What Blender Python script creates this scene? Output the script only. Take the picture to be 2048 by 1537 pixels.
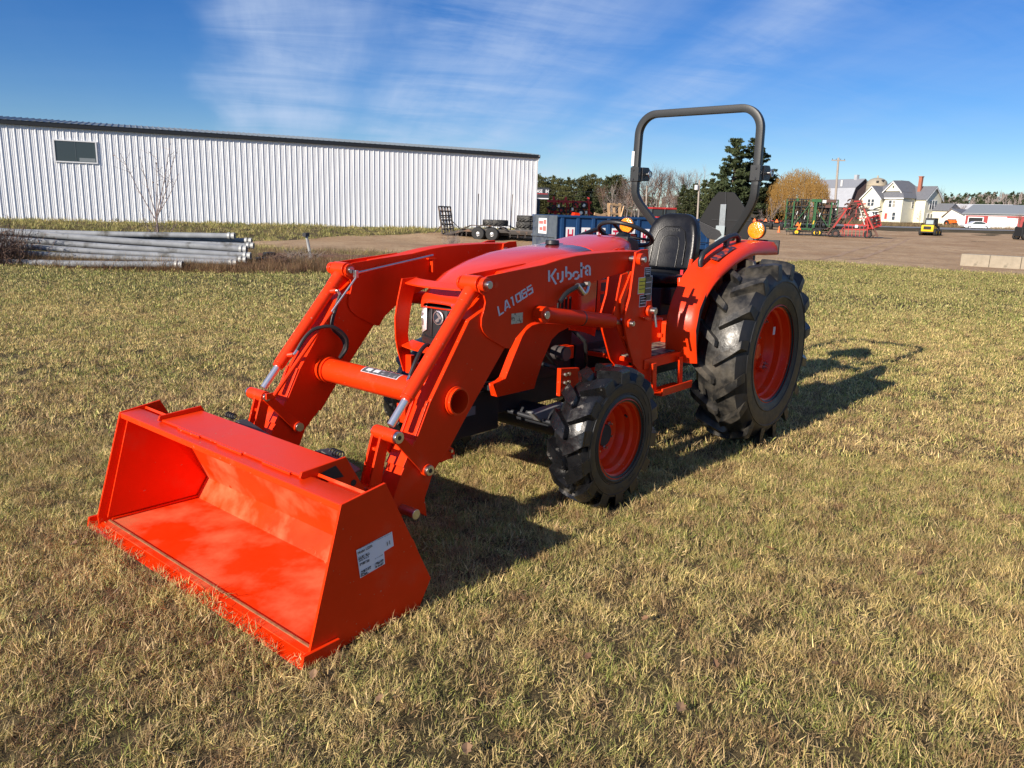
import bpy, bmesh, math, random
import numpy as np
from mathutils import Vector, Matrix
for o in list(bpy.data.objects):
    bpy.data.objects.remove(o)
SC = bpy.context.scene
COL = SC.collection
rad = math.radians
# ---------------------------------------------------------------- camera
# World frame: X = tractor forward, Y = tractor left, Z = up, origin on the ground under the rear axle.
CAMP = np.array([5.46737, 3.06936, 1.62818])
YAW, PITCH, ROLL, FPX = rad(219.96174), rad(12.53192), rad(1.69073), 1533.908
_f = np.array([math.cos(YAW)*math.cos(PITCH), math.sin(YAW)*math.cos(PITCH), -math.sin(PITCH)])
_r = np.cross(_f, [0, 0, 1]); _r /= np.linalg.norm(_r); _u = np.cross(_r, _f)
_c, _s = math.cos(ROLL), math.sin(ROLL)
CR, CU, CF = _c*_r+_s*_u, -_s*_r+_c*_u, _f
cam = bpy.data.cameras.new('camera'); camo = bpy.data.objects.new('camera', cam); COL.objects.link(camo)
camo.matrix_world = Matrix(((CR[0], CU[0], -CF[0], CAMP[0]), (CR[1], CU[1], -CF[1], CAMP[1]), (CR[2], CU[2], -CF[2], CAMP[2]), (0, 0, 0, 1)))
cam.sensor_width = 36; cam.sensor_fit = 'HORIZONTAL'; cam.lens = FPX*36/2048
cam.clip_start = 0.05; cam.clip_end = 6000
SC.camera = camo
# ---------------------------------------------------------------- light
SUN_EL, SUN_AZ = rad(23.8), rad(-2.5)         # azimuth measured from +X (tractor forward) towards +Y
sd = Vector((math.cos(SUN_EL)*math.cos(SUN_AZ), math.cos(SUN_EL)*math.sin(SUN_AZ), math.sin(SUN_EL)))
sl = bpy.data.lights.new('sun', 'SUN'); slo = bpy.data.objects.new('sun', sl); COL.objects.link(slo)
sl.energy = 5.0; sl.angle = rad(0.53); sl.color = (1.0, 0.90, 0.77)
slo.rotation_euler = sd.to_track_quat('Z', 'Y').to_euler()
W = bpy.data.worlds.new('World'); SC.world = W; W.use_nodes = True
wt = W.node_tree; wt.nodes.clear()
def wn(t, **k):
    n = wt.nodes.new(t)
    for a, b in k.items(): setattr(n, a, b)
    return n
sky = wn('ShaderNodeTexSky', sky_type='NISHITA'); sky.sun_disc = False
sky.sun_elevation = SUN_EL; sky.sun_rotation = math.pi/2-SUN_AZ
sky.altitude = 350; sky.air_density = 1.0; sky.dust_density = 0.0; sky.ozone_density = 5.0
# thin high cirrus: streaked noise on the sky plane (direction / height)
geo = wn('ShaderNodeTexCoord'); sep = wn('ShaderNodeSeparateXYZ'); wt.links.new(geo.outputs['Generated'], sep.inputs[0])
def wmath(op, a, b=None, clamp=False):
    n = wn('ShaderNodeMath', operation=op, use_clamp=clamp)
    for i, x in enumerate((a, b)):
        if x is None: continue
        if isinstance(x, (int, float)): n.inputs[i].default_value = x
        else: wt.links.new(x, n.inputs[i])
    return n.outputs[0]
zz = wmath('ADD', wmath('MAXIMUM', sep.outputs[2], 0.0), 0.16)
px_ = wmath('DIVIDE', sep.outputs[0], zz); py_ = wmath('DIVIDE', sep.outputs[1], zz)
def wramp(x, a, b):
    n = wn('ShaderNodeMapRange', interpolation_type='SMOOTHSTEP'); n.inputs[1].default_value = a; n.inputs[2].default_value = b
    wt.links.new(x, n.inputs[0]); return n.outputs[0]
# streaks lie parallel in the cloud sheet and run away towards a point left of the view axis
CDIR = YAW+rad(15.5); cs = (math.cos(CDIR), math.sin(CDIR)); ct = (cs[1], -cs[0])
S_c = wmath('ADD', wmath('MULTIPLY', px_, cs[0]), wmath('MULTIPLY', py_, cs[1])); T_c = wmath('ADD', wmath('MULTIPLY', px_, ct[0]), wmath('MULTIPLY', py_, ct[1]))
def wnoise(sx, sy, scale, detail, rough=.6, dist=0., loc=0.):
    c_ = wn('ShaderNodeCombineXYZ'); wt.links.new(wmath('ADD', wmath('MULTIPLY', S_c, sx), loc), c_.inputs[0]); wt.links.new(wmath('MULTIPLY', T_c, sy), c_.inputs[1])
    n = wn('ShaderNodeTexNoise'); n.inputs['Scale'].default_value = scale; n.inputs['Detail'].default_value = detail; n.inputs['Roughness'].default_value = rough; n.inputs['Distortion'].default_value = dist
    wt.links.new(c_.outputs[0], n.inputs[0]); return n.outputs[0]
warp = wmath('MULTIPLY', wmath('SUBTRACT', wnoise(.5, 1, 1.6, 4), .5), .55)
tt_ = wmath('DIVIDE', wmath('ADD', wmath('ADD', T_c, warp), 3.0), 9.0)
cr_ = wn('ShaderNodeValToRGB'); wt.links.new(tt_, cr_.inputs[0]); els = cr_.color_ramp.elements
stops = [(-3, .10), (-1.3, .05), (-.34, .03), (-.17, .88), (.12, .78), (.26, .30), (.38, .85), (.95, .70), (1.2, .20), (1.42, .80), (1.62, .24), (2.2, .2), (3.2, .06), (4.5, .25), (6, .08)]
els[0].position = 0; els[1].position = 1
for i, (t_, v_) in enumerate(stops):
    e_ = els[0] if i == 0 else els[len(els)-1] if i == len(stops)-1 else els.new((t_+3)/9.)
    e_.color = (v_, v_, v_, 1)
feath = wramp(wnoise(1.5, .5, 2.3, 8, .62, .6, 3.), .28, .72)
streak = wramp(wnoise(.22, 1.6, 2.0, 7, .6, .3), .30, .75)
cl = wmath('MULTIPLY', cr_.outputs[0], wmath('ADD', wmath('MULTIPLY', feath, .55), wmath('MULTIPLY', streak, .45)), True)
cl = wmath('MULTIPLY', cl, .84)
mixc = wn('ShaderNodeMix', data_type='RGBA'); wt.links.new(cl, mixc.inputs[0])
hs_ = wn('ShaderNodeHueSaturation'); hs_.inputs['Saturation'].default_value = 1.28; hs_.inputs['Hue'].default_value = .515; wt.links.new(sky.outputs[0], hs_.inputs['Color']); wt.links.new(hs_.outputs[0], mixc.inputs[6]); mixc.inputs[7].default_value = (5.2, 6.3, 8.3, 1)
bg = wn('ShaderNodeBackground'); bg.inputs[1].default_value = 0.076
wt.links.new(mixc.outputs[2], bg.inputs[0])
wo = wn('ShaderNodeOutputWorld'); wt.links.new(bg.outputs[0], wo.inputs[0])
SC.view_settings.view_transform = 'Standard'; SC.view_settings.look = 'None'
SC.view_settings.exposure = 0.54; SC.view_settings.gamma = 1.0; SC.view_settings.use_curve_mapping = False
SC.cycles.max_bounces = 6; SC.cycles.diffuse_bounces = 3; SC.cycles.glossy_bounces = 3; SC.cycles.transparent_max_bounces = 12
SC.cycles.use_denoising = True
# ---------------------------------------------------------------- pixel helpers (photo pixels, 2048 x 1537)
def ray(x, y): return CF+CR*((x-1024)/FPX)-CU*((y-768.5)/FPX)
def onY(x, y, Y):
    d = ray(x, y); t = (Y-CAMP[1])/d[1]; p = CAMP+t*d; return (p[0], p[2])
def onX(x, y, X):
    d = ray(x, y); t = (X-CAMP[0])/d[0]; p = CAMP+t*d; return (p[1], p[2])
HF = np.array([math.cos(YAW), math.sin(YAW), 0.]); HR = np.array([HF[1], -HF[0], 0.])
def uv(u, v, z=0.): return CAMP*[1, 1, 0]+HR*u+HF*v+np.array([0, 0, z])
def at(x, y, v):
    d = ray(x, y); t = v/(d@HF); return CAMP+t*d
def to_uv(p): q = np.asarray(p)[..., :2]-CAMP[:2]; return q@HR[:2], q@HF[:2]
# ---------------------------------------------------------------- materials
def nt(m):
    m.use_nodes = True; t = m.node_tree; return t, t.nodes['Principled BSDF']
MATS = {}
def mat(name, col, rough=.5, metal=0., spec=.5, coat=0., var=0., vscale=6., bump=0., bscale=40., rvar=0., col2=None, c2=(.5, .6), c2scale=4., trans=0., emit=None, speck=None):
    """Principled material with colour variation, an optional second colour in patches, and fine relief."""
    if name in MATS: return MATS[name]
    m = bpy.data.materials.new(name); t, b = nt(m); N, L = t.nodes, t.links
    b.inputs['Base Color'].default_value = (*col, 1); b.inputs['Roughness'].default_value = rough
    b.inputs['Metallic'].default_value = metal; b.inputs['Specular IOR Level'].default_value = spec
    b.inputs['Coat Weight'].default_value = coat; b.inputs['Coat Roughness'].default_value = .08
    if trans: b.inputs['Transmission Weight'].default_value = trans
    if emit: b.inputs['Emission Color'].default_value = (*emit, 1); b.inputs['Emission Strength'].default_value = 1
    tc = N.new('ShaderNodeTexCoord')
    cur = None
    if var or rvar:
        n = N.new('ShaderNodeTexNoise'); n.inputs['Scale'].default_value = vscale; n.inputs['Detail'].default_value = 6; n.inputs['Roughness'].default_value = .65
        L.new(tc.outputs['Object'], n.inputs[0])
        if var:
            mr = N.new('ShaderNodeMapRange'); mr.inputs[1].default_value = .25; mr.inputs[2].default_value = .75; mr.inputs[3].default_value = 1-var; mr.inputs[4].default_value = 1+var
            L.new(n.outputs[0], mr.inputs[0])
            mx = N.new('ShaderNodeMix'); mx.data_type = 'RGBA'; mx.blend_type = 'MULTIPLY'; mx.inputs[0].default_value = 1
            mx.inputs[6].default_value = (*col, 1); L.new(mr.outputs[0], mx.inputs[7]); cur = mx.outputs[2]
        if rvar:
            mr = N.new('ShaderNodeMapRange'); mr.inputs[1].default_value = .3; mr.inputs[2].default_value = .7; mr.inputs[3].default_value = max(.03, rough-rvar); mr.inputs[4].default_value = rough+rvar
            L.new(n.outputs[0], mr.inputs[0]); L.new(mr.outputs[0], b.inputs['Roughness'])
    if col2:
        n = N.new('ShaderNodeTexNoise'); n.inputs['Scale'].default_value = c2scale; n.inputs['Detail'].default_value = 8; n.inputs['Roughness'].default_value = .6
        L.new(tc.outputs['Object'], n.inputs[0])
        mr = N.new('ShaderNodeMapRange'); mr.inputs[1].default_value = c2[0]; mr.inputs[2].default_value = c2[1]; L.new(n.outputs[0], mr.inputs[0])
        mx = N.new('ShaderNodeMix'); mx.data_type = 'RGBA'; L.new(mr.outputs[0], mx.inputs[0])
        if cur: L.new(cur, mx.inputs[6])
        else: mx.inputs[6].default_value = (*col, 1)
        mx.inputs[7].default_value = (*col2, 1); cur = mx.outputs[2]
    if speck:
        n = N.new('ShaderNodeTexNoise'); n.inputs['Scale'].default_value = speck[1]; n.inputs['Detail'].default_value = 3; L.new(tc.outputs['Object'], n.inputs[0])
        n2 = N.new('ShaderNodeTexNoise'); n2.inputs['Scale'].default_value = 2.2; n2.inputs['Detail'].default_value = 4; L.new(tc.outputs['Object'], n2.inputs[0])
        ad = N.new('ShaderNodeMath'); ad.operation = 'MULTIPLY_ADD'; ad.inputs[1].default_value = .35; L.new(n2.outputs[0], ad.inputs[0]); L.new(n.outputs[0], ad.inputs[2])
        mr = N.new('ShaderNodeMapRange'); mr.inputs[1].default_value = speck[2]; mr.inputs[2].default_value = speck[2]+.05; mr.inputs[4].default_value = .75; L.new(ad.outputs[0], mr.inputs[0])
        mx = N.new('ShaderNodeMix'); mx.data_type = 'RGBA'; L.new(mr.outputs[0], mx.inputs[0])
        if cur: L.new(cur, mx.inputs[6])
        else: mx.inputs[6].default_value = (*col, 1)
        mx.inputs[7].default_value = (*speck[0], 1); cur = mx.outputs[2]
    if cur: L.new(cur, b.inputs['Base Color'])
    if bump:
        n = N.new('ShaderNodeTexNoise'); n.inputs['Scale'].default_value = bscale; n.inputs['Detail'].default_value = 5
        L.new(tc.outputs['Object'], n.inputs[0]); bp = N.new('ShaderNodeBump'); bp.inputs['Strength'].default_value = bump; bp.inputs['Distance'].default_value = .01
        L.new(n.outputs[0], bp.inputs['Height']); L.new(bp.outputs[0], b.inputs['Normal'])
    MATS[name] = m; return m
ORANGE = mat('orange_paint', (.80, .040, .003), .36, 0, .28, .06, var=.05, vscale=3, rvar=.06, bump=.05, bscale=50, col2=(.62, .13, .06), c2=(.60, .95), c2scale=5, speck=((.52, .30, .20), 75., .895))
ORANGE2 = mat('orange_paint_loader', (.78, .034, .002), .46, 0, .14, 0, var=.08, vscale=4, rvar=.08, bump=.06, bscale=45, col2=(.60, .11, .05), c2=(.60, .95), c2scale=4, speck=((.50, .28, .18), 65., .90))
HOODP = mat('orange_hood_gloss', (.74, .036, .006), .26, 0, .5, .4, var=.04, vscale=3, bump=.02, bscale=30)
BLACKP = mat('black_plastic', (.018, .018, .020), .45, 0, .5, var=.2, vscale=8, bump=.08, bscale=120)
GREYP = mat('grey_plastic', (.06, .062, .065), .5, var=.15)
CHROME = mat('chrome_rod', (.82, .80, .78), .28, .85)
STEEL = mat('zinc_steel', (.55, .55, .53), .32, 1, var=.15, vscale=30)
DARKM = mat('dark_cast_iron', (.020, .022, .028), .6, .2, var=.3, vscale=10)
BLACKS = mat('black_sheet', (.012, .012, .014), .6)
ROPSM = mat('rops_grey_paint', (.029, .031, .032), .42, 0, .4, var=.08, bump=.04, bscale=90)
SEATM = mat('black_vinyl', (.008, .008, .009), .33, 0, .32, var=.2, vscale=12, rvar=.08, bump=.10, bscale=150)
WHITE = mat('white_decal', (.72, .72, .74), .45)
SILVERD = mat('silver_decal', (.60, .60, .66), .4)
YELLOWD = mat('yellow_decal', (.75, .62, .04), .5)
BLACKD = mat('black_decal', (.02, .02, .02), .5)
RUBBERH = mat('hose_rubber', (.015, .015, .015), .5)
def tyre_mat(name, base, dust, amt):
    return mat(name, base, .42, 0, .5, var=.25, vscale=20, rvar=.16, col2=dust, c2=amt, c2scale=9, bump=.15, bscale=60)
TYREF = mat('front_tyre_rubber', (.008, .008, .009), .30, 0, .5, var=.25, vscale=20, rvar=.14, col2=(.115, .108, .098), c2=(.60, .63), c2scale=11, bump=.12, bscale=60)
TYRER = tyre_mat('rear_tyre_rubber', (.014, .014, .014), (.085, .075, .060), (.42, .66))
# ---------------------------------------------------------------- mesh builder
def smooth_path(pts, k):
    P = [np.array(p, float) for p in pts]; out = []
    for i in range(len(P)-1):
        a, b, c, d = P[max(i-1, 0)], P[i], P[i+1], P[min(i+2, len(P)-1)]
        for j in range(k):
            t = j/k; out.append(.5*((2*b)+(-a+c)*t+(2*a-5*b+4*c-d)*t*t+(-a+3*b-3*c+d)*t**3))
    return out+[P[-1]]
class MB:
    def __init__(s): s.v = []; s.f = []
    def add(s, vs, fs):
        o = len(s.v); s.v += [tuple(float(c) for c in p) for p in vs]; s.f += [tuple(i+o for i in f) for f in fs]; return s
    def bx(s, x0, x1, y0, y1, z0, z1, M=None):
        vs = [(x, y, z) for x in (x0, x1) for y in (y0, y1) for z in (z0, z1)]
        if M is not None: vs = [tuple(M @ Vector(p)) for p in vs]
        return s.add(vs, [(0, 1, 3, 2), (4, 6, 7, 5), (0, 4, 5, 1), (2, 3, 7, 6), (0, 2, 6, 4), (1, 5, 7, 3)])
    def prism(s, prof, y0, y1, ax='y'):
        n = len(prof)
        def mk(a, b, t): return {'y': (a, t, b), 'x': (t, a, b), 'z': (a, b, t)}[ax]
        vs = [mk(a, b, y0) for a, b in prof]+[mk(a, b, y1) for a, b in prof]
        fs = [tuple(range(n-1, -1, -1)), tuple(range(n, 2*n))]+[(i, (i+1) % n, n+(i+1) % n, n+i) for i in range(n)]
        return s.add(vs, fs)
    def cyl(s, p0, p1, r0, r1=None, n=14, cap=True):
        r1 = r0 if r1 is None else r1
        p0, p1 = Vector(p0), Vector(p1); d = (p1-p0).normalized(); a = d.orthogonal().normalized(); b = d.cross(a)
        vs = []
        for p, r in ((p0, r0), (p1, r1)):
            for i in range(n):
                t = 2*math.pi*i/n; vs.append(p+a*(r*math.cos(t))+b*(r*math.sin(t)))
        fs = [(i, (i+1) % n, n+(i+1) % n, n+i) for i in range(n)]
        if cap: fs += [tuple(range(n-1, -1, -1)), tuple(range(n, 2*n))]
        return s.add(vs, fs)
    def tube(s, pts, r, n=8, closed=False, rs=None, sm=0):
        if sm: pts = smooth_path(pts, sm)
        pts = [Vector(p) for p in pts]; m = len(pts); vs = []; a = None
        for i, p in enumerate(pts):
            if closed: d = pts[(i+1) % m]-pts[i-1]
            else: d = pts[min(i+1, m-1)]-pts[max(i-1, 0)]
            d.normalize()
            a = d.orthogonal().normalized() if a is None else (a-d*a.dot(d)).normalized()
            b = d.cross(a); q = rs[i] if rs else r
            for k in range(n):
                t = 2*math.pi*k/n; vs.append(p+a*(q*math.cos(t))+b*(q*math.sin(t)))
        fs = []
        for i in range(m if closed else m-1):
            j = (i+1) % m
            fs += [(i*n+k, i*n+(k+1) % n, j*n+(k+1) % n, j*n+k) for k in range(n)]
        if not closed: fs += [tuple(range(n-1, -1, -1)), tuple(range((m-1)*n, m*n))]
        return s.add(vs, fs)
    def bar(s, p0, p1, w, h, up=(0, 0, 1)):
        p0, p1 = Vector(p0), Vector(p1); d = (p1-p0).normalized(); u = Vector(up)
        if abs(d.dot(u)) > .98: u = Vector((1, 0, 0))
        a = d.cross(u).normalized()*(w/2); b = a.cross(d).normalized()*(h/2)
        vs = [p+x*a+y*b for p in (p0, p1) for x, y in ((-1, -1), (1, -1), (1, 1), (-1, 1))]
        return s.add(vs, [(3, 2, 1, 0), (4, 5, 6, 7), (0, 1, 5, 4), (1, 2, 6, 5), (2, 3, 7, 6), (3, 0, 4, 7)])
    def sweep(s, sects, closed=False, cap=True):
        """sects: list of equal-length loops of points, skinned in order."""
        n = len(sects[0]); vs = [p for q in sects for p in q]; m = len(sects); fs = []
        for i in range(m if closed else m-1):
            j = (i+1) % m
            fs += [(i*n+k, i*n+(k+1) % n, j*n+(k+1) % n, j*n+k) for k in range(n)]
        if cap and not closed: fs += [tuple(range(n-1, -1, -1)), tuple(range((m-1)*n, m*n))]
        return s.add(vs, fs)
    def lathe(s, prof, c, n=56, close=False):
        """prof: (r, y) around an axis parallel to Y through c."""
        vs = [(c[0]+r*math.cos(2*math.pi*i/n), c[1]+y, c[2]+r*math.sin(2*math.pi*i/n)) for r, y in prof for i in range(n)]
        m = len(prof); fs = []
        for i in range(m if close else m-1):
            j = (i+1) % m
            fs += [(i*n+k, i*n+(k+1) % n, j*n+(k+1) % n, j*n+k) for k in range(n)]
        return s.add(vs, fs)
    def mesh(s, name, m, smooth=None, fix=True):
        me = bpy.data.meshes.new(name); me.from_pydata(s.v, [], s.f)
        if fix:
            b = bmesh.new(); b.from_mesh(me); bmesh.ops.recalc_face_normals(b, faces=b.faces); b.to_mesh(me); b.free()
        for x in (m if isinstance(m, (list, tuple)) else [m]): me.materials.append(x)
        if smooth is not None:
            me.polygons.foreach_set('use_smooth', [True]*len(me.polygons)); me.set_sharp_from_angle(angle=rad(smooth))
        me.update(); return me
    def build(s, name, m, parent=None, smooth=35, bevel=0, fix=True, seg=2):
        o = bpy.data.objects.new(name, s.mesh(name, m, smooth, fix)); COL.objects.link(o)
        if parent is not None: o.parent = parent
        if bevel:
            q = o.modifiers.new('bevel', 'BEVEL'); q.width = bevel; q.segments = seg; q.limit_method = 'ANGLE'; q.angle_limit = rad(38); q.harden_normals = True
        return o
def tag(o, label, cat=None, group=None, kind=None):
    o['label'] = label
    if cat: o['category'] = cat
    if group: o['group'] = group
    if kind: o['kind'] = kind
    return o
def empty(name, loc=(0, 0, 0), rz=0.):
    o = bpy.data.objects.new(name, None); COL.objects.link(o); o.location = loc; o.rotation_euler = (0, 0, rz); o.empty_display_size = .2; return o
def copy_tree(o, parent=None):
    c = o.copy(); COL.objects.link(c); c.parent = parent
    for ch in list(o.children): copy_tree(ch, c)
    return c
def text_mesh(txt, size, name, m, parent, M, depth=.002, bold=0., shear=0., xs=1., smooth=None):
    cu = bpy.data.curves.new(name, 'FONT'); cu.body = txt; cu.size = size; cu.extrude = depth; cu.offset = bold; cu.shear = shear
    cu.align_x = 'LEFT'; cu.resolution_u = 4
    t = bpy.data.objects.new(name+'_t', cu); COL.objects.link(t)
    bpy.context.view_layer.update()
    me = bpy.data.meshes.new_from_object(t.evaluated_get(bpy.context.evaluated_depsgraph_get()))
    bpy.data.objects.remove(t)
    me.transform(M @ Matrix.Diagonal((xs, 1, 1, 1)))
    me.materials.clear(); me.materials.append(m); me.name = name
    o = bpy.data.objects.new(name, me); COL.objects.link(o); o.parent = parent; return o
def frame(o, ex, ey):
    """matrix whose local x, y run along ex, ey from o"""
    ex, ey = Vector(ex).normalized(), Vector(ey); ey = (ey-ex*ey.dot(ex)).normalized(); ez = ex.cross(ey)
    return Matrix(((ex.x, ey.x, ez.x, o[0]), (ex.y, ey.y, ez.y, o[1]), (ex.z, ey.z, ez.z, o[2]), (0, 0, 0, 1)))
# ================================================================ TERRAIN
rng = np.random.default_rng(7)
def sstep(a, b, x): t = np.clip((np.asarray(x, float)-a)/(b-a), 0, 1); return t*t*(3-2*t)
# white metal shed: its long wall runs from BA (left, beyond the frame) to BB (right-hand corner)
BS = .68
_pa, _pb = at(0, 440, 58*BS), at(1070, 461.5, 77.5*BS)
_ua, _va = to_uv(_pa); _ub, _vb = to_uv(_pb)
BZ = float((_pa[2]+_pb[2])/2)
_d = np.array([_ub-_ua, _vb-_va]); BLEN0 = float(np.linalg.norm(_d)); BD = _d/BLEN0; BN = np.array([BD[1], -BD[0]])   # BN points towards the camera side
if BN[1] > 0: BN = -BN
def terrain(u, v):
    u, v = np.asarray(u, float), np.asarray(v, float)
    z = np.interp(v, [-2000, 42, 60, 78, 93, 130, 180, 260, 400, 2000], [0, 0, .12, .30, .48, 1.1, 2.2, 3.6, 5.0, 9.0])
    # low pad under the white shed
    s = (u-_ua)*BD[0]+(v-_va)*BD[1]; n = (u-_ua)*BN[0]+(v-_va)*BN[1]     # along wall, towards camera
    pad = sstep(9.5, 1.0, n)*sstep(-40, -34, n)*sstep(-60, -40, s)*sstep(BLEN0+7, BLEN0+.5, s)
    z = z*(1-pad)+BZ*pad
    # gentle unevenness, level under the tractor
    amp = .05*sstep(9, 16, np.hypot(u, v-3))
    return z+amp*(np.sin(u*.35+1)*np.cos(v*.27)+.5*np.sin(u*.9+v*.7))
def tz(u, v): return float(terrain(u, v))
def gp(u, v, dz=0.): return uv(u, v, tz(u, v)+dz)
def gpx(x, v, dz=0.):
    """ground point straight below the photo column x at forward distance v"""
    y = 440
    for _ in range(4):
        p = at(x, y, v); u, _v = to_uv(p); z = tz(u, v); y += (p[2]-z)/v*FPX
    return uv(u, v, z+dz)
LOT_U = np.array([-12, -9, -6, -3, 0, 6, 10, 13, 15.5, 18, 26, 40, 70, 110.])
LOT_LO = np.array([33, 30, 28.6, 27.6, 27.5, 29.5, 31, 32, 29.5, 26.8, 23, 18, 12, 8.])
LOT_HI = np.array([36, 41, 44, 47, 51, 100, 104, 106, 107, 107, 108, 109, 110, 112.])
def lot_lo(u): return np.interp(u, LOT_U, LOT_LO)
def soil_mat(name, c1, c2, c3, s1, s2, bump=.5, bs=30., gravel=0.):
    m = bpy.data.materials.new(name); t, b = nt(m); N, L = t.nodes, t.links
    b.inputs['Roughness'].default_value = .95; b.inputs['Specular IOR Level'].default_value = .15
    tc = N.new('ShaderNodeTexCoord')
    def noise(sc, det=8, ro=.65):
        n = N.new('ShaderNodeTexNoise'); n.inputs['Scale'].default_value = sc; n.inputs['Detail'].default_value = det; n.inputs['Roughness'].default_value = ro
        L.new(tc.outputs['Object'], n.inputs[0]); return n.outputs[0]
    def mixc(f, a, c, lo, hi):
        mr = N.new('ShaderNodeMapRange'); mr.inputs[1].default_value = lo; mr.inputs[2].default_value = hi; L.new(f, mr.inputs[0])
        x = N.new('ShaderNodeMix'); x.data_type = 'RGBA'; L.new(mr.outputs[0], x.inputs[0])
        for sck, val in ((6, a), (7, c)):
            if isinstance(val, tuple): x.inputs[sck].default_value = (*val, 1)
            else: L.new(val, x.inputs[sck])
        return x.outputs[2]
    c = mixc(noise(s1), c1, c2, .40, .62); c = mixc(noise(s2), c, c3, .50, .70)
    c = mixc(noise(s2*.12), c, c3, .55, .75)
    if gravel:
        vo = N.new('ShaderNodeTexVoronoi'); vo.inputs['Scale'].default_value = gravel; L.new(tc.outputs['Object'], vo.inputs[0])
        x = N.new('ShaderNodeMix'); x.data_type = 'RGBA'; x.blend_type = 'MULTIPLY'; x.inputs[0].default_value = .45
        L.new(c, x.inputs[6]); rg = N.new('ShaderNodeMapRange'); rg.inputs[3].default_value = .35; rg.inputs[4].default_value = 1.; L.new(vo.outputs['Distance'], rg.inputs[0]); L.new(rg.outputs[0], x.inputs[7]); c = x.outputs[2]
    L.new(c, b.inputs['Base Color'])
    bp = N.new('ShaderNodeBump'); bp.inputs['Strength'].default_value = bump; bp.inputs['Distance'].default_value = .03; L.new(noise(bs, 6), bp.inputs['Height']); L.new(bp.outputs[0], b.inputs['Normal'])
    return m
GROUNDM = soil_mat('turf_soil', (.075, .056, .028), (.13, .098, .048), (.045, .040, .018), .35, 2.2, .8, 22)
GRAVELM = soil_mat('gravel_soil', (.43, .285, .160), (.55, .385, .228), (.34, .205, .108), .16, 1.1, .9, 9, 7.)
ang = np.concatenate([np.arange(-50, 50.1, .5), np.arange(54, 306, 6)]); ang = np.radians(ang)
rads = np.concatenate([[0.0], .6*1.038**np.arange(0, 215)])
rads = rads[rads < 1800]
vs, fs = [], []
U = np.sin(ang)[None, :]*rads[:, None]; V = np.cos(ang)[None, :]*rads[:, None]; Z = terrain(U, V)
P_ = CAMP[None, None, :]*[1, 1, 0]+U[..., None]*HR+V[..., None]*HF; P_[..., 2] = Z
na = len(ang)
for i in range(len(rads)-1):
    for j in range(na):
        k = (j+1) % na; fs.append((i*na+j, i*na+k, (i+1)*na+k, (i+1)*na+j))
gm = MB(); gm.v = [tuple(p) for p in P_.reshape(-1, 3)]; gm.f = fs
g_ = gm.build('ground', GROUNDM, None, 60, fix=False); g_.data.flip_normals() if g_.data.polygons[len(fs)//2].normal.z < 0 else None
tag(g_, 'dormant tan and green lawn ground reaching to the horizon', 'ground', kind='structure')
# gravel machinery lot
cols = np.arange(-12, 112, .45); b = MB(); nrow = 46
jit = .35*np.sin(cols*1.7)+.25*np.sin(cols*4.1+2)+rng.normal(0, .10, len(cols))
for i, u in enumerate(cols):
    lo = lot_lo(u)+jit[i]; hi = np.interp(u, LOT_U, LOT_HI)
    for k in range(nrow):
        v_ = lo*(hi/lo)**(k/(nrow-1)); b.v.append(tuple(uv(u, v_, tz(u, v_)+.025)))
b.f = [(i*nrow+k, i*nrow+k+1, (i+1)*nrow+k+1, (i+1)*nrow+k) for i in range(len(cols)-1) for k in range(nrow-1)]
lot = b.build('gravel_lot', GRAVELM, None, 60, fix=True); lot.data.flip_normals() if lot.data.polygons[500].normal.z < 0 else None
tag(lot, 'brown gravel machinery lot beyond the lawn', 'gravel lot', kind='structure')
# wheel tracks pressed into the gravel
TRACKM = soil_mat('packed_track', (.36, .24, .15), (.42, .29, .19), (.32, .21, .13), .4, 2.0, .3, 25)
for k, (pts) in enumerate([[(1640, 521), (1700, 505), (1760, 489), (1800, 478)], [(1705, 521), (1760, 504), (1800, 488), (1820, 478)]]):
    b = MB(); pl = []
    for x, y in pts:
        vv = 30.
        for _ in range(30):
            p = at(x, y, vv); u_, v_ = to_uv(p); vv += (p[2]-tz(u_, v_))/1.63*vv*.8
        pl.append((u_, v_))
    pl = [tuple(np.array(pl[i])*(1-t)+np.array(pl[i+1])*t) for i in range(3) for t in np.arange(0, 1, .05)]+[pl[-1]]
    for u_, v_ in pl:
        wd = .32+.05*math.sin(v_*3)
        for s in (-wd/2, wd/2): b.v.append(tuple(uv(u_+s, v_, tz(u_, v_)+.033)))
    b.f = [(2*i, 2*i+1, 2*i+3, 2*i+2) for i in range(len(pl)-1)]
    o_ = b.build('tyre_track', TRACKM, lot, 60); 
# country road behind the lot
b = MB(); cols = np.arange(14, 330, 3.)
for u in cols:
    for dv, dz in ((0, 0), (0.4, .06), (6.4, .10), (6.8, 0)):
        v_ = 131+dv-.055*(u-60); b.v.append(tuple(uv(u, v_, tz(u, v_)+.05+dz)))
b.f = [(i*4+k, i*4+k+1, (i+1)*4+k+1, (i+1)*4+k) for i in range(len(cols)-1) for k in range(3)]
rd = b.build('road', mat('road_asphalt', (.20, .20, .205), .9, var=.12, vscale=.6), None, 60); rd.data.flip_normals() if rd.data.polygons[10].normal.z < 0 else None
tag(rd, 'pale grey asphalt country road behind the machinery lot', 'road', kind='structure')

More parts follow.
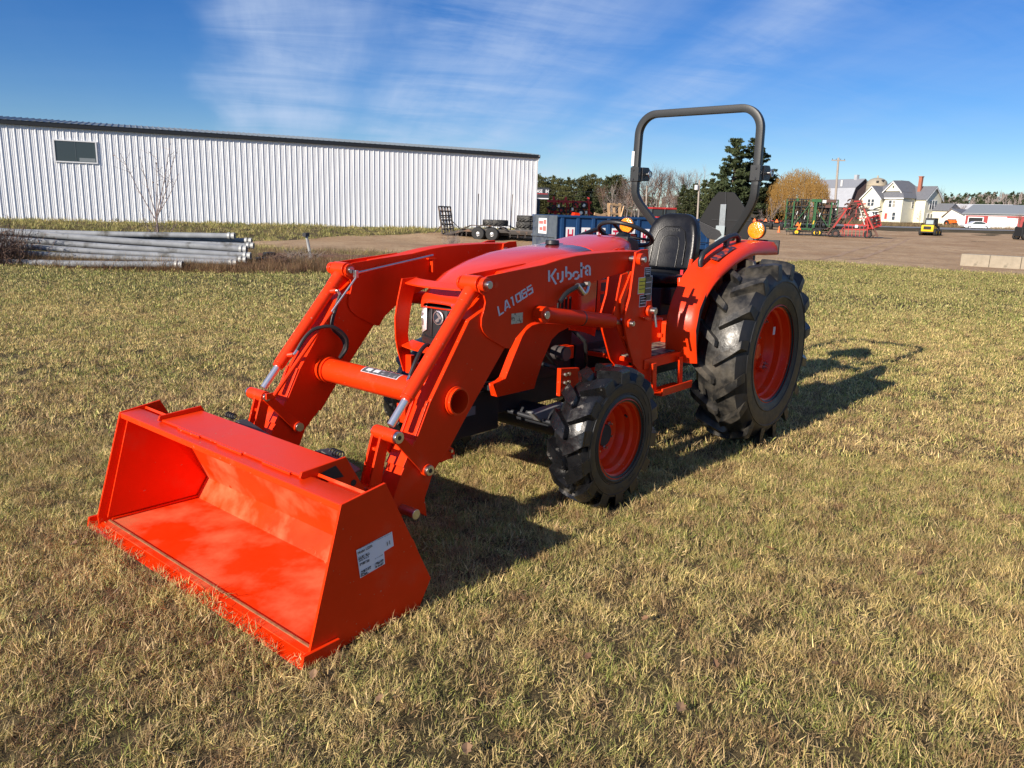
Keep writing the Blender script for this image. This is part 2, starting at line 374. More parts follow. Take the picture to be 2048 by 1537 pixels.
# ================================================================ GRASS (instanced tufts: nobody could count it)
def grass_mat(name, dry, green, brown, gfac, trans=.35):
    m = bpy.data.materials.new(name); m.use_nodes = True; t = m.node_tree; N, L = t.nodes, t.links; N.clear()
    out = N.new('ShaderNodeOutputMaterial'); d = N.new('ShaderNodeBsdfPrincipled'); tr = N.new('ShaderNodeBsdfTranslucent'); mx = N.new('ShaderNodeMixShader')
    d.inputs['Roughness'].default_value = .55; d.inputs['Specular IOR Level'].default_value = .35
    at_ = N.new('ShaderNodeAttribute'); at_.attribute_name = 'bl'; oi = N.new('ShaderNodeObjectInfo'); gp_ = N.new('ShaderNodeNewGeometry')
    def noise(sc, det=3):
        n = N.new('ShaderNodeTexNoise'); n.inputs['Scale'].default_value = sc; n.inputs['Detail'].default_value = det; L.new(gp_.outputs['Position'], n.inputs[0]); return n.outputs[0]
    def mth(op, a, c):
        n = N.new('ShaderNodeMath'); n.operation = op
        for i, x in enumerate((a, c)):
            if isinstance(x, (int, float)): n.inputs[i].default_value = x
            else: L.new(x, n.inputs[i])
        return n.outputs[0]
    # greenness from broad patches + per blade chance
    g = mth('ADD', mth('MULTIPLY', noise(.55), 1.0), mth('MULTIPLY', noise(3.1), .9)); g = mth('ADD', g, mth('MULTIPLY', at_.outputs['Fac'], .9)); g = mth('ADD', g, gfac)
    def rmp(f, lo, hi):
        n = N.new('ShaderNodeMapRange'); n.inputs[1].default_value = lo; n.inputs[2].default_value = hi; L.new(f, n.inputs[0]); return n.outputs[0]
    def mc(f, a, c):
        x = N.new('ShaderNodeMix'); x.data_type = 'RGBA'; L.new(f, x.inputs[0])
        for sck, val in ((6, a), (7, c)):
            if isinstance(val, tuple): x.inputs[sck].default_value = (*val, 1)
            else: L.new(val, x.inputs[sck])
        return x.outputs[2]
    c = mc(rmp(g, 1.30, 1.75), dry, green)
    c = mc(rmp(mth('ADD', noise(5.3), mth('MULTIPLY', oi.outputs['Random'], .35)), .67, .88), c, brown)
    fr_ = mth('FRACT', mth('MULTIPLY', at_.outputs['Fac'], 17.3), 0)
    br = N.new('ShaderNodeMix'); br.data_type = 'RGBA'; br.blend_type = 'MULTIPLY'; br.inputs[0].default_value = 1
    v = mth('ADD', .32, mth('ADD', mth('MULTIPLY', oi.outputs['Random'], .45), mth('MULTIPLY', fr_, .85))); L.new(c, br.inputs[6]); L.new(v, br.inputs[7])
    L.new(br.outputs[2], d.inputs['Base Color']); L.new(br.outputs[2], tr.inputs[0]); mx.inputs[0].default_value = trans
    L.new(d.outputs[0], mx.inputs[1]); L.new(tr.outputs[0], mx.inputs[2]); L.new(mx.outputs[0], out.inputs[0]); return m
LAWNG = grass_mat('lawn_blades', (.84, .63, .265), (.33, .355, .085), (.38, .245, .115), .15, .2)
THATM = grass_mat('dead_thatch', (.56, .40, .19), (.30, .25, .10), (.25, .15, .075), -.2, .1)
LAWNF = grass_mat('lawn_blades_far', (.52, .43, .165), (.25, .275, .068), (.32, .24, .10), .16, .2)
WEEDG = grass_mat('weed_stalks', (.36, .27, .14), (.20, .19, .07), (.24, .125, .065), -.25)
def tuft(name, m, nb, rad_, h0, h1, w, lean, seed, segs=2, curl=.5):
    r = np.random.default_rng(seed); b = MB(); vals = []
    for _ in range(nb):
        a = r.uniform(0, 2*math.pi); q = rad_*math.sqrt(r.uniform()); x, y = q*math.cos(a), q*math.sin(a)
        az = r.uniform(0, 2*math.pi); L_ = r.uniform(h0, h1); le = r.uniform(.15, 1)*lean; wd = w*r.uniform(.7, 1.3); bl = r.uniform()
        dx, dy = math.cos(az), math.sin(az); px, py = -dy, dx; p = np.array([x, y, -.006]); el = math.pi/2-le*.5; o = len(b.v)
        for s in range(segs+1):
            ww = wd*(1-.8*s/segs)/2
            if s < segs: b.v += [tuple(p+np.array([px, py, 0])*ww), tuple(p-np.array([px, py, 0])*ww)]; vals += [bl, bl]
            else: b.v.append(tuple(p)); vals.append(bl)
            p = p+np.array([dx*math.cos(el), dy*math.cos(el), math.sin(el)])*L_/segs; el -= le*curl*1.4
        for s in range(segs-1): b.f.append((o+2*s, o+2*s+1, o+2*s+3, o+2*s+2))
        b.f.append((o+2*segs-2, o+2*segs-1, o+2*segs))
    me = b.mesh(name, m, None, False); at_ = me.attributes.new('bl', 'FLOAT', 'POINT'); at_.data.foreach_set('value', vals)
    return bpy.data.objects.new(name, me)
def scatter(name, objs, pos, scl, seed, label, tilt=.2):
    r = np.random.default_rng(seed); n = len(pos)
    c = bpy.data.collections.new(name+'_src')
    for o in objs: c.objects.link(o)
    me = bpy.data.meshes.new(name); me.vertices.add(n); me.vertices.foreach_set('co', np.asarray(pos, float).ravel())
    a = me.attributes.new('rot', 'FLOAT_VECTOR', 'POINT'); rot = np.stack([r.normal(0, tilt, n), r.normal(0, tilt, n), r.uniform(0, 6.283, n)], 1); a.data.foreach_set('vector', rot.ravel())
    a = me.attributes.new('scl', 'FLOAT', 'POINT'); a.data.foreach_set('value', np.asarray(scl, float))
    a = me.attributes.new('idx', 'INT', 'POINT'); a.data.foreach_set('value', r.integers(0, len(objs), n).astype(np.int32))
    o = bpy.data.objects.new(name, me); COL.objects.link(o)
    ng = bpy.data.node_groups.new(name+'_nodes', 'GeometryNodeTree')
    ng.interface.new_socket('Geometry', in_out='INPUT', socket_type='NodeSocketGeometry'); ng.interface.new_socket('Geometry', in_out='OUTPUT', socket_type='NodeSocketGeometry')
    gi, go = ng.nodes.new('NodeGroupInput'), ng.nodes.new('NodeGroupOutput'); ip = ng.nodes.new('GeometryNodeInstanceOnPoints'); ci = ng.nodes.new('GeometryNodeCollectionInfo')
    ci.inputs[0].default_value = c; ci.inputs['Separate Children'].default_value = True; ci.inputs['Reset Children'].default_value = True
    def na_(nm, ty):
        q = ng.nodes.new('GeometryNodeInputNamedAttribute'); q.data_type = ty; q.inputs[0].default_value = nm; return q.outputs[0]
    ip.inputs['Pick Instance'].default_value = True
    l = ng.links; l.new(gi.outputs[0], ip.inputs['Points']); l.new(ci.outputs[0], ip.inputs['Instance']); l.new(na_('idx', 'INT'), ip.inputs['Instance Index'])
    l.new(na_('rot', 'FLOAT_VECTOR'), ip.inputs['Rotation']); l.new(na_('scl', 'FLOAT'), ip.inputs['Scale']); l.new(ip.outputs[0], go.inputs[0])
    md = o.modifiers.new('scatter', 'NODES'); md.node_group = ng
    tag(o, label, 'grass', kind='stuff'); return o
def field(v0, v1, dens, half=.76, marg=2.6):
    """random (u, v) between distances, uniform per area inside the (widened) view wedge"""
    n = int(dens*((half*(v1**2-v0**2))+2*marg*(v1-v0)))
    v = np.sqrt(rng.uniform(v0**2, v1**2, int(n*1.0))); u = rng.uniform(-1, 1, len(v))*(half*v+marg); return u, v
def lawn_ok(u, v): return (v < lot_lo(u)+rng.normal(0, .25, len(u))) & ((u > -6.5) | (v < 20.0+rng.normal(0, .35, len(u)))) & ((u < -6.5) | (u > 1) | (v < 21.5))
def clump(u, v): return .5+.5*np.sin(u*7.1+np.sin(v*5.3)*1.7)*np.cos(v*6.3+np.sin(u*4.1)*2)
def clump2(u, v): return np.clip(.5+.32*np.sin(u*23.1+1.9*np.sin(v*17.)+.8*np.sin(u*9.))+.32*np.sin(v*25.7+2.1*np.sin(u*19.)+1.1*np.sin(v*7.3)), 0, 1)
near = [tuft('grass_tuft', LAWNG, 42, .058, .018, .064, .0030, 2.7, 10+i, 2, .25) for i in range(6)]
mid = [tuft('grass_tuft_mid', LAWNG, 28, .09, .022, .066, .0062, 2.4, 30+i, 2, .25) for i in range(5)]
far = [tuft('grass_tuft_far', LAWNF, 26, .24, .03, .075, .017, 1.4, 50+i) for i in range(4)]
thatch = [tuft('thatch_tuft', THATM, 22, .075, .02, .065, .0036, 3.3, 210+i, 2, .10) for i in range(4)]
for nm, ob, v0, v1, de, sc, lb in (('lawn_thatch', thatch, .5, 7.0, 420, 1., 'flat dead thatch lying between the lawn grass blades'), ('lawn_grass', near, .5, 5.2, 1050, 1., 'short dry tan and green grass around the loader bucket'), ('lawn_grass_beyond', mid, 5.2, 16, 330, 1.05, 'mown dry grass around and behind the rear wheels'), ('lawn_grass_far', far, 9.5, 33, 46, 1.1, 'greener mown lawn out to the gravel lot')):
    u, v = field(v0, v1, de); k = lawn_ok(u, v); u, v = u[k], v[k]
    if nm == 'lawn_grass_beyond': keep = rng.uniform(size=len(u)) < sstep(16, 10.5, v); u, v = u[keep], v[keep]
    if nm == 'lawn_grass_far': keep = rng.uniform(size=len(u)) < sstep(9.5, 14.5, v); u, v = u[keep], v[keep]
    if v1 < 20:
        keep = rng.uniform(size=len(u)) < (.22 if v1 < 6 else .50)+.40*clump(u, v)+(.55 if v1 < 6 else .30)*clump2(u, v); u, v = u[keep], v[keep]
    z = terrain(u, v); pos = CAMP[None]*[1, 1, 0]+u[:, None]*HR+v[:, None]*HF; pos[:, 2] = z
    # blades pressed flat where the bucket and tyres stand
    x, y = pos[:, 0], pos[:, 1]
    under = (x > 3.42) & (x < 4.03) & (abs(y) < .93)
    for cx in (0, 1.895): under |= (abs(x-cx) < .13) & (abs(abs(y)-.80) < .15)
    pos = pos[~under]; u, v = u[~under], v[~under]
    s = sc*(.55+.40*clump(u*1.7+3, v*1.9)*rng.uniform(.5, 1, len(u))+.45*clump2(u, v)*rng.uniform(.5, 1, len(u)))
    scatter(nm, ob, pos, s, 5, lb, .30 if v1 < 20 else .22)
# ================================================================ TRACTOR
TR = empty('tractor'); tag(TR, 'orange compact tractor with front loader, folding roll bar and black seat on lawn', 'tractor')
def Y2(pts, Y): return [onY(x, y, Y) for x, y in pts]
# ---------------------------------------------------------------- wheels
def tyre_mesh(R, W, Rr, N, sweep, lh, lw, rim_half, sidebulge, lug_round):
    """R outer radius over lugs, W section width, Rr rim flange radius, N lugs per side, lh lug height, lw lug width."""
    h = W/2; Rc = R-lh; b = MB()
    prof = []
    # carcass from outer bead over crown to inner bead
    side = [(Rr-.012, rim_half*.92), (Rr+.015, rim_half*1.0), (Rr+(Rc-Rr)*.20, h*.955), (Rr+(Rc-Rr)*.215, h*.985), (Rr+(Rc-Rr)*.24, h*.985), (Rr+(Rc-Rr)*.255, h*.965), (Rr+(Rc-Rr)*.5, h*sidebulge), (Rr+(Rc-Rr)*.60, h*.995), (Rr+(Rc-Rr)*.61, h*1.015), (Rr+(Rc-Rr)*.63, h*1.015), (Rr+(Rc-Rr)*.64, h*.99), (Rr+(Rc-Rr)*.72, h*.97), (Rc-.055, h*.88), (Rc-.022, h*.74), (Rc-.006, h*.45), (Rc, .0)]
    prof = side+[(r, -y) for r, y in side[-2::-1]]
    b.lathe(prof, (0, 0, 0), 72)
    def rc(y):
        a = abs(y)/h
        return Rc-.006*(a/.45)**2 if a < .45 else np.interp(a, [.45, .74, .88, .97], [Rc-.006, Rc-.022, Rc-.055, Rr+(Rc-Rr)*.72])
    for sgn, off in ((1, 0.), (-1, .5)):
        for k in range(N):
            t0 = 2*math.pi*(k+off)/N
            secs = []
            st = [(-.05, 0), (.02, 0), (.15, 0), (.3, 0), (.45, 0), (.6, 0), (.75, 0), (.9, -.002), (.97, -.006), (1.0, -.018)]
            for j, (a, dr) in enumerate(st):
                y = sgn*h*a; cur = sweep*(a if a < .5 else a+.25*(a-.5)**2)
                th = t0+cur
                top = R-.004*(a*1.0)**2*3+dr
                bot = min(rc(y)-.012, top-.012) if a < .7 else Rc-.085
                w = lw*(1-.22*(1-min(1, a*2.2)) )
                if j == 0: w *= .6; top -= lh*.5
                # lug cross-section runs across the bar: local tangential direction
                ft, fb = w*.5, w*.5+.012
                loop = []
                for wd, rr in ((-fb, bot), (-ft, top), (ft, top), (fb, bot)):
                    t = th+wd/R*1.15
                    loop.append((rr*math.cos(t), y, rr*math.sin(t)))
                secs.append(loop)
            b.sweep(secs)
    return b
SIDEW = mat('tyre_sidewall', (.011, .011, .012), .5, 0, .5, var=.2, vscale=12, rvar=.1, bump=.08, bscale=50)
def wheel(c, sgn, R, W, Rr, N, rim_half, sweep, lh, lw, tm, disc_y, nuts, nut_r, hub_r, front, label_rim=None):
    b = MB()
    q = sgn
    rp = [(Rr, rim_half), (Rr+.006, rim_half-.004), (Rr+.006, rim_half-.014), (Rr-.008, rim_half-.02), (Rr-.020, rim_half-.026), (Rr-.024, rim_half-.055)]
    if front: rp += [(Rr-.040, rim_half-.068), (Rr-.044, rim_half-.10), (Rr-.058, disc_y+.045), (Rr-.066, disc_y+.015), (Rr-.085, disc_y+.003), (hub_r+.035, disc_y), (hub_r+.02, disc_y+.006), (hub_r, disc_y+.02), (0.001, disc_y+.02)]
    else: rp += [(Rr-.030, rim_half-.075), (Rr-.044, rim_half-.085), (Rr-.046, rim_half-.13), (Rr-.062, rim_half-.15), (Rr-.066, disc_y+.03), (Rr-.085, disc_y+.004), (Rr-.13, disc_y-.006), (.16, disc_y+.012), (.13, disc_y+.025), (0.001, disc_y+.03)]
    b.lathe([(r, q*y) for r, y in rp], (0, 0, 0), 64)
    rb = [(Rr, -rim_half), (Rr+.006, -rim_half+.01), (Rr-.02, -rim_half+.026), (Rr-.024, -rim_half+.06), (Rr-.05, -rim_half+.1), (Rr-.066, disc_y-.02), (Rr-.085, disc_y-.012), (.02, disc_y-.01)]
    b.lathe([(r, q*y) for r, y in rb], (0, 0, 0), 64)
    rim = b.build('wheel', ORANGE, TR, 30); rim.location = c
    ty = tyre_mesh(R, W, Rr, N, sweep, lh, lw, rim_half, 1.0, front).build('tyre', [SIDEW, tm], rim, 28)
    pc = np.array([p.center for p in ty.data.polygons]); rr_ = np.hypot(pc[:, 0], pc[:, 2]); ty.data.polygons.foreach_set('material_index', ((rr_ > R-lh-.035) & (abs(pc[:, 1]) < W/2*.985)).astype(np.int32))
    nm = MB()
    for i in range(nuts):
        a = 2*math.pi*i/nuts+.3; p = (nut_r*math.cos(a), q*(disc_y+(.006 if front else .012)), nut_r*math.sin(a)); p1 = (p[0], p[1]+q*.028, p[2])
        if i == 0: proto = nm
        m_ = MB().cyl((0, 0, 0), (0, q*.012, 0), .016, n=6).cyl((0, q*.012, 0), (0, q*.030, 0), .007, n=8)
        o = m_.build('lug_nut', STEEL, rim, 30); o.location = p
    if front:
        MB().cyl((0, q*(disc_y+.018), 0), (0, q*(disc_y+.05), 0), hub_r*.93, hub_r*.86, n=28).build('hub_cap', DARKM, rim, 35, .004)
        MB().bx(-.028, .028, q*(disc_y+.002)-.001, q*(disc_y+.002)+.001, -.018, .018).build('rim_sticker', WHITE, rim).location = (-.08, 0, .115)
        a = MB().cyl((-.128, q*.045, .105), (-.120, q*.065, .098), .006, n=8); a.build('valve_stem', RUBBERH, rim)
    else:
        MB().cyl((0, q*(disc_y+.02), 0), (0, q*(disc_y+.07), 0), .075, .06, n=24).build('hub_cap', ORANGE, rim, 35, .006)
        for i in range(4):
            a = 2*math.pi*i/4+.55
            M = Matrix.Rotation(-a, 4, 'Y')
            MB().bx(.215, .30, q*(disc_y-.02), q*(disc_y+.035), -.045, .045, M).build('rim_lug_tab', ORANGE, rim, 35, .01)
            for dz in (-.016, .016):
                o = MB().cyl((0, 0, 0), (0, q*.014, 0), .015, n=6).cyl((0, q*.014, 0), (0, q*.034, 0), .008, n=8).build('lug_nut', STEEL, rim, 30)
                o.location = M @ Vector((.255, q*(disc_y+.034), dz))
        MB().bx(-.02, .02, -.001, .001, -.03, .03).build('rim_sticker', WHITE, rim).location = (-.215, q*.058, .14)
    return rim
# mesh depth is along Y; outer side at +rim_half*sgn
for s in (1, -1):
    wheel((0, s*.82, .680), s, .678, .365, .356, 16, .165, .21, .044, .050, TYRER, -.035, 6, .135, .1, False)
    wheel((1.895, .778 if s > 0 else -.57, .410), s, .410, .236, .226, 14, .118, .20, .036, .074, TYREF, -.045, 8, .098, .072, True)
# ---------------------------------------------------------------- bucket
BP = [(3.985, .016), (3.47, .014), (3.405, .115), (3.49, .31), (3.66, .535), (3.72, .575)]     # inside skin, cutting edge to top lip
def offs(prof, d):
    out = []
    for i, p in enumerate(prof):
        a = np.array(prof[max(i-1, 0)]); c = np.array(prof[min(i+1, len(prof)-1)]); t = (c-a)/np.linalg.norm(c-a); n = np.array([-t[1], t[0]])
        out.append(tuple(np.array(p)+n*d))
    return out
BUCKETM = mat('bucket_paint_worn', (.80, .042, .003), .38, 0, .3, .04, var=.10, rvar=.12, vscale=7, col2=(.68, .175, .078), c2=(.46, .66), c2scale=2.9, bump=.10, bscale=26)
BW = .905
bk = MB().prism(BP+offs(BP, .012)[::-1], -BW, BW).build('bucket', BUCKETM, TR, 25)
SP = [(3.845, .575), (3.635, .605), (3.392, .120), (3.462, .006), (3.995, .004), (3.998, .05)]
SPi = [(3.80, .560), (3.70, .565), (3.405, .125), (3.475, .03), (3.955, .035)]
for s in (1, -1):
    MB().prism(SP, s*BW, s*(BW+.012)).build('side_plate', ORANGE2, bk, 30, .0015)
    MB().prism([(3.806, .565), (3.72, .57), (3.41, .125), (3.478, .032), (3.955, .035)], s*(BW-.010), s*(BW-.0005)).build('side_liner', ORANGE2, bk, 30, .001)
    MB().prism([(4.045, .002), (4.035, .052), (3.875, .056), (3.875, .002)], s*(BW+.0125), s*(BW+.028)).build('side_cutter', ORANGE2, bk, 30, .002)
    # end gussets of the back cover
    g = MB().prism([(3.80, .583), (3.79, .607), (3.575, .622), (3.47, .44), (3.44, .30), (3.49, .32), (3.66, .55)], s*.585, s*.597)
    g.build('cover_gusset', ORANGE2, bk, 30, .002)
    MB().cyl((3.54, s*.598, .50), (3.54, s*.6, .50), .014, n=14).build('gusset_hole', BLACKS, bk)
    MB().prism([(3.70, .583), (3.63, .598), (3.59, .54), (3.66, .545)], s*.598, s*.600).build('gusset_opening', BLACKS, bk)
    # mounting ear behind the bucket carrying the quick-attach wedge
    MB().prism([(3.46, .45), (3.40, .44), (3.30, .26), (3.36, .10), (3.41, .12), (3.44, .24)], s*.63, s*.65).build('mount_ear', ORANGE2, bk, 30, .002)
MB().prism([(3.945, -.004), (4.040, -.004), (4.044, .000), (4.044, .004), (3.945, .0175)], -BW-.012, BW+.012).build('cutting_edge', mat('glossy_edge_paint', (.80, .040, .003), .13, 0, .5, .3, bump=.03, bscale=30), bk, 30, .002)
MB().cyl((3.948, -BW+.01, .016), (3.948, BW-.01, .016), .007, n=6).build('weld_bead', mat('dirty_weld', (.25, .10, .04), .6, var=.4, vscale=30), bk)
lipp = [(3.846, .545), (3.846, .573), (3.752, .580), (3.735, .574), (3.70, .552), (3.705, .545), (3.745, .566), (3.834, .561), (3.834, .545)]
MB().prism(lipp, -BW+.001, BW-.001).build('top_lip', ORANGE, bk, 25, .003)
MB().bx(3.778, 3.788, -.575, .575, .581, .5865).build('cover_weld_strip', ORANGE, bk, 30, .002)
MB().prism([(3.782, .580), (3.782, .588), (3.575, .598), (3.48, .44), (3.47, .445), (3.57, .588)], -.582, .582).build('back_cover', ORANGE, bk, 25, .002)
for a in range(3):
    MB().bx(3.785, 3.797, -.40+a*.36, -.20+a*.36, .578, .588).build('lip_tab', ORANGE, bk, 30, .001)
for s in (1, -1): MB().tube([(p[0]-.004 if i else p[0]-.05, s*(BW-.0125), p[1]+.007) for i, p in enumerate(BP[:5])], .0055, 6).build('corner_weld', ORANGE2, bk, 40)
# delivery sticker on the outer left side plate
stk = MB()
def onside(pts, Y=BW+.0145): return [(p[0], Y, p[1]) for p in Y2(pts, Y)]
sp = onside([(712.5, 1101), (784, 1063.5), (787.5, 1092), (768, 1104), (770, 1128), (720.5, 1157)])
stk.add(sp, [tuple(range(6))]); stk.build('delivery_sticker', WHITE, bk)
tx = MB()
def sq(x0, y0, x1, y1, hgt):
    a, b = onside([(x0, y0), (x1, y1)], BW+.016); tx.add([(a[0], a[1], a[2]), (b[0], b[1], b[2]), (b[0], b[1], b[2]-hgt), (a[0], a[1], a[2]-hgt)], [(0, 1, 2, 3)])
for (x0, y0, x1, y1, h_) in [(717, 1115, 739, 1104.5, .012), (718, 1122, 738, 1112, .006), (719, 1128, 739, 1118, .011), (722, 1143, 742, 1132, .012), (722, 1149, 735, 1143, .011), (750, 1127, 767, 1118, .012), (750, 1133, 767, 1124, .010), (750, 1118, 766, 1109, .002), (716, 1099, 782, 1067, .0015), (722, 1153, 738, 1145, .003)]: sq(x0, y0, x1, y1, h_)
o_ = tx.build('sticker_barcodes', mat('print_ink', (.05, .05, .055), .6, col2=(.5, .5, .52), c2=(.49, .51), c2scale=160), bk)
p0 = onside([(716, 1110)], BW+.017)[0]
text_mesh('Model: L2236', .016, 'sticker_text', BLACKD, bk, frame(p0, (-.95, 0, .13), (0, 0, 1)), .0004, 0, 0, .8)
p0 = onside([(773, 1093)], BW+.017)[0]
text_mesh('11', .024, 'sticker_number', BLACKD, bk, frame(p0, (-.95, 0, .13), (0, 0, 1)), .0004)
# ---------------------------------------------------------------- loader arms
ARMP = [(1.27, 1.32), (1.27, 1.425), (1.55, 1.427), (1.81, 1.420), (1.96, 1.412), (2.09, 1.398), (2.20, 1.380), (2.30, 1.362), (2.50, 1.338), (2.60, 1.25), (2.70, 1.175), (2.815, 1.125),
        (3.07, .765), (3.15, .615), (3.25, .455), (3.30, .345), (3.315, .30), (3.29, .255), (3.16, .258), (3.085, .205), (3.10, .30), (3.045, .42), onY(898, 896, .57), onY(1008, 700, .57), (2.49, 1.0), (2.40, 1.065), (2.30, 1.10), (2.14, 1.15), (1.90, 1.235), (1.70, 1.27), (1.50, 1.295)]
GUS = [(2.26, 1.372), (2.50, 1.350), (2.705, 1.330), (2.750, 1.312), (2.768, 1.285), (2.755, 1.255), (2.725, 1.238), (2.712, 1.205), (2.722, 1.170), (2.738, 1.13), (2.740, 1.09), (2.725, 1.060), (2.69, 1.030), (2.62, .993), (2.56, .963), (2.515, .953), (2.475, 1.005), (2.39, 1.062), (2.28, 1.098), (2.245, 1.11)]
Cc, Cd = (2.709, 1.302), (3.290, .646)
def lerp(a, b, t): return tuple(x+(y-x)*t for x, y in zip(a, b))
def at3(p, y): return (p[0], y, p[1])
for s in (1, -1):
    arm = MB().prism(ARMP, s*.455, s*.570).build('loader_arm', ORANGE2, TR, 28, 0)
    ct_ = MB().cyl((2.905, s*.44, .745), (2.905, s*.59, .745), .060, n=40).build('cutter', ORANGE2, None); bo = arm.modifiers.new('bore', 'BOOLEAN'); bo.object = ct_; bo.solver = 'EXACT'
    bpy.context.view_layer.update(); nm_ = bpy.data.meshes.new_from_object(arm.evaluated_get(bpy.context.evaluated_depsgraph_get())); arm.modifiers.clear(); arm.data = nm_; nm_.name = 'loader_arm'; bpy.data.objects.remove(ct_)
    q = arm.modifiers.new('bevel', 'BEVEL'); q.width = .004; q.segments = 2; q.limit_method = 'ANGLE'; q.angle_limit = rad(38); q.harden_normals = True
    MB().prism(GUS, s*.5705, s*.580).build('elbow_plate', ORANGE2, arm, 30, .002)
    MB().prism(GUS, s*.4455, s*.4545).build('elbow_plate', ORANGE2, arm, 30, .002)
    # elbow pin with bosses
    [MB().cyl((2.735, s*a_, 1.292), (2.735, s*b_, 1.292), .034, n=20).build('pin_boss', ORANGE, arm, 35, .003) for a_, b_ in ((.432, .445), (.5805, .606))]
    MB().cyl((2.735, s*.418, 1.292), (2.735, s*.628, 1.292), .019, n=16).build('elbow_pin', STEEL, arm, 35, .002)
    # stiffening bars on the lower arm's front edges
    for yy in (.46, .552):
        MB().bar((3.075, s*(yy+.006), .768), (3.155, s*(yy+.006), .610), .014, .012, (1, 0, .6)).build('stiffener_bar', ORANGE, arm, 35, .002)
    MB().bar((3.165, s*.5125, .600), (3.235, s*.5125, .486), .118, .010, (1, 0, .6)).build('wear_pad', ORANGE, arm, 35, .002)
    MB().bar((2.58, s*.515, .93), (2.93, s*.515, .505), .06, .03, (1, 0, 1)).build('hose_cover', ORANGE2, arm, 35, .003)
    # ear behind the lower arm, with two pins
    MB().prism([(2.985, .52), (2.945, .53), (2.90, .50), (2.892, .47), (2.905, .452), (2.94, .455), (2.99, .45)], s*.548, s*.562).build('arm_ear', ORANGE2, arm, 30, .002)
    for q in ((2.925, .497), (2.912, .468)): MB().cyl((q[0], s*.536, q[1]), (q[0], s*.574, q[1]), .008, n=10).build('ear_bolt', STEEL, arm)
    MB().cyl((2.64, s*.578, 1.285), (2.64, s*.5815, 1.285), .016, n=18).build('hole_plug', ORANGE, arm, 35)
    if s < 0: MB().cyl((2.64, s*.4465, 1.285), (2.64, s*.4435, 1.285), .016, n=18).build('hole_plug', ORANGE, arm, 35)
    # bucket pivot pin
    MB().cyl((3.245, s*.44, .29), (3.245, s*.668, .29), .024, n=18).build('bucket_pin', STEEL, arm, 35, .002)
    # torque tube collar
    # ---- bucket (dump) cylinder between the elbow plates and the bell crank
    y = s*.513
    t1 = .775
    cy = MB().cyl(at3(lerp(Cc, Cd, .045), y), at3(lerp(Cc, Cd, t1), y), .033, n=24).build('bucket_cylinder', ORANGE, TR, 35, .003)
    MB().cyl(at3(lerp(Cc, Cd, t1), y), at3(lerp(Cc, Cd, t1+.02), y), .030, n=24).build('gland', ORANGE, cy, 35, .002)
    MB().cyl((2.735, s*.458, 1.292), (2.735, s*.567, 1.292), .040, n=22).build('cylinder_eye', ORANGE, cy, 35, .004)
    MB().cyl(at3(lerp(Cc, Cd, .0), y), at3(lerp(Cc, Cd, .16), y), .0355, n=24).build('end_cap', ORANGE, cy, 35, .003)
    MB().cyl(at3(lerp(Cc, Cd, t1+.02), y), at3(lerp(Cc, Cd, .95), y), .0185, n=20).build('rod', CHROME, cy, 35)
    # hose fittings on the inner side
    yi = s*.478
    for t in (.20, .70):
        a = lerp(Cc, Cd, t); MB().cyl((a[0]+.006, s*.492, a[1]), (a[0]-.012, s*.462, a[1]+.006), .013, n=10).build('port', ORANGE, cy, 35)
        MB().tube([(a[0]-.012, s*.462, a[1]+.006), (a[0]-.016, s*.452, a[1]+.012), (a[0]-.03, s*.449, a[1]+(.03 if t > .5 else -.02))], .009, 8).build('hose_fitting', STEEL, cy, 35)
    # ---- barrel and links at the rod end
    pb = (3.290, .646)
    ln = MB().cyl((pb[0], s*.445, pb[1]), (pb[0], s*.590, pb[1]), .031, n=22).build('bell_crank', ORANGE, TR, 35, .004)
    [MB().cyl((pb[0], s*a_, pb[1]), (pb[0], s*b_, pb[1]), r_, n=18).build('pin_head', STEEL, ln, 35, .002) for a_, b_, r_ in ((.432, .4448, .022), (.5902, .607, .027))]
    MB().cyl((pb[0], s*.607, pb[1]), (pb[0], s*.6075, pb[1]), .011, n=14).build('pin_bore', BLACKS, ln)
    for yy in (.4475, .5015):
        MB().prism([(3.270, .665), (3.312, .662), (3.345, .56), (3.395, .40), (3.395, .33), (3.335, .34), (3.30, .50), (3.268, .62)], s*(yy), s*(yy+.013)).build('coupler_link', ORANGE2, ln, 30, .002)
    MB().bx(3.275, 3.325, s*.4605, s*.5015, .565, .58).build('link_web', ORANGE2, ln, 30, .002)
    for yy in (.4335, .5785):
        w = MB()
        a, b = np.array(pb), np.array((3.105, .45)); d = (b-a)/np.linalg.norm(b-a); n_ = np.array([-d[1], d[0]])
        pr = [tuple(a+n_*.024), tuple(a-d*.020+n_*.012), tuple(a-d*.020-n_*.012), tuple(a-n_*.024), tuple(b-n_*.027), tuple(b+d*.024-n_*.015), tuple(b+d*.024+n_*.015), tuple(b+n_*.027)]
        w.prism(pr, s*yy, s*(yy+.0115)).build('guide_link', ORANGE2, ln, 30, .002)
    MB().cyl((3.105, s*.425, .45), (3.105, s*.598, .45), .030, n=18).build('guide_boss', ORANGE, ln, 35, .003)
    MB().cyl((3.105, s*.4150, .45), (3.105, s*.612, .45), .025, n=18).build('guide_pin', STEEL, ln, 35, .002)
    MB().cyl((3.105, s*.6121, .45), (3.105, s*.6126, .45), .011, n=14).build('pin_bore', BLACKS, ln)
    # ---- lift cylinder
    A3, B3 = onY(1080, 629, .60), onY(1262, 647, .60)
    A, B = (A3[0], A3[1]), (B3[0], B3[1]); y = s*.585
    lc = MB().cyl(at3(lerp(A, B, .03), y), at3(lerp(A, B, .78), y), .043, n=26).build('lift_cylinder', ORANGE2, TR, 35, .004)
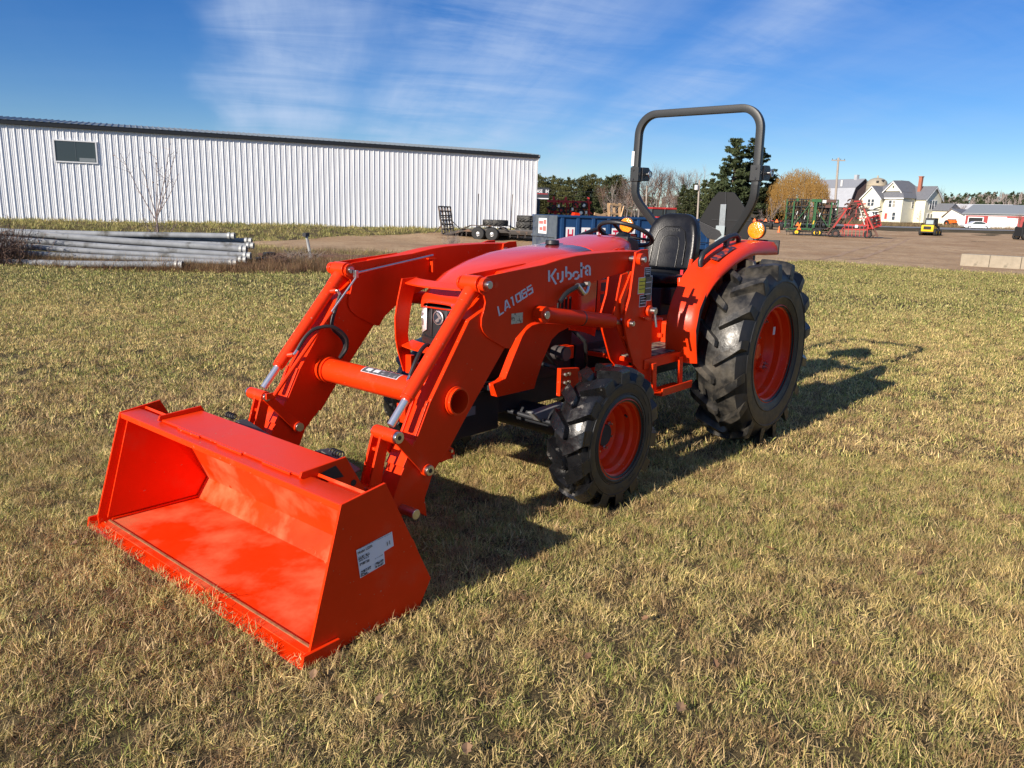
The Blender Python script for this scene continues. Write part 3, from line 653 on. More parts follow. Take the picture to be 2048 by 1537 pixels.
    MB().cyl(at3(lerp(A, B, .425), y), at3(lerp(A, B, .437), y), .0437, n=26).build('clamp_band', BLACKP, lc, 35)
    MB().cyl((A[0], s*.582, A[1]), (A[0], s*.640, A[1]), .044, n=24).build('cylinder_eye', ORANGE2, lc, 35, .004)
    MB().cyl((A[0], s*.52, A[1]), (A[0], s*.652, A[1]), .021, n=18).build('eye_pin', STEEL, lc, 35, .002)
    MB().cyl(at3(lerp(A, B, .78), y), at3(lerp(A, B, .98), y), .022, n=18).build('rod', STEEL, lc, 35)
    MB().cyl((B[0], s*.56, B[1]), (B[0], s*.615, B[1]), .036, n=18).build('rod_eye', ORANGE2, lc, 35, .003)
    # ---- loader post
    PO = Y2([(1272, 505), (1283, 500), (1296, 499), (1304, 613), (1303, 700), (1301, 766), (1288, 757), (1266, 728), (1252, 672), (1247, 640), (1260, 594)], .63)
    po = MB().prism(PO, s*.617, s*.632).build('loader_post', ORANGE2, TR, 30, .003)
    MB().prism([(x-.02, z) for x, z in PO], s*.437, s*.450).build('post_inner_plate', ORANGE2, po, 30, .003)
    BRP = Y2([(1243, 550), (1256, 545), (1247, 612), (1240, 635), (1262, 702), (1270, 735), (1250, 692), (1228, 642), (1227, 629)], .60)
    MB().prism(BRP, s*.590, s*.602).build('post_brace', ORANGE2, po, 30, .003)
    BRQ = Y2([(1262, 543), (1240, 600), (1241, 628), (1247, 628), (1247, 604), (1266, 546)], .61)
    MB().prism(BRQ, s*.603, s*.6155).build('post_rib', ORANGE, po, 30, .002)
    W2 = Y2([(1245, 675), (1264, 700), (1266, 696), (1247, 671)], .61)
    MB().prism(W2, s*.603, s*.616).build('post_rib', ORANGE, po, 30, .002)
    pv = onY(1277, 519, .63); MB().cyl((pv[0], s*.6325, pv[1]), (pv[0], s*.66, pv[1]), .036, n=22).build('pivot_boss', ORANGE, po, 35, .003)
    MB().cyl((pv[0], s*.42, pv[1]), (pv[0], s*.68, pv[1]), .018, n=16).build('pivot_pin', STEEL, po, 35, .002)
    pv = onY(1257, 647, .63); MB().cyl((pv[0], s*.6325, pv[1]), (pv[0], s*.648, pv[1]), .028, n=20).build('pivot_boss', ORANGE, po, 35, .003)
    MB().cyl((pv[0], s*.55, pv[1]), (pv[0], s*.668, pv[1]), .016, n=16).build('pivot_pin', STEEL, po, 35, .002)
    # lower mount: bracket down to the frame
    MB().bx(1.12, 1.40, s*.30, s*.43, .50, .66).build('post_mount', ORANGE2, po, 30, .006)
    MB().bx(1.14, 1.40, s*.43, s*.617, .64, .67).build('post_foot', ORANGE2, po, 30, .004)
    # lock lever
    q = onY(1302, 622, .65)
    MB().cyl((q[0]+.012, s*.633, q[1]), (q[0]+.012, s*.655, q[1]), .034, n=18).build('lever_boss', ORANGE, po, 35, .004)
    MB().cyl((q[0], s*.655, q[1]), (q[0], s*.685, q[1]), .022, n=18).cyl((q[0], s*.675, q[1]), (q[0]-.008, s*.69, q[1]-.10), .0075, n=10).build('lock_lever', STEEL, po, 35, .002)
    MB().prism(Y2([(1281, 634), (1297, 636), (1296, 642), (1288, 640)], .64), s*.633, s*.66).build('lever_stop', ORANGE, po, 30, .001)
    # square rear bracket on the boom's inside
    MB().cyl((1.33, s*.44, 1.385), (1.33, s*.4545, 1.385), .05, n=20).build('boom_boss', ORANGE, arm, 35, .003)
    if s < 0:
        MB().bx(2.085, 2.10, s*.454, s*.425, 1.255, 1.335).bx(2.06, 2.13, s*.454, s*.43, 1.335, 1.342).build('hose_hook', ORANGE, arm, 30, .001)
    # decals
    Yd = s*.5815
    if s > 0:
        def txt(t, size, name, m, x0, y0, x1, y1, up, Y=Yd, bold=.0, shear=0., xs=1.):
            a, b = onY(x0, y0, Y), onY(x1, y1, Y)
            return text_mesh(t, size, name, m, arm, frame((a[0], Y, a[1]), (b[0]-a[0], 0, b[1]-a[1]), up), .0008, bold, shear, xs)
        def strokes(lines, Y, wd, name, conv):
            for k, ln_ in enumerate(lines):
                P = [np.array((x, y), float) for x, y in ln_]; b_ = MB(); n2 = len(P); L2, R2 = [], []
                for i in range(n2):
                    d0 = P[i]-P[i-1] if i else P[1]-P[0]; d1 = P[i+1]-P[i] if i < n2-1 else d0
                    d0, d1 = d0/np.linalg.norm(d0), d1/np.linalg.norm(d1); m2 = d0+d1; m2 = m2/np.linalg.norm(m2) if np.linalg.norm(m2) > .3 else d0; nn = np.array([-m2[1], m2[0]]); w2 = wd/2/max(.55, float(m2@d0)); L2.append(P[i]+nn*w2); R2.append(P[i]-nn*w2)
                b_.v = [(q_[0], Y, q_[1]) for q_ in (onY(*conv(*p), Y) for p in L2+R2)]; b_.f = [(i, i+1, n2+i+1, n2+i) for i in range(n2-1)]
                b_.build(name, SILVERD, arm, None)
        def arcp(cx, cy, rx, ry, a0, a1, n=10): return [(cx+rx*math.cos(rad(a)), cy-ry*math.sin(rad(a))) for a in np.linspace(a0, a1, n)]
        z5 = lambda x, y: (1040+x/6.404, 460+y/6.404)
        strokes([[(372, 520), (373, 664)], [(462, 500), (402, 592), (464, 698)], [(485, 552), (486, 636)], [(546, 530), (546, 618), (540, 650), (512, 672)], [(591, 470), (592, 607)],
                 [(606, 549)]+arcp(622, 590, 34, 42, 80, -100, 9), arcp(718, 584, 36, 44, 205, 40, 9), [(755, 572)]+arcp(718, 584, 36, 44, 0, -120, 9), [(786, 420), (787, 610)], [(776, 490), (822, 481)], [(838, 505)]+arcp(866, 500, 28, 38, 165, 10, 8)+[(895, 584)], arcp(868, 548, 26, 28, 80, 280, 9)], .5712, 25., 'brand_decal', z5)
        adv, upv = np.array([42.5, -28.3]), np.array([-12., -60.])
        G_ = {'L': [[(.05, 1), (.05, 0), (.82, 0)]], 'A': [[(.0, 0), (.38, 1), (.58, 1), (.86, 0)], [(.2, .3), (.72, .3)]], '1': [[(.25, .95), (.52, .95), (.52, 0)]], '0': [[(.1, .12), (.1, .92), (.82, .92), (.82, .08), (.1, .08)]], '6': [[(.82, .92), (.1, .92), (.1, .08), (.82, .08), (.82, .54), (.12, .54)]], '5': [[(.82, .92), (.1, .92), (.1, .54), (.82, .54), (.82, .08), (.08, .08)]]}
        for i, ch2 in enumerate('LA1065'):
            o2 = np.array([903., 597.])+adv*i*(.98 if i < 2 else .955)
            strokes([[tuple(o2+adv*x*.92+upv*y) for x, y in l2] for l2 in G_[ch2]], .5813, 10.5, 'model_decal', lambda x, y: (740+x/3.493, 460+y/3.493))
        a = onY(1023, 628, .581); b = onY(1045, 646, .581)
        dp = MB().bx(b[0], a[0], .5805, .5818, b[1], a[1]).build('serial_plate', mat('serial_foil', (.50, .46, .33), .4, col2=(.12, .11, .08), c2=(.52, .56), c2scale=60), arm)
        for (x0, y0, x1, y1, m, nm_) in [(1290, 537, 1300, 552, BLACKD, 'warning_decal'), (1278, 557, 1290, 586, YELLOWD, 'caution_decal'), (1280, 592, 1291, 612, BLACKD, 'warning_decal'), (1291, 554, 1301, 600, mat('decal_grey', (.10, .095, .07), .5), 'warning_decal')]:
            a, b = onY(x0, y0, .632), onY(x1, y1, .632)
            MB().bx(b[0], a[0], .6322, .6332, b[1], a[1]).build(nm_, m, po)
            MB().bx(b[0]-.004, a[0]+.004, .6318, .6327, b[1]-.004, a[1]+.004).build('decal_border', WHITE, po)
            for k in range(3):
                zz_ = b[1]+(a[1]-b[1])*(.25+.25*k); MB().bx(b[0]+.008, a[0]-.006, .6333, .6337, zz_, zz_+.004).build('decal_print', BLACKD if m is YELLOWD else WHITE, po)
    # steel hydraulic line with an elbow on the boom's outside
hl = MB().tube([(2.14, .60, 1.17), (2.08, .60, 1.215), (1.98, .60, 1.245), (1.92, .60, 1.25)], .013, 10, sm=4).build('boom_hose', RUBBERH, TR, 35)
a, b, c_ = onY(1164, 588, .60), onY(1176, 590, .60), onY(1179, 578, .60)
MB().cyl((a[0]+.05, .60, 1.25), (a[0]-.01, .60, a[1]), .017, n=12).tube([(a[0]-.01, .60, a[1]), (a[0]-.035, .60, a[1]+.004), (a[0]-.052, .599, a[1]+.018), (a[0]-.058, .596, a[1]+.040), (a[0]-.058, .575, a[1]+.052)], .011, 10, sm=4).build('hose_fitting', STEEL, hl, 35)
MB().cyl((a[0]-.058, .572, a[1]+.050), (a[0]-.058, .606, a[1]+.050), .017, n=6).build('banjo_nut', STEEL, hl, 35)
# torque tube across the arms
tt = MB().cyl((2.905, -.60, .745), (2.905, .60, .745), .066, n=40, cap=False).cyl((2.905, -.60, .745), (2.905, .60, .745), .058, n=40, cap=False)
for yy in (-.6, .6): tt.lathe([(.058, 0), (.066, 0)], (2.905, yy, .745), 40)
tt = tt.build('torque_tube', ORANGE, TR, 35)
for s in (1, -1):
    MB().lathe([(.0662, 0), (.072, 0), (.072, s*.012), (.0662, s*.012)], (2.905, s*.571, .745), 36).build('tube_collar', ORANGE, tt, 30)
    MB().lathe([(.0665, 0), (.075, 0), (.072, s*.06), (.0665, s*.06)], (2.905, s*.395, .745), 36).build('tube_sleeve', ORANGE, tt, 30)
def ontube(a0, a1, y0, y1, r, m, name):
    n = 6; vs = []
    for y in (y0, y1):
        for i in range(n+1):
            t = rad(a0+(a1-a0)*i/n); vs.append((2.905+r*math.cos(t), y, .745+r*math.sin(t)))
    MB().add(vs, [(i, i+1, n+2+i, n+1+i) for i in range(n)]).build(name, m, tt, 60)
ontube(48, 92, -.085, .20, .0668, WHITE, 'tube_decal_border'); ontube(50, 90, -.080, .195, .0672, mat('decal_dark', (.08, .08, .085), .5, col2=(.3, .3, .32), c2=(.55, .6), c2scale=50), 'tube_decal')
ontube(60, 82, -.055, -.015, .0676, WHITE, 'decal_panel'); ontube(60, 82, .005, .045, .0676, WHITE, 'decal_panel')
# level indicator rod on the right-hand arm
lr = MB().cyl((2.72, -.40, 1.275), (2.10, -.425, 1.36), .0075, n=10).build('level_indicator_rod', STEEL, TR, 35)
MB().bx(2.712, 2.732, -.412, -.385, 1.250, 1.292).build('rod_clip', STEEL, lr, 30, .003)
MB().cyl((2.725, -.395, 1.25), (2.875, -.43, 1.06), .006, n=10).build('indicator_link', STEEL, lr, 35)
MB().cyl((2.870, -.43, 1.065), (3.255, -.425, .650), .0115, n=10).bx(3.24, 3.30, -.432, -.424, .635, .668).build('indicator_tube', ORANGE, lr, 35, .002)
# hoses to the bucket cylinders
for s in (1, -1):
    a = lerp(Cc, Cd, .20); b = lerp(Cc, Cd, .70)
    h1 = MB().tube([(a[0]-.03, s*.449, a[1]-.02), (a[0]+.01, s*.445, a[1]-.10), (2.86, s*.44, .98), (2.80, s*.43, .91), (2.80, s*.41, .86), (2.84, s*.40, .81)], .0105, 8, sm=5).build('cylinder_hose', RUBBERH, TR, 40)
    h2 = MB().tube([(b[0]-.03, s*.449, b[1]+.03), (b[0]-.08, s*.44, b[1]+.10), (2.98, s*.42, .985), (2.90, s*.38, .99), (2.83, s*.36, .93), (2.82, s*.37, .86), (2.86, s*.38, .81)], .0105, 8, sm=5).build('cylinder_hose', RUBBERH, TR, 40)
# quick-attach latches (dark) on the back of the bucket
for s in (1, -1):
    q = MB().bar((3.45, s*.16, .50), (3.50, s*.34, .575), .06, .016).bar((3.50, s*.34, .575), (3.44, s*.50, .50), .05, .016).build('latch_lever', GREYP, TR, 30, .004)
    MB().tube([(3.50+.014*math.cos(i), s*(.40+.003*i), .585+.014*math.sin(i)) for i in np.arange(0, 25, .6)], .004, 6).build('latch_spring', DARKM, q, 40)
    MB().prism([(3.41, .42), (3.37, .14), (3.33, .14), (3.37, .42)], s*.20, s*.56).build('coupler_plate', ORANGE2, q, 30, .003)
# ---------------------------------------------------------------- brush guard
bg_ = empty('brush_guard'); bg_.parent = TR
RPf = [(2.49, 1.245), (2.525, 1.12), (2.545, 1.02), (2.54, .90), (2.525, .83), (2.48, .70)]; RPb = [(2.38, .68), (2.435, .84), (2.445, .92), (2.43, 1.04), (2.405, 1.14), (2.37, 1.25)]
for s in (1, -1):
    MB().prism(RPf+RPb, s*.27, s*.280).build('guard_plate', ORANGE2, bg_, 30, .002)
    MB().prism([(2.47, .80), (2.44, .80), (2.42, .76), (2.44, .70), (2.47, .69)], s*.22, s*.268).build('guard_foot', ORANGE2, bg_, 30, .003)
    MB().bx(2.36, 2.44, s*.235, s*.268, .70, .74).build('guard_foot', ORANGE2, bg_, 30, .003)
for z0, xb, xs_ in ((1.235, 2.455, .13), (.872, 2.485, .10)):
    n = 14; top = []
    secs = []
    for i in range(n+1):
        t = -1+2*i/n; x = xb-.03+xs_*(1-t*t)*.55; y = .275*t
        tilt = .012
        secs.append([(x-.045, y, z0+tilt), (x+.04, y, z0-tilt), (x+.04, y, z0-tilt-.008), (x-.045, y, z0+tilt-.008)])
    MB().sweep(secs).build('guard_strap', ORANGE, bg_, 40)
# ---------------------------------------------------------------- hood
def hood_sections(xs):
    """xs: list of (x, half width, top z, shoulder z, bottom z)"""
    secs = []
    for x, w, zt, zs, zb in xs:
        lp = [(x, w*1.0, zb)]
        lp.append((x, w*1.01, zb+(zs-zb)*.55))
        for i in range(0, 17):
            a = math.pi*i/16; c, s_ = math.cos(a), math.sin(a)
            lp.append((x, w*math.copysign(abs(c)**.62, c), zs+(zt-zs)*abs(s_)**.62))
        lp.append((x, -w*1.01, zb+(zs-zb)*.55)); lp.append((x, -w, zb))
        secs.append(lp)
    return secs
hd = MB().sweep(hood_sections([(2.47, .120, 1.126, 1.105, 1.098), (2.452, .155, 1.148, 1.110, 1.090), (2.42, .185, 1.178, 1.116, 1.080), (2.34, .218, 1.235, 1.13, 1.068), (2.22, .25, 1.30, 1.17, 1.05), (2.05, .268, 1.355, 1.22, 1.02), (1.85, .285, 1.398, 1.26, .985), (1.60, .298, 1.425, 1.29, .965), (1.36, .306, 1.442, 1.31, .975)]), cap=False)
hd = hd.build('hood', HOODP, TR, 50); q = hd.modifiers.new('s', 'SOLIDIFY'); q.thickness = .006; q.offset = -1
cw = MB().sweep(hood_sections([(1.345, .306, 1.442, 1.31, .975), (1.20, .305, 1.462, 1.33, 1.00), (1.05, .295, 1.487, 1.36, 1.02), (.93, .27, 1.500, 1.38, 1.05), (.84, .23, 1.495, 1.39, 1.10)]), cap=True).build('dash_cowl', HOODP, TR, 50)
MB().sweep(hood_sections([(1.357, .303, 1.438, 1.306, .975), (1.348, .303, 1.438, 1.306, .975)]), cap=True).build('hood_seam', BLACKS, hd, 50)
MB().cyl((1.40, -.03, 1.438), (1.40, -.03, 1.466), .048, .044, n=24).build('fuel_cap', BLACKP, hd, 35, .004)
for k in range(3):
    MB().bx(1.20, 1.31, .3065, .309, 1.08+k*.075, 1.135+k*.075).build('side_decal', mat('decal_dim', (.05, .045, .05), .5), cw)
MB().bx(1.275, 1.305, .3092, .3097, 1.235, 1.28).build('side_decal', WHITE, cw)
for k in range(4):
    MB().bx(1.62+k*.04, 1.635+k*.04, .295, .3045, 1.02, 1.14).build('vent_slot', BLACKS, hd)
# lower side shroud that closes the engine bay above the frame
MB().prism([(1.30, 1.0), (1.42, 1.0), (1.62, .99), (1.62, .93), (1.45, .90), (1.33, .86)], .285, .297).build('side_shroud', HOODP, hd, 30, .004)
# ---------------------------------------------------------------- grille and lamps
def gx(y): return 2.462-.10*(abs(y)/.235)**2.4-(.0 if abs(y) < .2 else (abs(y)-.2)*.9)
def grille_loop(z, d=0., w=.235):
    lp = []
    for i in range(21):
        y = -w+2*w*i/20; lp.append((gx(y)+d, y, z))
    lp += [(2.10, w, z), (2.10, -w, z)]
    return lp
gr = MB().sweep([grille_loop(.70, -.06, .21), grille_loop(.80, -.03, .228), grille_loop(.905, .012), grille_loop(.925, .012), grille_loop(.930, -.004), grille_loop(1.06, -.008), grille_loop(1.100, -.022, .205)]).build('grille', BLACKP, TR, 30)
def patch(y0, y1, z0, z1, d, name, m, par, sl=0., n=8):
    vs = []
    for j in (0, 1):
        for i in range(n+1):
            t = i/n; y = y0+(y1-y0)*t; z = (z0, z1)[j]+sl*(t-.5)*(1 if j == 0 else .4); vs.append((gx(y)+d, y, z))
    o = MB().add(vs, [(i, i+1, n+2+i, n+1+i) for i in range(n)]).build(name, m, par, 60)
    q = o.modifiers.new('s', 'SOLIDIFY'); q.thickness = .006; q.offset = 0; return o
LENS = mat('headlamp_glass', (.86, .86, .88), .06, 0, .6, .6, var=.22, vscale=26, bump=.35, bscale=38)
for s in (1, -1):
    hl_ = patch(s*.112, s*.232, .940, 1.092, .002, 'headlight', LENS, gr, -.05)
    patch(s*.150, s*.178, .985, 1.055, .006, 'reflector', CHROME, hl_, -.01)
    patch(s*.190, s*.215, .965, 1.06, .006, 'reflector', mat('lens_silver', (.55, .55, .56), .15, .6), hl_, -.01)
for k in range(7):
    z = .725+k*.024; patch(-.19, .19, z, z+.008, -.022+.004*k, 'grille_slat', GREYP, gr)
for y in (-.06, .06): patch(y-.003, y+.003, .935, 1.09, .0, 'grille_rib', GREYP, gr, 0, 2)
bd = MB().lathe([(.034, .006), (.040, .004), (.041, .0)], (0, 0, 0), 30).build('badge', CHROME, gr, 40)
bd.rotation_euler = (0, rad(-4), rad(-90)); bd.location = (gx(0)+.001, .0, 1.045)
k_ = MB().lathe([(.001, .0035), (.034, .0035), (.034, 0)], (0, 0, 0), 30).build('badge_field', mat('badge_dark', (.03, .035, .05), .3), bd, 40)
MB().prism([(-.026, .008), (.004, .030), (.014, .022), (-.006, .004), (.020, -.018), (.010, -.028), (-.010, -.018), (-.010, -.006), (-.026, -.004)], .0036, .0062).build('badge_mark', CHROME, bd, 30)
# ---------------------------------------------------------------- frame, engine, axles (mostly in deep shade)
ch = MB().bx(1.35, 2.46, -.17, .17, .46, .62).bx(-.25, 1.40, -.20, .20, .45, .80).build('chassis', DARKM, TR, 30, .01)
MB().bx(2.10, 2.40, -.19, .19, .62, 1.04).build('radiator', BLACKS, ch, 30, .005)
MB().bx(1.45, 2.10, -.20, .20, .62, 1.00).bx(1.5, 2.0, -.13, .13, 1.0, 1.2).build('engine_block', DARKM, ch, 30, .01)
MB().bx(2.36, 2.58, -.20, .21, .42, .57).build('front_bolster', ORANGE2, ch, 30, .008)
MB().bx(2.52, 2.66, -.13, -.06, .50, .565).build('bolster_lug', ORANGE2, ch, 30, .004)
MB().bx(2.20, 2.58, .215, .235, .40, .64).build('bolster_plate', BLACKP, ch, 30, .004)
MB().bx(2.40, 2.50, .2355, .237, .52, .57).build('bolster_decal', mat('decal_grey2', (.16, .16, .17), .5), ch)
MB().cyl((1.895, -.62, .42), (1.895, .62, .42), .085, n=18).build('front_axle', DARKM, ch, 35)
for s in (1, -1):
    MB().cyl((1.895, s*.56, .36), (1.895, s*.56, .56), .075, .06, n=16).cyl((1.895, s*.56, .42), (1.895, s*.735, .41), .095, .07, n=18).build('axle_knuckle', DARKM, ch, 35, .006)
    MB().prism([(2.10, .505), (1.80, .52), (1.80, .47), (1.86, .43), (2.03, .445)], s*.36, s*.42).build('steering_arm', mat('grey_cast', (.24, .245, .25), .5), ch, 30, .008)
    MB().cyl((2.05, s*.15, .47), (2.0, s*.50, .44), .014, n=10).build('tie_rod', DARKM, ch, 35)
    MB().cyl((0, s*.2, .685), (0, s*.70, .685), .14, .10, n=20).build('rear_axle_housing', DARKM, ch, 35, .01)
    MB().prism([(1.87, .74), (1.68, .72), (1.66, .57), (1.87, .57)], s*.40, s*.43).build('side_bracket', ORANGE2, ch, 30, .004)
    for x in (1.83, 1.795):
        for z in (.60, .65, .70): MB().cyl((x, s*.43, z), (x, s*.443, z), .012, n=6).build('bracket_bolt', STEEL, ch)
MB().cyl((1.72, .26, .80), (1.72, .36, .80), .045, n=18).build('oil_filter', mat('filter_grey', (.07, .06, .06), .4), ch, 35, .004)
MB().bx(1.62, 1.70, .26, .34, .76, .84).build('filter_label', ORANGE2, ch, 30, .004)
for k, (a, b, c_) in enumerate([((2.05, .2, .95), (1.95, .33, .88), (1.75, .30, .72)), ((2.0, .2, .8), (1.9, .36, .75), (1.6, .3, .66)), ((1.6, .2, 1.0), (1.5, .34, .85), (1.42, .30, .68))]):
    MB().tube([a, lerp(a, b, .6), b, lerp(b, c_, .5), c_], .013, 7).build('engine_hose', RUBBERH, ch, 40)
MB().cyl((1.30, .30, .62), (.80, .30, .55), .05, n=16).build('fuel_tank_pipe', DARKM, ch, 35)
# loader side frame: curved plate rising beside the hood
SF = Y2([(1081, 646), (1064, 651), (1052, 661), (1045, 672), (1026, 718), (1011, 757), (1003, 764), (990, 770), (995, 795), (1069, 778), (1073, 762), (1086, 722), (1104, 680), (1118, 666), (1135, 657), (1146, 649)], .385)
for s in (1,):
    sf = MB().prism(SF, s*.335, s*.385).build('loader_frame', ORANGE2, TR, 30, .004)
    MB().prism([(2.36, .66), (2.36, .69), (2.10, .68), (2.10, .62)], s*.17, s*.38).build('frame_foot', DARKM, sf, 30, .004)
# ---------------------------------------------------------------- platform and step
pf = MB().bx(.50, 1.27, -.60, .63, .715, .745).build('platform', ORANGE, TR, 30, .008)
MB().bx(.56, 1.25, -.57, .60, .746, .752).build('floor_mat', mat('muddy_mat', (.03, .03, .03), .7, col2=(.22, .19, .14), c2=(.42, .55), c2scale=14, bump=.3, bscale=60), pf)
MB().bx(.50, 1.27, .6305, .642, .685, .747).build('platform_edge', ORANGE, pf, 30, .003)
for s in (1,):
    st = MB().bx(.80, 1.20, .60, .745, .515, .528).bx(.80, 1.20, .735, .747, .528, .565).build('step', ORANGE, TR, 30, .003)
    for x in (.82, 1.17): MB().prism([(x-.02, .52), (x+.03, .52), (x+.05, .72), (x+.0, .72)], .66, .675).build('step_hanger', ORANGE, st, 30, .003)
# ---------------------------------------------------------------- rear fenders
FS = [((.80, .67), (.765, .67), (.74, .67)), ((.835, .88), (.81, .89), (.79, .90)), ((.80, 1.05), (.765, 1.06), (.735, 1.055)), ((.68, 1.22), (.64, 1.205), (.60, 1.185)), ((.51, 1.335), (.45, 1.315), (.40, 1.285)), ((.27, 1.425), (.22, 1.400), (.18, 1.355)), ((.0, 1.468), (-.02, 1.455), (-.03, 1.392)), ((-.26, 1.480), (-.27, 1.474), (-.27, 1.388)), ((-.47, 1.478), (-.48, 1.470), (-.485, 1.385))]
for s in (1, -1):
    secs = []
    for a, b, c_ in FS:
        top = [(a[0], s*.545, a[1]), (b[0]*.3+a[0]*.7, s*.60, b[1]*.3+a[1]*.7), (b[0], s*.700, b[1]), (.45*b[0]+.55*c_[0], s*.728, .6*b[1]+.4*c_[1]), (c_[0], s*.740, c_[1])]
        cx, cz = 0.02, .70
        inn = []
        for p in top[::-1]:
            d = Vector((p[0]-cx, 0, p[2]-cz)).normalized()*.014; inn.append((p[0]-d.x, p[1]-s*.003, p[2]-d.z))
        secs.append(top+inn)
    # refine along the arch
    fine = []
    for i in range(len(secs)-1):
        p0, p1, p2, p3 = (secs[max(i-1, 0)], secs[i], secs[i+1], secs[min(i+2, len(secs)-1)])
        for k in range(5):
            t = k/5
            fine.append([tuple(.5*((2*b)+(-a+c)*t+(2*a-5*b+4*c-d)*t*t+(-a+3*b-3*c+d)*t**3) for a, b, c, d in zip(A, B, C, D)) for A, B, C, D in zip(p0, p1, p2, p3)])
    fine.append(secs[-1])
    fe = MB().sweep(fine).build('rear_fender', ORANGE, TR, 40)
    # inner wall
    iw = [(f[0][0], f[0][2]-.004) for f in fine]
    MB().prism(iw+[(-.47, 1.0), (-.2, .74), (.3, .70)], s*.535, s*.548).build('fender_wall', ORANGE, fe, 30)
    MB().bx(-.505, -.486, s*.54, s*.742, 1.375, 1.485).build('fender_end_trim', BLACKP, fe, 30, .006)
    MB().prism([(.765, .80), (.800, .90), (.768, 1.04), (.69, 1.145), (.69, 1.10), (.745, 1.0), (.762, .88)], s*.741, s*.7425).build('fender_edge_trim', BLACKS, fe)
    # grab handle
    hp = [(.515, s*.60, 1.27), (.535, s*.60, 1.345), (.50, s*.60, 1.395), (.40, s*.60, 1.432), (.24, s*.60, 1.478), (.09, s*.60, 1.512), (0.0, s*.60, 1.520), (-.05, s*.60, 1.500), (-.06, s*.60, 1.455)]
    MB().tube(hp, .019, 12).build('grab_handle', BLACKP, fe, 60)
    MB().bx(.12, .17, s*.585, s*.615, 1.43, 1.50).build('handle_bracket', BLACKP, fe, 35, .004)
    # model decal on the fender top
    n_ = 5; A_, B_ = (.40, 1.373), (.12, 1.447)
    MB().add([(.44, s*.625, 1.362), (.15, s*.625, 1.445), (.15, s*.68, 1.438), (.44, s*.68, 1.350)], [(0, 1, 2, 3)]).build('fender_decal', mat('decal_deep', (.04, .03, .05), .4, col2=(.5, .05, .02), c2=(.5, .56), c2scale=22), fe)
    # amber beacon
    bc = MB().cyl((-.40, s*.588, 1.47), (-.40, s*.588, 1.50), .022, n=14).bx(-.425, -.375, s*.588-.02, s*.588+.02, 1.468, 1.478).build('warning_beacon', BLACKP, TR, 35)
    MB().cyl((-.43, s*.588, 1.555), (-.395, s*.588, 1.555), .066, .070, n=28).build('beacon_housing', BLACKP, bc, 35, .005)
    L_ = MB()
    prof = [(.066, 0), (.066, .010), (.062, .018), (.048, .022), (.025, .024), (.001, .025)]
    L_.lathe([(r, y) for r, y in prof], (0, 0, 0), 28)
    lo = L_.build('amber_lens', mat('amber_lens', (.90, .27, .008), .12, 0, .6, .5, var=.35, vscale=40, bump=.6, bscale=55), bc, 40)
    lo.rotation_euler = (0, 0, rad(-90)); lo.location = (-.395, s*.588, 1.555)
# ---------------------------------------------------------------- seat and controls
se = MB()
def seat_loop(z, xb, w, t, c):
    lp = []
    for i in range(24):
        a = 2*math.pi*i/24; cx_, sy = math.cos(a), math.sin(a)
        y = w*math.copysign(abs(sy)**.55, sy); x = xb+t*math.copysign(abs(cx_)**.7, cx_)
        if cx_ > 0: x += c*(abs(y)/w)**2.2
        lp.append((x, y, z))
    return lp
se.sweep([seat_loop(1.19, -.12, .19, .03, .02), seat_loop(1.22, -.13, .222, .06, .045), seat_loop(1.30, -.15, .232, .062, .05), seat_loop(1.40, -.17, .232, .06, .05), seat_loop(1.50, -.19, .222, .058, .05), seat_loop(1.58, -.205, .200, .055, .04), seat_loop(1.63, -.215, .165, .048, .03), seat_loop(1.655, -.22, .125, .036, .02), seat_loop(1.668, -.222, .08, .02, .01)])
se = se.build('seat', SEATM, TR, 60); q = se.modifiers.new('s', 'SUBSURF'); q.levels = q.render_levels = 1
def pad_loop(x, zt, w, th):
    return [(x, w*math.copysign(abs(math.sin(a))**.6, math.sin(a)), zt+th*math.copysign(abs(math.cos(a))**.6, math.cos(a))) for a in np.linspace(0, 2*math.pi, 20, endpoint=False)]
cu_ = MB().sweep([pad_loop(-.18, 1.16, .16, .03), pad_loop(-.14, 1.17, .215, .06), pad_loop(.0, 1.165, .228, .06), pad_loop(.15, 1.172, .225, .06), pad_loop(.26, 1.175, .205, .052), pad_loop(.30, 1.168, .16, .03)]).build('cushion', SEATM, se, 60)
q = cu_.modifiers.new('s', 'SUBSURF'); q.levels = q.render_levels = 1
# stitched seams standing proud on the backrest
def sx(z): return float(np.interp(z, [1.22, 1.30, 1.40, 1.50, 1.58, 1.63], [-.066, -.086, -.108, -.130, -.148, -.165]))
for pts in ([(-.085, 1.24), (-.085, 1.42), (-.07, 1.475), (-.03, 1.495), (.03, 1.495), (.07, 1.475), (.085, 1.42), (.085, 1.24)], [(-.15, 1.27), (-.145, 1.44), (-.115, 1.53), (-.06, 1.565), (.06, 1.565), (.115, 1.53), (.145, 1.44), (.15, 1.27)]):
    MB().tube([(sx(z)+.05*(abs(y)/.23)**2.2+.0005, y, z) for y, z in pts], .0045, 6).build('seat_piping', SEATM, se, 60)
text_mesh('KUBOTA', .036, 'seat_emboss', mat('seat_emboss', (.028, .028, .028), .5), se, frame((sx(1.54)+.006, -.072, 1.525), (0, 1, 0), (-.25, 0, 1)), .002)
MB().bx(-.12, .28, -.17, .17, .86, 1.11).bx(-.05, .22, -.22, .22, .98, 1.11).build('seat_base', BLACKS, se, 30, .01)
MB().bx(-.20, .55, -.50, .50, .72, .90).build('under_seat_panel', ORANGE, TR, 30, .02)
tp = MB().bx(.50, .72, -.16, .34, .72, .93).build('transmission_cover', ORANGE, TR, 30, .03)
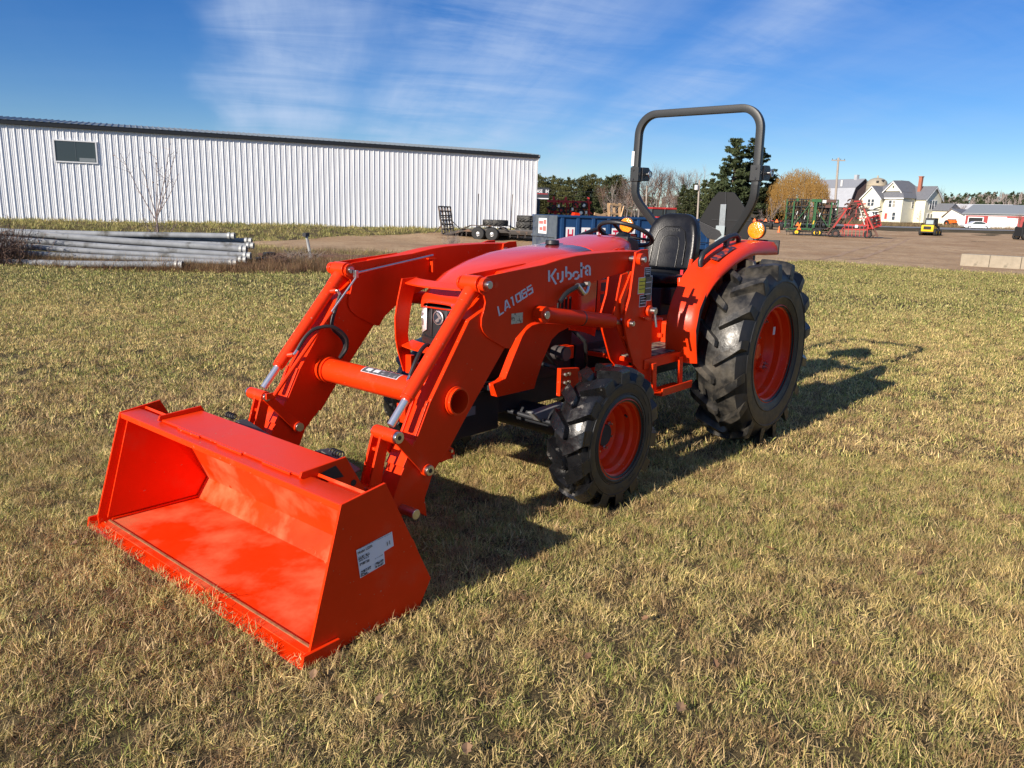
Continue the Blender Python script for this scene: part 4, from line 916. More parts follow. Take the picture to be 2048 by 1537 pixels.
MB().cyl((.62, .22, .93), (.60, .24, 1.0), .008, n=8).build('pedal_lever', DARKM, tp)
MB().cyl((.66, .40, .80), (.66, .40, .83), .022, n=14).build('orange_knob', ORANGE, tp, 35, .004)
MB().bx(-.10, .32, .38, .53, .95, 1.10).build('side_console', GREYP, TR, 30, .02)
bk_ = onX(1357, 575, .36)
MB().tube([(.30, bk_[0]+.03, 1.08), (.33, bk_[0]+.01, 1.12), (.345, bk_[0], 1.15)], .007, 8).build('lever_stem', DARKM, tp, 40)
MB().cyl((.345, bk_[0], 1.14), (.325, bk_[0]-.012, 1.20), .015, .020, n=12).build('lever_knob', ORANGE, tp, 35, .006)
MB().cyl((.12, .30, 1.22), (.10, .31, 1.33), .012, .014, n=10).build('lever_knob', ORANGE, tp, 35, .004)
MB().bx(.04, .06, .20, .225, 1.20, 1.24).build('belt_buckle', mat('red_plastic', (.55, .02, .03), .4), tp, 35, .003)
dsh = MB().prism([(.86, 1.50), (.72, 1.47), (.70, 1.40), (.76, 1.20), (.82, 1.15), (.86, 1.15)], -.21, .21).build('dashboard', BLACKP, TR, 30, .012)
MB().cyl((.80, 0, 1.40), (.60, 0, 1.50), .032, n=16).build('steering_column', BLACKP, dsh, 35)
sw = MB()
ax = Vector((-.42, 0, .91)).normalized(); e1 = Vector((0, 1, 0)); e2 = ax.cross(e1)
c0 = Vector((.56, 0, 1.505))
sw.tube([c0+e1*(.20*math.cos(t))+e2*(.20*math.sin(t)) for t in np.linspace(0, 2*math.pi, 40, endpoint=False)], .0155, 10, True)
sw = sw.build('steering_wheel', BLACKP, TR, 60)
for t in (.5, 2.6, 4.71): MB().bar(c0-ax*.02, c0+e1*(.195*math.cos(t))+e2*(.195*math.sin(t)), .028, .014, ax).build('spoke', BLACKP, sw, 40, .004)
MB().cyl(c0-ax*.035, c0+ax*.005, .045, .04, n=20).build('wheel_hub', BLACKP, sw, 40, .004)
MB().bx(.70, .80, .23, .25, 1.25, 1.40).build('dash_bracket', ORANGE, TR, 30, .004)
# ---------------------------------------------------------------- roll bar
RX = -.415
def rect_sweep(path, wy, wx, name, m, par):
    """path of (x, y, z) in the roll-bar plane, rectangular tube with rounded edges"""
    P_ = [Vector(p) for p in path]; secs = []
    for i, p in enumerate(P_):
        d = (P_[min(i+1, len(P_)-1)]-P_[max(i-1, 0)]).normalized()
        n_ = Vector((1, 0, 0)); n_ = (n_-d*n_.dot(d)).normalized(); b_ = d.cross(n_)
        lp = []
        r_ = .006
        for sx_, sy_ in ((1, 1), (-1, 1), (-1, -1), (1, -1)):
            for k in range(3):
                a = {(1, 1): 0, (-1, 1): 90, (-1, -1): 180, (1, -1): 270}[(sx_, sy_)]+k*45
                lp.append(p+n_*(sx_*(wx/2-r_)+r_*math.cos(rad(a)))+b_*(sy_*(wy/2-r_)+r_*math.sin(rad(a))))
        secs.append(lp)
    return MB().sweep(secs).build(name, m, par, 28)
def arc(c, r, a0, a1, n): return [(c[0]+r*math.cos(rad(a)), c[1]+r*math.sin(rad(a))) for a in np.linspace(a0, a1, n)]
hw, zt, rr = .535, 2.470, .165
yz = [(hw+.004, 1.90), (hw+.004, 2.10)]+arc((hw-rr, zt-rr), rr, 0, 90, 12)+arc((-hw+rr, zt-rr), rr, 90, 180, 12)+[(-hw-.004, 2.10), (-hw-.004, 1.90)]
rp_ = rect_sweep([(RX, y, z) for y, z in yz], .058, .052, 'roll_bar', ROPSM, TR)
for s in (1, -1):
    yzl = [(RX, s*.537, 1.97), (RX, s*.537, 1.84), (RX-.012, s*.528, 1.795), (RX-.03, s*.505, 1.745), (RX-.06, s*.46, 1.68), (RX-.145, s*.30, 1.47), (RX-.20, s*.215, 1.33)]
    lw_ = rect_sweep(yzl, .058, .052, 'roll_bar_post', ROPSM, rp_)
    MB().bx(RX-.034, RX+.036, s*.496, s*.578, 1.925, 2.045).build('hinge_block', ROPSM, rp_, 35, .006)
    # hinge ears point inward/outward with clevis pin
    e = -1 if s < 0 else 1
    yc = s*.537
    MB().prism([(RX-.02, 1.93), (RX-.13, 1.935), (RX-.155, 1.97), (RX-.150, 2.02), (RX-.12, 2.048), (RX-.02, 2.045)], yc+s*.042 if s > 0 else yc+.040, yc+s*.050 if s > 0 else yc+.050).build('hinge_ear', BLACKP, rp_, 30, .004)
    MB().prism([(RX-.02, 1.93), (RX-.13, 1.935), (RX-.155, 1.97), (RX-.150, 2.02), (RX-.12, 2.048), (RX-.02, 2.045)], yc-.050, yc-.042).build('hinge_ear', BLACKP, rp_, 30, .004)
    MB().cyl((RX-.085, yc-.075, 1.99), (RX-.085, yc+.085, 1.99), .012, n=12).build('hinge_pin', STEEL, rp_, 35)
    MB().tube([(RX-.085+.026*math.cos(t), yc+.085, 1.99+.026*math.sin(t)) for t in np.linspace(0, 2*math.pi, 16, endpoint=False)], .006, 8, True).build('ring_pin', STEEL, rp_, 40)
    for z in (1.945, 2.02): MB().cyl((RX+.036, s*.545, z), (RX+.044, s*.545, z), .008, n=8).build('hinge_bolt', DARKM, rp_)
MB().bx(RX+.0285, RX+.0295, -.575, -.550, 2.055, 2.175).build('roll_bar_decal', WHITE, rp_)
# ---------------------------------------------------------------- slow-vehicle emblem holder (its dark back towards us)
SX = -1.02
def P3(pts, X): return [(X, *onX(x, y, X)) for x, y in pts]
o1 = P3([(1437, 384), (1468, 385), (1481, 402), (1504, 440), (1506, 462), (1494, 480), (1470, 476), (1445, 470), (1432, 480), (1414, 476), (1402, 462), (1398, 441), (1424, 398)], SX)
m_ = MB(); n = len(o1)
m_.add(o1+[(p[0]-.012, p[1], p[2]) for p in o1], [tuple(range(n)), tuple(range(2*n-1, n-1, -1))]+[(i, (i+1) % n, n+(i+1) % n, n+i) for i in range(n)])
sm = m_.build('emblem_holder', mat('emblem_black', (.010, .010, .011), .6, 0, .3), TR, 30, .004)
o2 = P3([(1398, 442), (1401, 462), (1414, 477), (1432, 481), (1444, 471), (1440, 462), (1420, 452)], SX+.03)
m_ = MB(); n = len(o2); m_.add([(p[0], p[1], p[2]) for p in o2]+[(p[0]-.03, p[1], p[2]) for p in o2], [tuple(range(n)), tuple(range(2*n-1, n-1, -1))]+[(i, (i+1) % n, n+(i+1) % n, n+i) for i in range(n)])
m_.build('holder_flare', BLACKP, sm, 30, .004)
for a_, b_ in (((1452, 384), (1451, 470)), ((1424, 440), (1500, 442))):
    p_, q_ = P3([a_, b_], SX+.004); MB().bar(p_, q_, .006, .006, (1, 0, 0)).build('holder_rib', BLACKP, sm, 35)
p_, q_ = P3([(1447, 409), (1440, 496)], SX+.014); MB().bar(p_, q_, .006, .055, (0, 1, .05)).build('emblem_bracket', STEEL, sm, 35, .002)
p_, q_ = P3([(1441, 452), (1436, 510)], SX+.026); MB().bar(p_, q_, .006, .085, (0, 1, .05)).build('emblem_bracket', mat('galvanised_plate', (.50, .56, .56), .35, .7, var=.1), sm, 35, .002)
MB().bx(SX, -.45, -.06, .06, 1.20, 1.30).build('rear_crossbar', DARKM, sm, 30, .006)
MB().bx(RX-.22, RX-.14, -.50, .50, 1.30, 1.38).build('axle_crossbar', DARKM, TR, 30, .006)
# ================================================================ WHITE METAL SHED
SHW = mat('white_wall_steel', (.80, .81, .82), .42, 0, .4, var=.03, vscale=.8)
FASC = mat('black_fascia', (.015, .017, .02), .5)
ROOFG = mat('grey_roof_steel', (.20, .23, .24), .5, .2, var=.08, vscale=1)
GLASS = mat('window_glass', (.045, .060, .065), .06, 0, .6)
WTRIM = mat('white_trim', (.80, .80, .80), .5)
p_e = at(1070, 316, _vb); EAVE = float(p_e[2]-BZ)
xw = -(HR*BD[0]+HF*BD[1]); SHED = empty('metal_shed', tuple(uv(_ub, _vb, BZ)), math.atan2(xw[1], xw[0]))
tag(SHED, 'long white ribbed metal shed with black eave and one small window', 'shed')
PW, NP = .915, 44; SL = PW*NP
b = MB(); pr = []
for k in range(3):
    x = k*.305; pr += [(x, 0), (x+.055, 0), (x+.072, .032), (x+.098, .032), (x+.125, 0), (x+.175, 0), (x+.185, .009), (x+.200, .009), (x+.21, 0), (x+.255, 0), (x+.265, .009), (x+.28, .009), (x+.29, 0)]
pr.append((.915, 0))
b.v = [(x, y, z) for z in (0, EAVE) for x, y in pr]; n = len(pr); b.f = [(i, i+1, n+i+1, n+i) for i in range(n-1)]
pan = b.build('wall_panel', SHW, SHED, None, fix=False)
win = [(190, 286), (112, 322)]
def shed_s(x, y):
    d = ray(x, y); o_ = CAMP[:2]; # intersect with wall plane
    nw = HR[:2]*BN[0]+HF[:2]*BN[1]; p0 = uv(_ub, _vb)[:2]; t = ((p0-o_)@nw)/(d[:2]@nw); p = CAMP+t*d
    return float((p[:2]-p0)@xw[:2]), float(p[2]-BZ)
for i in range(1, NP):
    o = pan.copy(); COL.objects.link(o); o.parent = SHED; o.location = (i*PW, 0, 0)
MB().bx(-.02, SL, -12.4, -.06, 0, EAVE-.02).build('inner_walls', SHW, SHED)
MB().bx(-.03, .09, -.06, .045, 0, EAVE).build('corner_trim', WTRIM, SHED, 30)
MB().bx(-.12, SL+.1, .05, .17, EAVE-.03, EAVE+.17).build('eave_fascia', FASC, SHED, 30)
MB().bx(-.10, SL+.1, -.02, .05, EAVE-.035, EAVE-.005).build('soffit', FASC, SHED, 30)
rf = MB(); pitch = .104; R0, R1 = EAVE+.175, EAVE+.175+6.4*pitch
rf.add([(-.15, .20, R0), (SL+.1, .20, R0), (SL+.1, -6.2, R1), (-.15, -6.2, R1), (-.15, -12.6, R0), (SL+.1, -12.6, R0)], [(0, 1, 2, 3), (3, 2, 5, 4)])
rf = rf.build('roof', ROOFG, SHED, None)
rb_ = MB().add([(0, .20, 0), (.03, .20, .035), (.06, .20, .035), (.09, .20, 0), (0, -6.2, 6.4*pitch), (.03, -6.2, 6.4*pitch+.035), (.06, -6.2, 6.4*pitch+.035), (.09, -6.2, 6.4*pitch)], [(0, 1, 5, 4), (1, 2, 6, 5), (2, 3, 7, 6), (0, 3, 2, 1)]).mesh('roof_rib', ROOFG)
for i in range(int(SL/.305)):
    o = bpy.data.objects.new('roof_rib', rb_); COL.objects.link(o); o.parent = rf; o.location = (i*.305, 0, R0+.002)
MB().prism([(.2, R0-.03), (-6.2, R1-.03), (-12.6, R0-.03), (-12.6, EAVE-.2), (.1, EAVE-.2)], -.02, -.05, 'x').build('gable_trim', SHW, SHED)
s0, z1 = shed_s(*win[0]); s1, z0 = shed_s(*win[1])
wf = MB().bx(s0-.06, s1+.06, .030, .075, z0-.06, z0).bx(s0-.06, s1+.06, .030, .075, z1, z1+.06).bx(s0-.06, s0, .030, .075, z0, z1).bx(s1, s1+.06, .030, .075, z0, z1).build('window', WTRIM, SHED, 30)
MB().bx(s0, s1, .036, .046, z0, z1).build('pane', GLASS, wf)
MB().bx((s0+s1)/2-.012, (s0+s1)/2+.012, .047, .056, z0, z1).build('mullion', mat('dark_mullion', (.10, .12, .125), .4), wf)
# something pale stacked inside, seen through the right-hand pane
MB().bx(s0+.05, s0+(s1-s0)*.42, .0465, .0475, z0+.03, z0+.20).build('window_blind', mat('dim_grey', (.22, .25, .26), .6), wf)
# ================================================================ IRRIGATION PIPES
PIPEM = mat('dull_pipe', (.235, .248, .262), .65, 0, .25, var=.30, vscale=2.5, col2=(.10, .098, .09), c2=(.55, .66), c2scale=1.8)
PIPEE = mat('pipe_collar', (.50, .50, .47), .5, .3, var=.15)
pipes = [((468, 472.5), (-60, 461.5), 20.9, .075), ((502, 482), (-60, 463), 21.1, .064), ((506, 492), (-60, 468), 20.7, .068), ((492, 499.5), (-60, 458), 20.3, .086), ((500, 512), (-60, 473), 20.0, .076), ((491, 520), (-60, 487), 19.7, .070), ((364, 530), (-60, 523), 19.0, .080), ((472, 526), (-60, 501), 19.4, .068), ((452, 506), (-60, 471), 20.9, .07), ((440, 516), (-60, 480), 20.6, .07)]
desc = ['topmost dull grey irrigation pipe of the heap, in front of shed', 'thin grey irrigation pipe tucked behind the topmost pipe', 'grey irrigation pipe reaching farthest out at the heap end', 'thickest grey irrigation pipe, sloping across the front of the heap', 'grey irrigation pipe just below the thickest sloping pipe', 'grey irrigation pipe low in the heap with its end in weeds', 'single grey irrigation pipe lying on the grass before the heap', 'grey irrigation pipe at the foot of the heap in brown weeds', 'grey irrigation pipe buried behind the thickest sloping pipe', 'grey irrigation pipe buried low in the middle of the heap']
for i, (a, c, v_, r_) in enumerate(pipes):
    p1, p0 = at(*a, v_), at(*c, v_-.2)
    p1[2] = max(p1[2], tz(*to_uv(p1))+r_); p0[2] = max(p0[2], tz(*to_uv(p0))+r_)
    mid_ = (p1+p0)/2; mid_[2] -= .02
    po_ = MB().tube([p0, lerp(tuple(p0), tuple(mid_), .5), mid_, lerp(tuple(mid_), tuple(p1), .5), p1], r_, 16).build('irrigation_pipe', PIPEM, None, 40)
    d_ = (p1-p0)/np.linalg.norm(p1-p0)
    MB().cyl(p1-d_*.16, p1-d_*.10, r_*1.22, n=16).build('collar', PIPEE, po_, 35); MB().cyl(p1-d_*.05, p1+d_*.02, r_*1.2, n=16).build('collar', PIPEE, po_, 35)
    MB().cyl(p1+d_*.0205, p1+d_*.0215, r_*.95, n=16).build('bore', BLACKS, po_)
    tag(po_, desc[i], 'pipe', 'irrigation pipes heaped by the lawn edge')
# ================================================================ FLATBED TRAILER
RUST = mat('weathered_black_steel', (.045, .038, .033), .65, .2, var=.3, vscale=4, col2=(.16, .09, .055), c2=(.52, .66), c2scale=3)
DECKW = mat('grey_deck_wood', (.17, .145, .12), .8, var=.3, vscale=5)
TV = 43.5
c0_ = gpx(1000, TV); TL = empty('flatbed_trailer', tuple(c0_), math.atan2(HR[1], HR[0])+rad(-14)); tag(TL, 'tandem axle flatbed trailer with raised ramp gate parked before shed', 'trailer')
S_ = TV/FPX
def tx_(x): return (x-1000)*S_
# local: x right along trailer, y away, z up
MB().prism([(tx_(884), .30), (tx_(922), .60), (tx_(1090), .60), (tx_(1090), .46), (tx_(925), .46), (tx_(884), .20)], -.08, .0).build('side_rail', RUST, TL, 30, .01)
MB().prism([(tx_(884), .30), (tx_(922), .60), (tx_(1090), .60), (tx_(1090), .46), (tx_(925), .46), (tx_(884), .20)], 2.1, 2.18).build('side_rail', RUST, TL, 30, .01)
for k in range(9):
    y0 = .02+k*.23; MB().prism([(tx_(885), .30), (tx_(922), .61), (tx_(1090), .61), (tx_(1090), .57), (tx_(923), .57), (tx_(885), .26)], y0, y0+.215).build('deck_plank', DECKW, TL, 30)
for sy in (-.1, 2.15):
    MB().prism([(tx_(920), .60), (tx_(940), .84), (tx_(1000), .84), (tx_(1018), .60), (tx_(1014), .60), (tx_(998), .80), (tx_(942), .80), (tx_(925), .60)], sy-.12, sy+.05).build('mudguard', RUST, TL, 30, .01)
    for xx in (957, 985.5):
        w_ = MB().lathe([(.13, -.12), (.22, -.13), (.33, -.12), (.375, -.07), (.38, 0), (.375, .07), (.33, .12), (.2, .12)], (0, 0, 0), 28).build('wheel', mat('trailer_rubber', (.018, .018, .018), .75, var=.2), TL, 40); w_.location = (tx_(xx), sy-.06, .38)
        MB().lathe([(.215, -.125), (.205, -.09), (.12, -.075), (.09, -.10), (.001, -.11)], (0, 0, 0), 24).build('rim', mat('silver_rim', (.62, .62, .62), .35, .6), w_, 40)
        for q in range(5): MB().cyl((.15*math.cos(q*1.2566), -.088, .15*math.sin(q*1.2566)), (.15*math.cos(q*1.2566), -.086, .15*math.sin(q*1.2566)), .035, n=8).build('rim_hole', BLACKS, w_)
MB().bx(tx_(930), tx_(1085), .3, .45, .30, .46).bx(tx_(930), tx_(1085), 1.6, 1.75, .30, .46).build('frame_rail', RUST, TL, 30)
for k, xx in enumerate((957, 985.5)): MB().cyl((tx_(xx), .0, .38), (tx_(xx), 2.1, .38), .05, n=10).build('axle', DARKM, TL)
for k in range(6): MB().bx(tx_(1022+k*12), tx_(1024+k*12), -.02, 2.1, .38, .50).build('cross_member', RUST, TL)
# ramp gate standing upright at the tail
gt = MB()
for y in (0.0, .5, 1.0, 1.5, 2.0): gt.bar((tx_(880), y, .30), (tx_(872), y, 1.80), .08, .08)
for q in range(7): f_ = q/6; gt.bar((tx_(880-8*f_), 0, .30+1.5*f_), (tx_(880-8*f_), 2.0, .30+1.5*f_), .08, .08)
gt = gt.build('ramp_gate', RUST, TL, 30)
for y in (.0, 2.0): MB().bar((tx_(878), y, .75), (tx_(862), y, .32), .05, .05).build('gate_brace', RUST, gt); MB().bar((tx_(876), y, 1.0), (tx_(900), y, .42), .04, .04).build('gate_brace', RUST, gt)
for q in range(4):
    for y in (.25, .75, 1.25, 1.75): MB().bx(tx_(876)-.02, tx_(876)+.0, y-.14, y+.14, .45+q*.36, .50+q*.36).build('gate_rung', RUST, gt)
for xx in (930, 1002): MB().bar((tx_(xx), 2.1, .6), (tx_(xx)+.05, 2.1, 2.6), .04, .04).build('side_stake', RUST, TL)
# ================================================================ LOOSE TRACTOR TYRES
big = tyre_mesh(.78, .36, .40, 18, .40, .045, .07, .15, 1.0, False).mesh('loose_tyre', mat('old_rubber', (.035, .034, .033), .75, var=.3, vscale=5, col2=(.10, .095, .085), c2=(.45, .62), c2scale=3), 30)
def loose(px, v_, z, label, group='used tractor tyres by the shed', sc=1., rot=(rad(90), 0, .3)):
    o = bpy.data.objects.new('used_tractor_tyre', big); COL.objects.link(o); q = gpx(px, v_); o.location = (q[0], q[1], q[2]+z); o.rotation_euler = rot; o.scale = (sc,)*3
    return tag(o, label, 'tyre', group)
for k, (z, lb) in enumerate(((.18, 'lowest tractor tyre of the stack by the shed corner'), (.55, 'middle tractor tyre of the stack by the shed corner'), (.92, 'topmost tractor tyre of the stack by the shed corner'))): loose(1056+k, 47.5, z, lb, rot=(rad(90), 0, .3+k))
MB().bx(tx_(1018), tx_(1085), -.06, .02, .40, .46).build('frame_channel', RUST, TL, 30); [MB().bx(tx_(x), tx_(x)+.05, -.06, -.0, .22, .47).build('stake_pocket', RUST, TL, 30) for x in (930, 1020, 1035, 1050)]
loose(990, 45.3, .80, 'used tractor tyre lying flat on the trailer deck', sc=.95)
# ================================================================ BLUE DUMPSTER
BLUE = mat('dumpster_blue', (.014, .055, .15), .5, 0, .3, var=.18, vscale=3, col2=(.04, .07, .12), c2=(.62, .75), c2scale=3)
BLUE2 = mat('dumpster_end_grey', (.085, .105, .125), .6, var=.25, vscale=3, col2=(.045, .06, .09), c2=(.5, .65), c2scale=2)
DV = 29.0; q = gpx(1112, DV); DH = float(at(1112, 430, DV)[2]-q[2])
DU = empty('roll_off_dumpster', tuple(q), math.atan2(HR[1], HR[0])+rad(21)); tag(DU, 'dark blue roll-off dumpster with white and red letter plates on its side', 'dumpster')
DL, DWd = 6.7, 2.4
MB().bx(0, DL, .0, .06, .22, DH-.09).build('side_wall', BLUE, DU, 30); MB().bx(0, DL, DWd-.06, DWd, .22, DH-.09).build('side_wall', BLUE, DU, 30)
MB().bx(-.02, .045, .061, DWd-.061, .15, DH-.02).build('end_door', BLUE2, DU, 30, .01); MB().bx(DL-.05, DL, .061, DWd-.061, .2, DH-.09).build('end_wall', BLUE, DU, 30)
MB().bx(.05, DL-.05, .06, DWd-.06, .22, .30).build('floor', BLUE, DU, 30)
MB().bx(-.02, DL, -.07, .05, DH-.088, DH).build('top_rail', BLUE, DU, 30, .015); MB().bx(-.02, DL, DWd-.05, DWd+.07, DH-.088, DH).build('top_rail', BLUE, DU, 30, .015)
MB().bx(-.02, DL, -.06, .045, .10, .24).build('bottom_rail', BLUE, DU, 30, .01)
for k in range(11):
    x = .12+k*.64; MB().bx(x, x+.13, -.055, -.001, .24, DH-.09).build('side_rib', BLUE, DU, 30, .012)
MB().bx(-.075, -.021, -.0, DWd, .78, .86).build('door_bar', BLUE2, DU, 30, .01); MB().bx(-.07, -.021, -.06, .06, .15, DH-.02).build('door_post', BLUE2, DU, 30, .01)
MB().tube([(.0, -.075, .72), (DL, -.075, .70)], .012, 6).build('side_cable', DARKM, DU, 40)
PLR = mat('letter_red', (.55, .015, .06), .5)
for k, ch_ in enumerate('HARTER'):
    x = .12+k*.64+.215+.02; z0_ = .62
    pl_ = MB().bx(x, x+.36, -.012, -.001, z0_, z0_+.56).build('letter_plate', WTRIM, DU, 30)
    text_mesh(ch_, .60, 'letter', PLR, pl_, frame((x+.045, -.016, z0_+.065), (1, 0, 0), (0, 0, 1)), .002, .012, 0, .62)
pl_ = MB().bx(-.026, -.021, .95, 1.75, DH-.72, DH-.14).build('notice_sticker', WTRIM, DU, 30)
for (y0, y1, z0_, z1_) in ((1.3, 1.7, .36, .48), (1.0, 1.25, .36, .52), (1.35, 1.65, .12, .24), (1.0, 1.3, .1, .28)): MB().bx(-.029, -.0265, y0, y1, DH-.72+z0_, DH-.72+z1_).build('sticker_print', mat('faded_red', (.70, .16, .14), .6), pl_)
# scrap lumber thrown in the dumpster
PINE = mat('raw_pine_wood', (.52, .33, .17), .7, var=.2, vscale=6)
cr = empty('wooden_crate_frame', tuple(DU.matrix_basis @ Vector((2.7, 1.0, DH-.55))), math.atan2(HR[1], HR[0])+.3); tag(cr, 'broken raw pine crate frame sticking up out of the dumpster', 'crate')
for x in (0, .22, .46): MB().bar((x, 0, 0), (x-.06+.03*x, .1, 1.06), .05, .09).build('slat', PINE, cr, 30)
for z in (.35, .68, 1.02): MB().bar((-.06, -.03, z), (.50, .1, z-.05), .04, .08).build('rail', PINE, cr, 30)
MB().bar((.3, -.1, 0), (.62, .1, .95), .05, .08).build('brace', PINE, cr, 30)
for k, (x0, x1, z0_, z1_) in enumerate(((1.85, 2.6, .18, .02), (1.75, 2.45, -.02, .20))):
    o = MB().bar((x0, .7, DH+z0_-.1), (x1, .8, DH+z1_-.1), .05, .10).build('scrap_board', PINE, None, 30); o.matrix_basis = DU.matrix_basis.copy()
    tag(o, ('pale scrap board leaning down on the dumpster rim', 'pale scrap board crossed over another inside the dumpster')[k], 'board', 'scrap boards in the dumpster')
o = MB().prism([(0, 0), (.30, 0), (.28, .13), (.04, .15)], 0, .25).build('orange_scrap_panel', ORANGE2, None, 30, .02); o.matrix_basis = DU.matrix_basis @ Matrix.Translation((2.0-.75, 1.3, DH-.04)); tag(o, 'small bright orange scrap panel showing above the dumpster rim', 'panel')
# ================================================================ DEALER SIGN
GV = 66.; q0, q1 = at(1058, 375, GV), at(1098, 399.5, GV); base = gpx(1073, GV)
sg = empty('dealer_sign', tuple(base), math.atan2(HR[1], HR[0])); tag(sg, 'dark dealer sign with white and red lettering half behind shed corner', 'sign')
su = (q0-base)@HR; sv = (q1-base)@HR; sz1, sz0 = q0[2]-base[2], q1[2]-base[2]
MB().bx(su, sv, -.12, .12, sz0, sz1).build('sign_board', mat('sign_charcoal', (.028, .034, .042), .5), sg, 30, .02)
MB().bx(sv-2.2*.42-.55, sv-.75, -.10, .10, 0, sz0).build('sign_post', mat('sign_post_grey', (.035, .045, .055), .5), sg, 30)
h_ = sz1-sz0
text_mesh('CASE', .37, 'sign_lettering', WHITE, sg, frame((su+.46, -.125, sz0+h_*.56), (1, 0, 0), (0, 0, 1)), .004, .008, 0, .78)
text_mesh('IH', .37, 'sign_lettering', WHITE, sg, frame((su+1.38, -.125, sz0+h_*.56), (1, 0, 0), (0, 0, 1)), .004, .010, 0, .75)
MB().bx(su+.46, sv-.12, -.126, -.121, sz0+h_*.44, sz0+h_*.49).build('sign_stripe', mat('sign_red', (.5, .02, .02), .5), sg)
MB().bx(su+.3, sv-.05, -.128, -.121, sz0+.02, sz0+.10).build('sign_stripe', WHITE, sg)
# ================================================================ GENERIC FAR MACHINES
FRED = mat('implement_red', (.40, .026, .022), .6, var=.25, vscale=3); FGREEN = mat('implement_green', (.016, .095, .028), .6, var=.25, vscale=3)
FBLK = mat('implement_black', (.014, .015, .016), .7); FRUST = mat('implement_rust', (.11, .055, .042), .8, var=.3, vscale=3); SMVO = mat('slow_sign_orange', (.95, .17, .02), .5)
FYEL = mat('implement_yellow', (.80, .52, .02), .45)
TYM = mat('machine_tyre', (.016, .016, .016), .75)
def wheel_simple(par, x, y, z, r, w, rimm, name='wheel'):
    o = MB().lathe([(r*.5, -w/2), (r*.85, -w/2), (r, -w*.3), (r, w*.3), (r*.85, w/2), (r*.5, w/2)], (0, 0, 0), 20).build(name, TYM, par, 40); o.location = (x, y, z)
    MB().lathe([(r*.52, -w*.45), (r*.42, -w*.28), (.001, -w*.3)], (0, 0, 0), 16).build('rim', rimm, o, 40); return o
def smv(par, x, y, z, s=.36): MB().prism([(x-s/2, z), (x+s/2, z), (x, z+s*.9)], y-.01, y+.0).build('slow_sign', SMVO, par)
def machine(name, px, v_, label, cat, rot=0., group=None):
    o = empty(name, tuple(gpx(px, v_)), math.atan2(HR[1], HR[0])+rot); return tag(o, label, cat, group)
# red planter / tillage tool showing above the dumpster
m_ = machine('red_tillage_tool', 1135, 58, 'red tillage tool with hanging gangs and small tyres behind the dumpster', 'implement')
k_ = 58/FPX
MB().bx(-1.6, 1.65, -.1, .1, 2.30, 2.46).build('toolbar', FRED, m_); MB().bx(-1.5, 1.6, .8, .95, 1.55, 1.70).build('toolbar', FRED, m_); MB().bx(-1.6, 1.6, .2, .32, 1.9, 1.98).build('toolbar', FBLK, m_)
for i, x in enumerate(np.linspace(-1.4, 1.5, 8)):
    MB().bar((x, 0, 2.5 if i in (1, 3) else 2.3), (x+.1, .5, 1.1), .09, .09).build('gang_arm', FRED if i % 2 else FBLK, m_); MB().bar((x-.2, .3, 1.9), (x+.3, .6, 1.55), .06, .07).build('strut', FRED, m_)
for k in range(9): MB().bar((-1.5+k*.36, -.2, 2.0+.25*(k % 3)), (-1.3+k*.36, .4, 1.4+.1*(k % 2)), .07, .07).build('strut', FRED if k % 3 else FBLK, m_); MB().bx(-1.5+k*.34, -1.36+k*.34, -.25, -.1, 1.55+.2*(k % 4), 1.75+.2*(k % 4)).build('clamp', (FRED, FBLK, STEEL)[k % 3], m_)
for x, z, r_ in ((-1.1, 1.9, .22), (-.55, 1.75, .20), (.9, 1.6, .28), (1.1, 2.15, .25), (.2, 1.7, .2), (.5, 2.2, .17)): wheel_simple(m_, x, -.15, z, r_, .18, FRED if r_ < .25 else STEEL)
for x in (-1.25, -.35, 1.3): MB().prism([(x, 2.4), (x+.16, 2.4), (x+.2, 2.7), (x+.05, 2.75)], -.12, .1).build('hopper', FRED, m_)
for x in (-1.0, 1.0): wheel_simple(m_, x, .6, .55, .55, .3, STEEL); MB().bx(x-.06, x+.06, .3, .6, .5, 2.3).build('leg', FRED, m_)
# two cabbed tractors far behind the dumpster
for px, lb in ((1308, 'red roofed cab tractor far behind the dumpster, beside the roll bar'), (1334, 'red roofed cab tractor with green tinted windows beyond the seat')):
    m_ = machine('cab_tractor', px, 92, lb, 'tractor', .3, 'cab tractors parked beyond the dumpster')
    MB().bx(-.75, .75, -.7, .7, 2.12, 2.34).build('cab_roof', FRED, m_, 30, .06)
    MB().bx(-.66, .66, -.6, .6, 1.35, 2.12).build('cab_glass', GLASS, m_)
    for x in (-.7, .64):
        for y in (-.66, .6): MB().bx(x, x+.07, y, y+.07, 1.2, 2.13).build('cab_post', FBLK, m_)
    MB().bx(-.7, .7, -1.9, -.5, .7, 1.3).build('body', FRED, m_, 30, .05); MB().bx(-.5, .5, -.5, .9, .6, 1.2).build('chassis', FBLK, m_)
    for x in (-.85, .85): w_ = wheel_simple(m_, x, .3, .75, .75, .4, FRED); w_.rotation_euler = (0, 0, rad(90)); w_ = wheel_simple(m_, x*.9, -1.5, .45, .45, .28, FRED); w_.rotation_euler = (0, 0, rad(90))
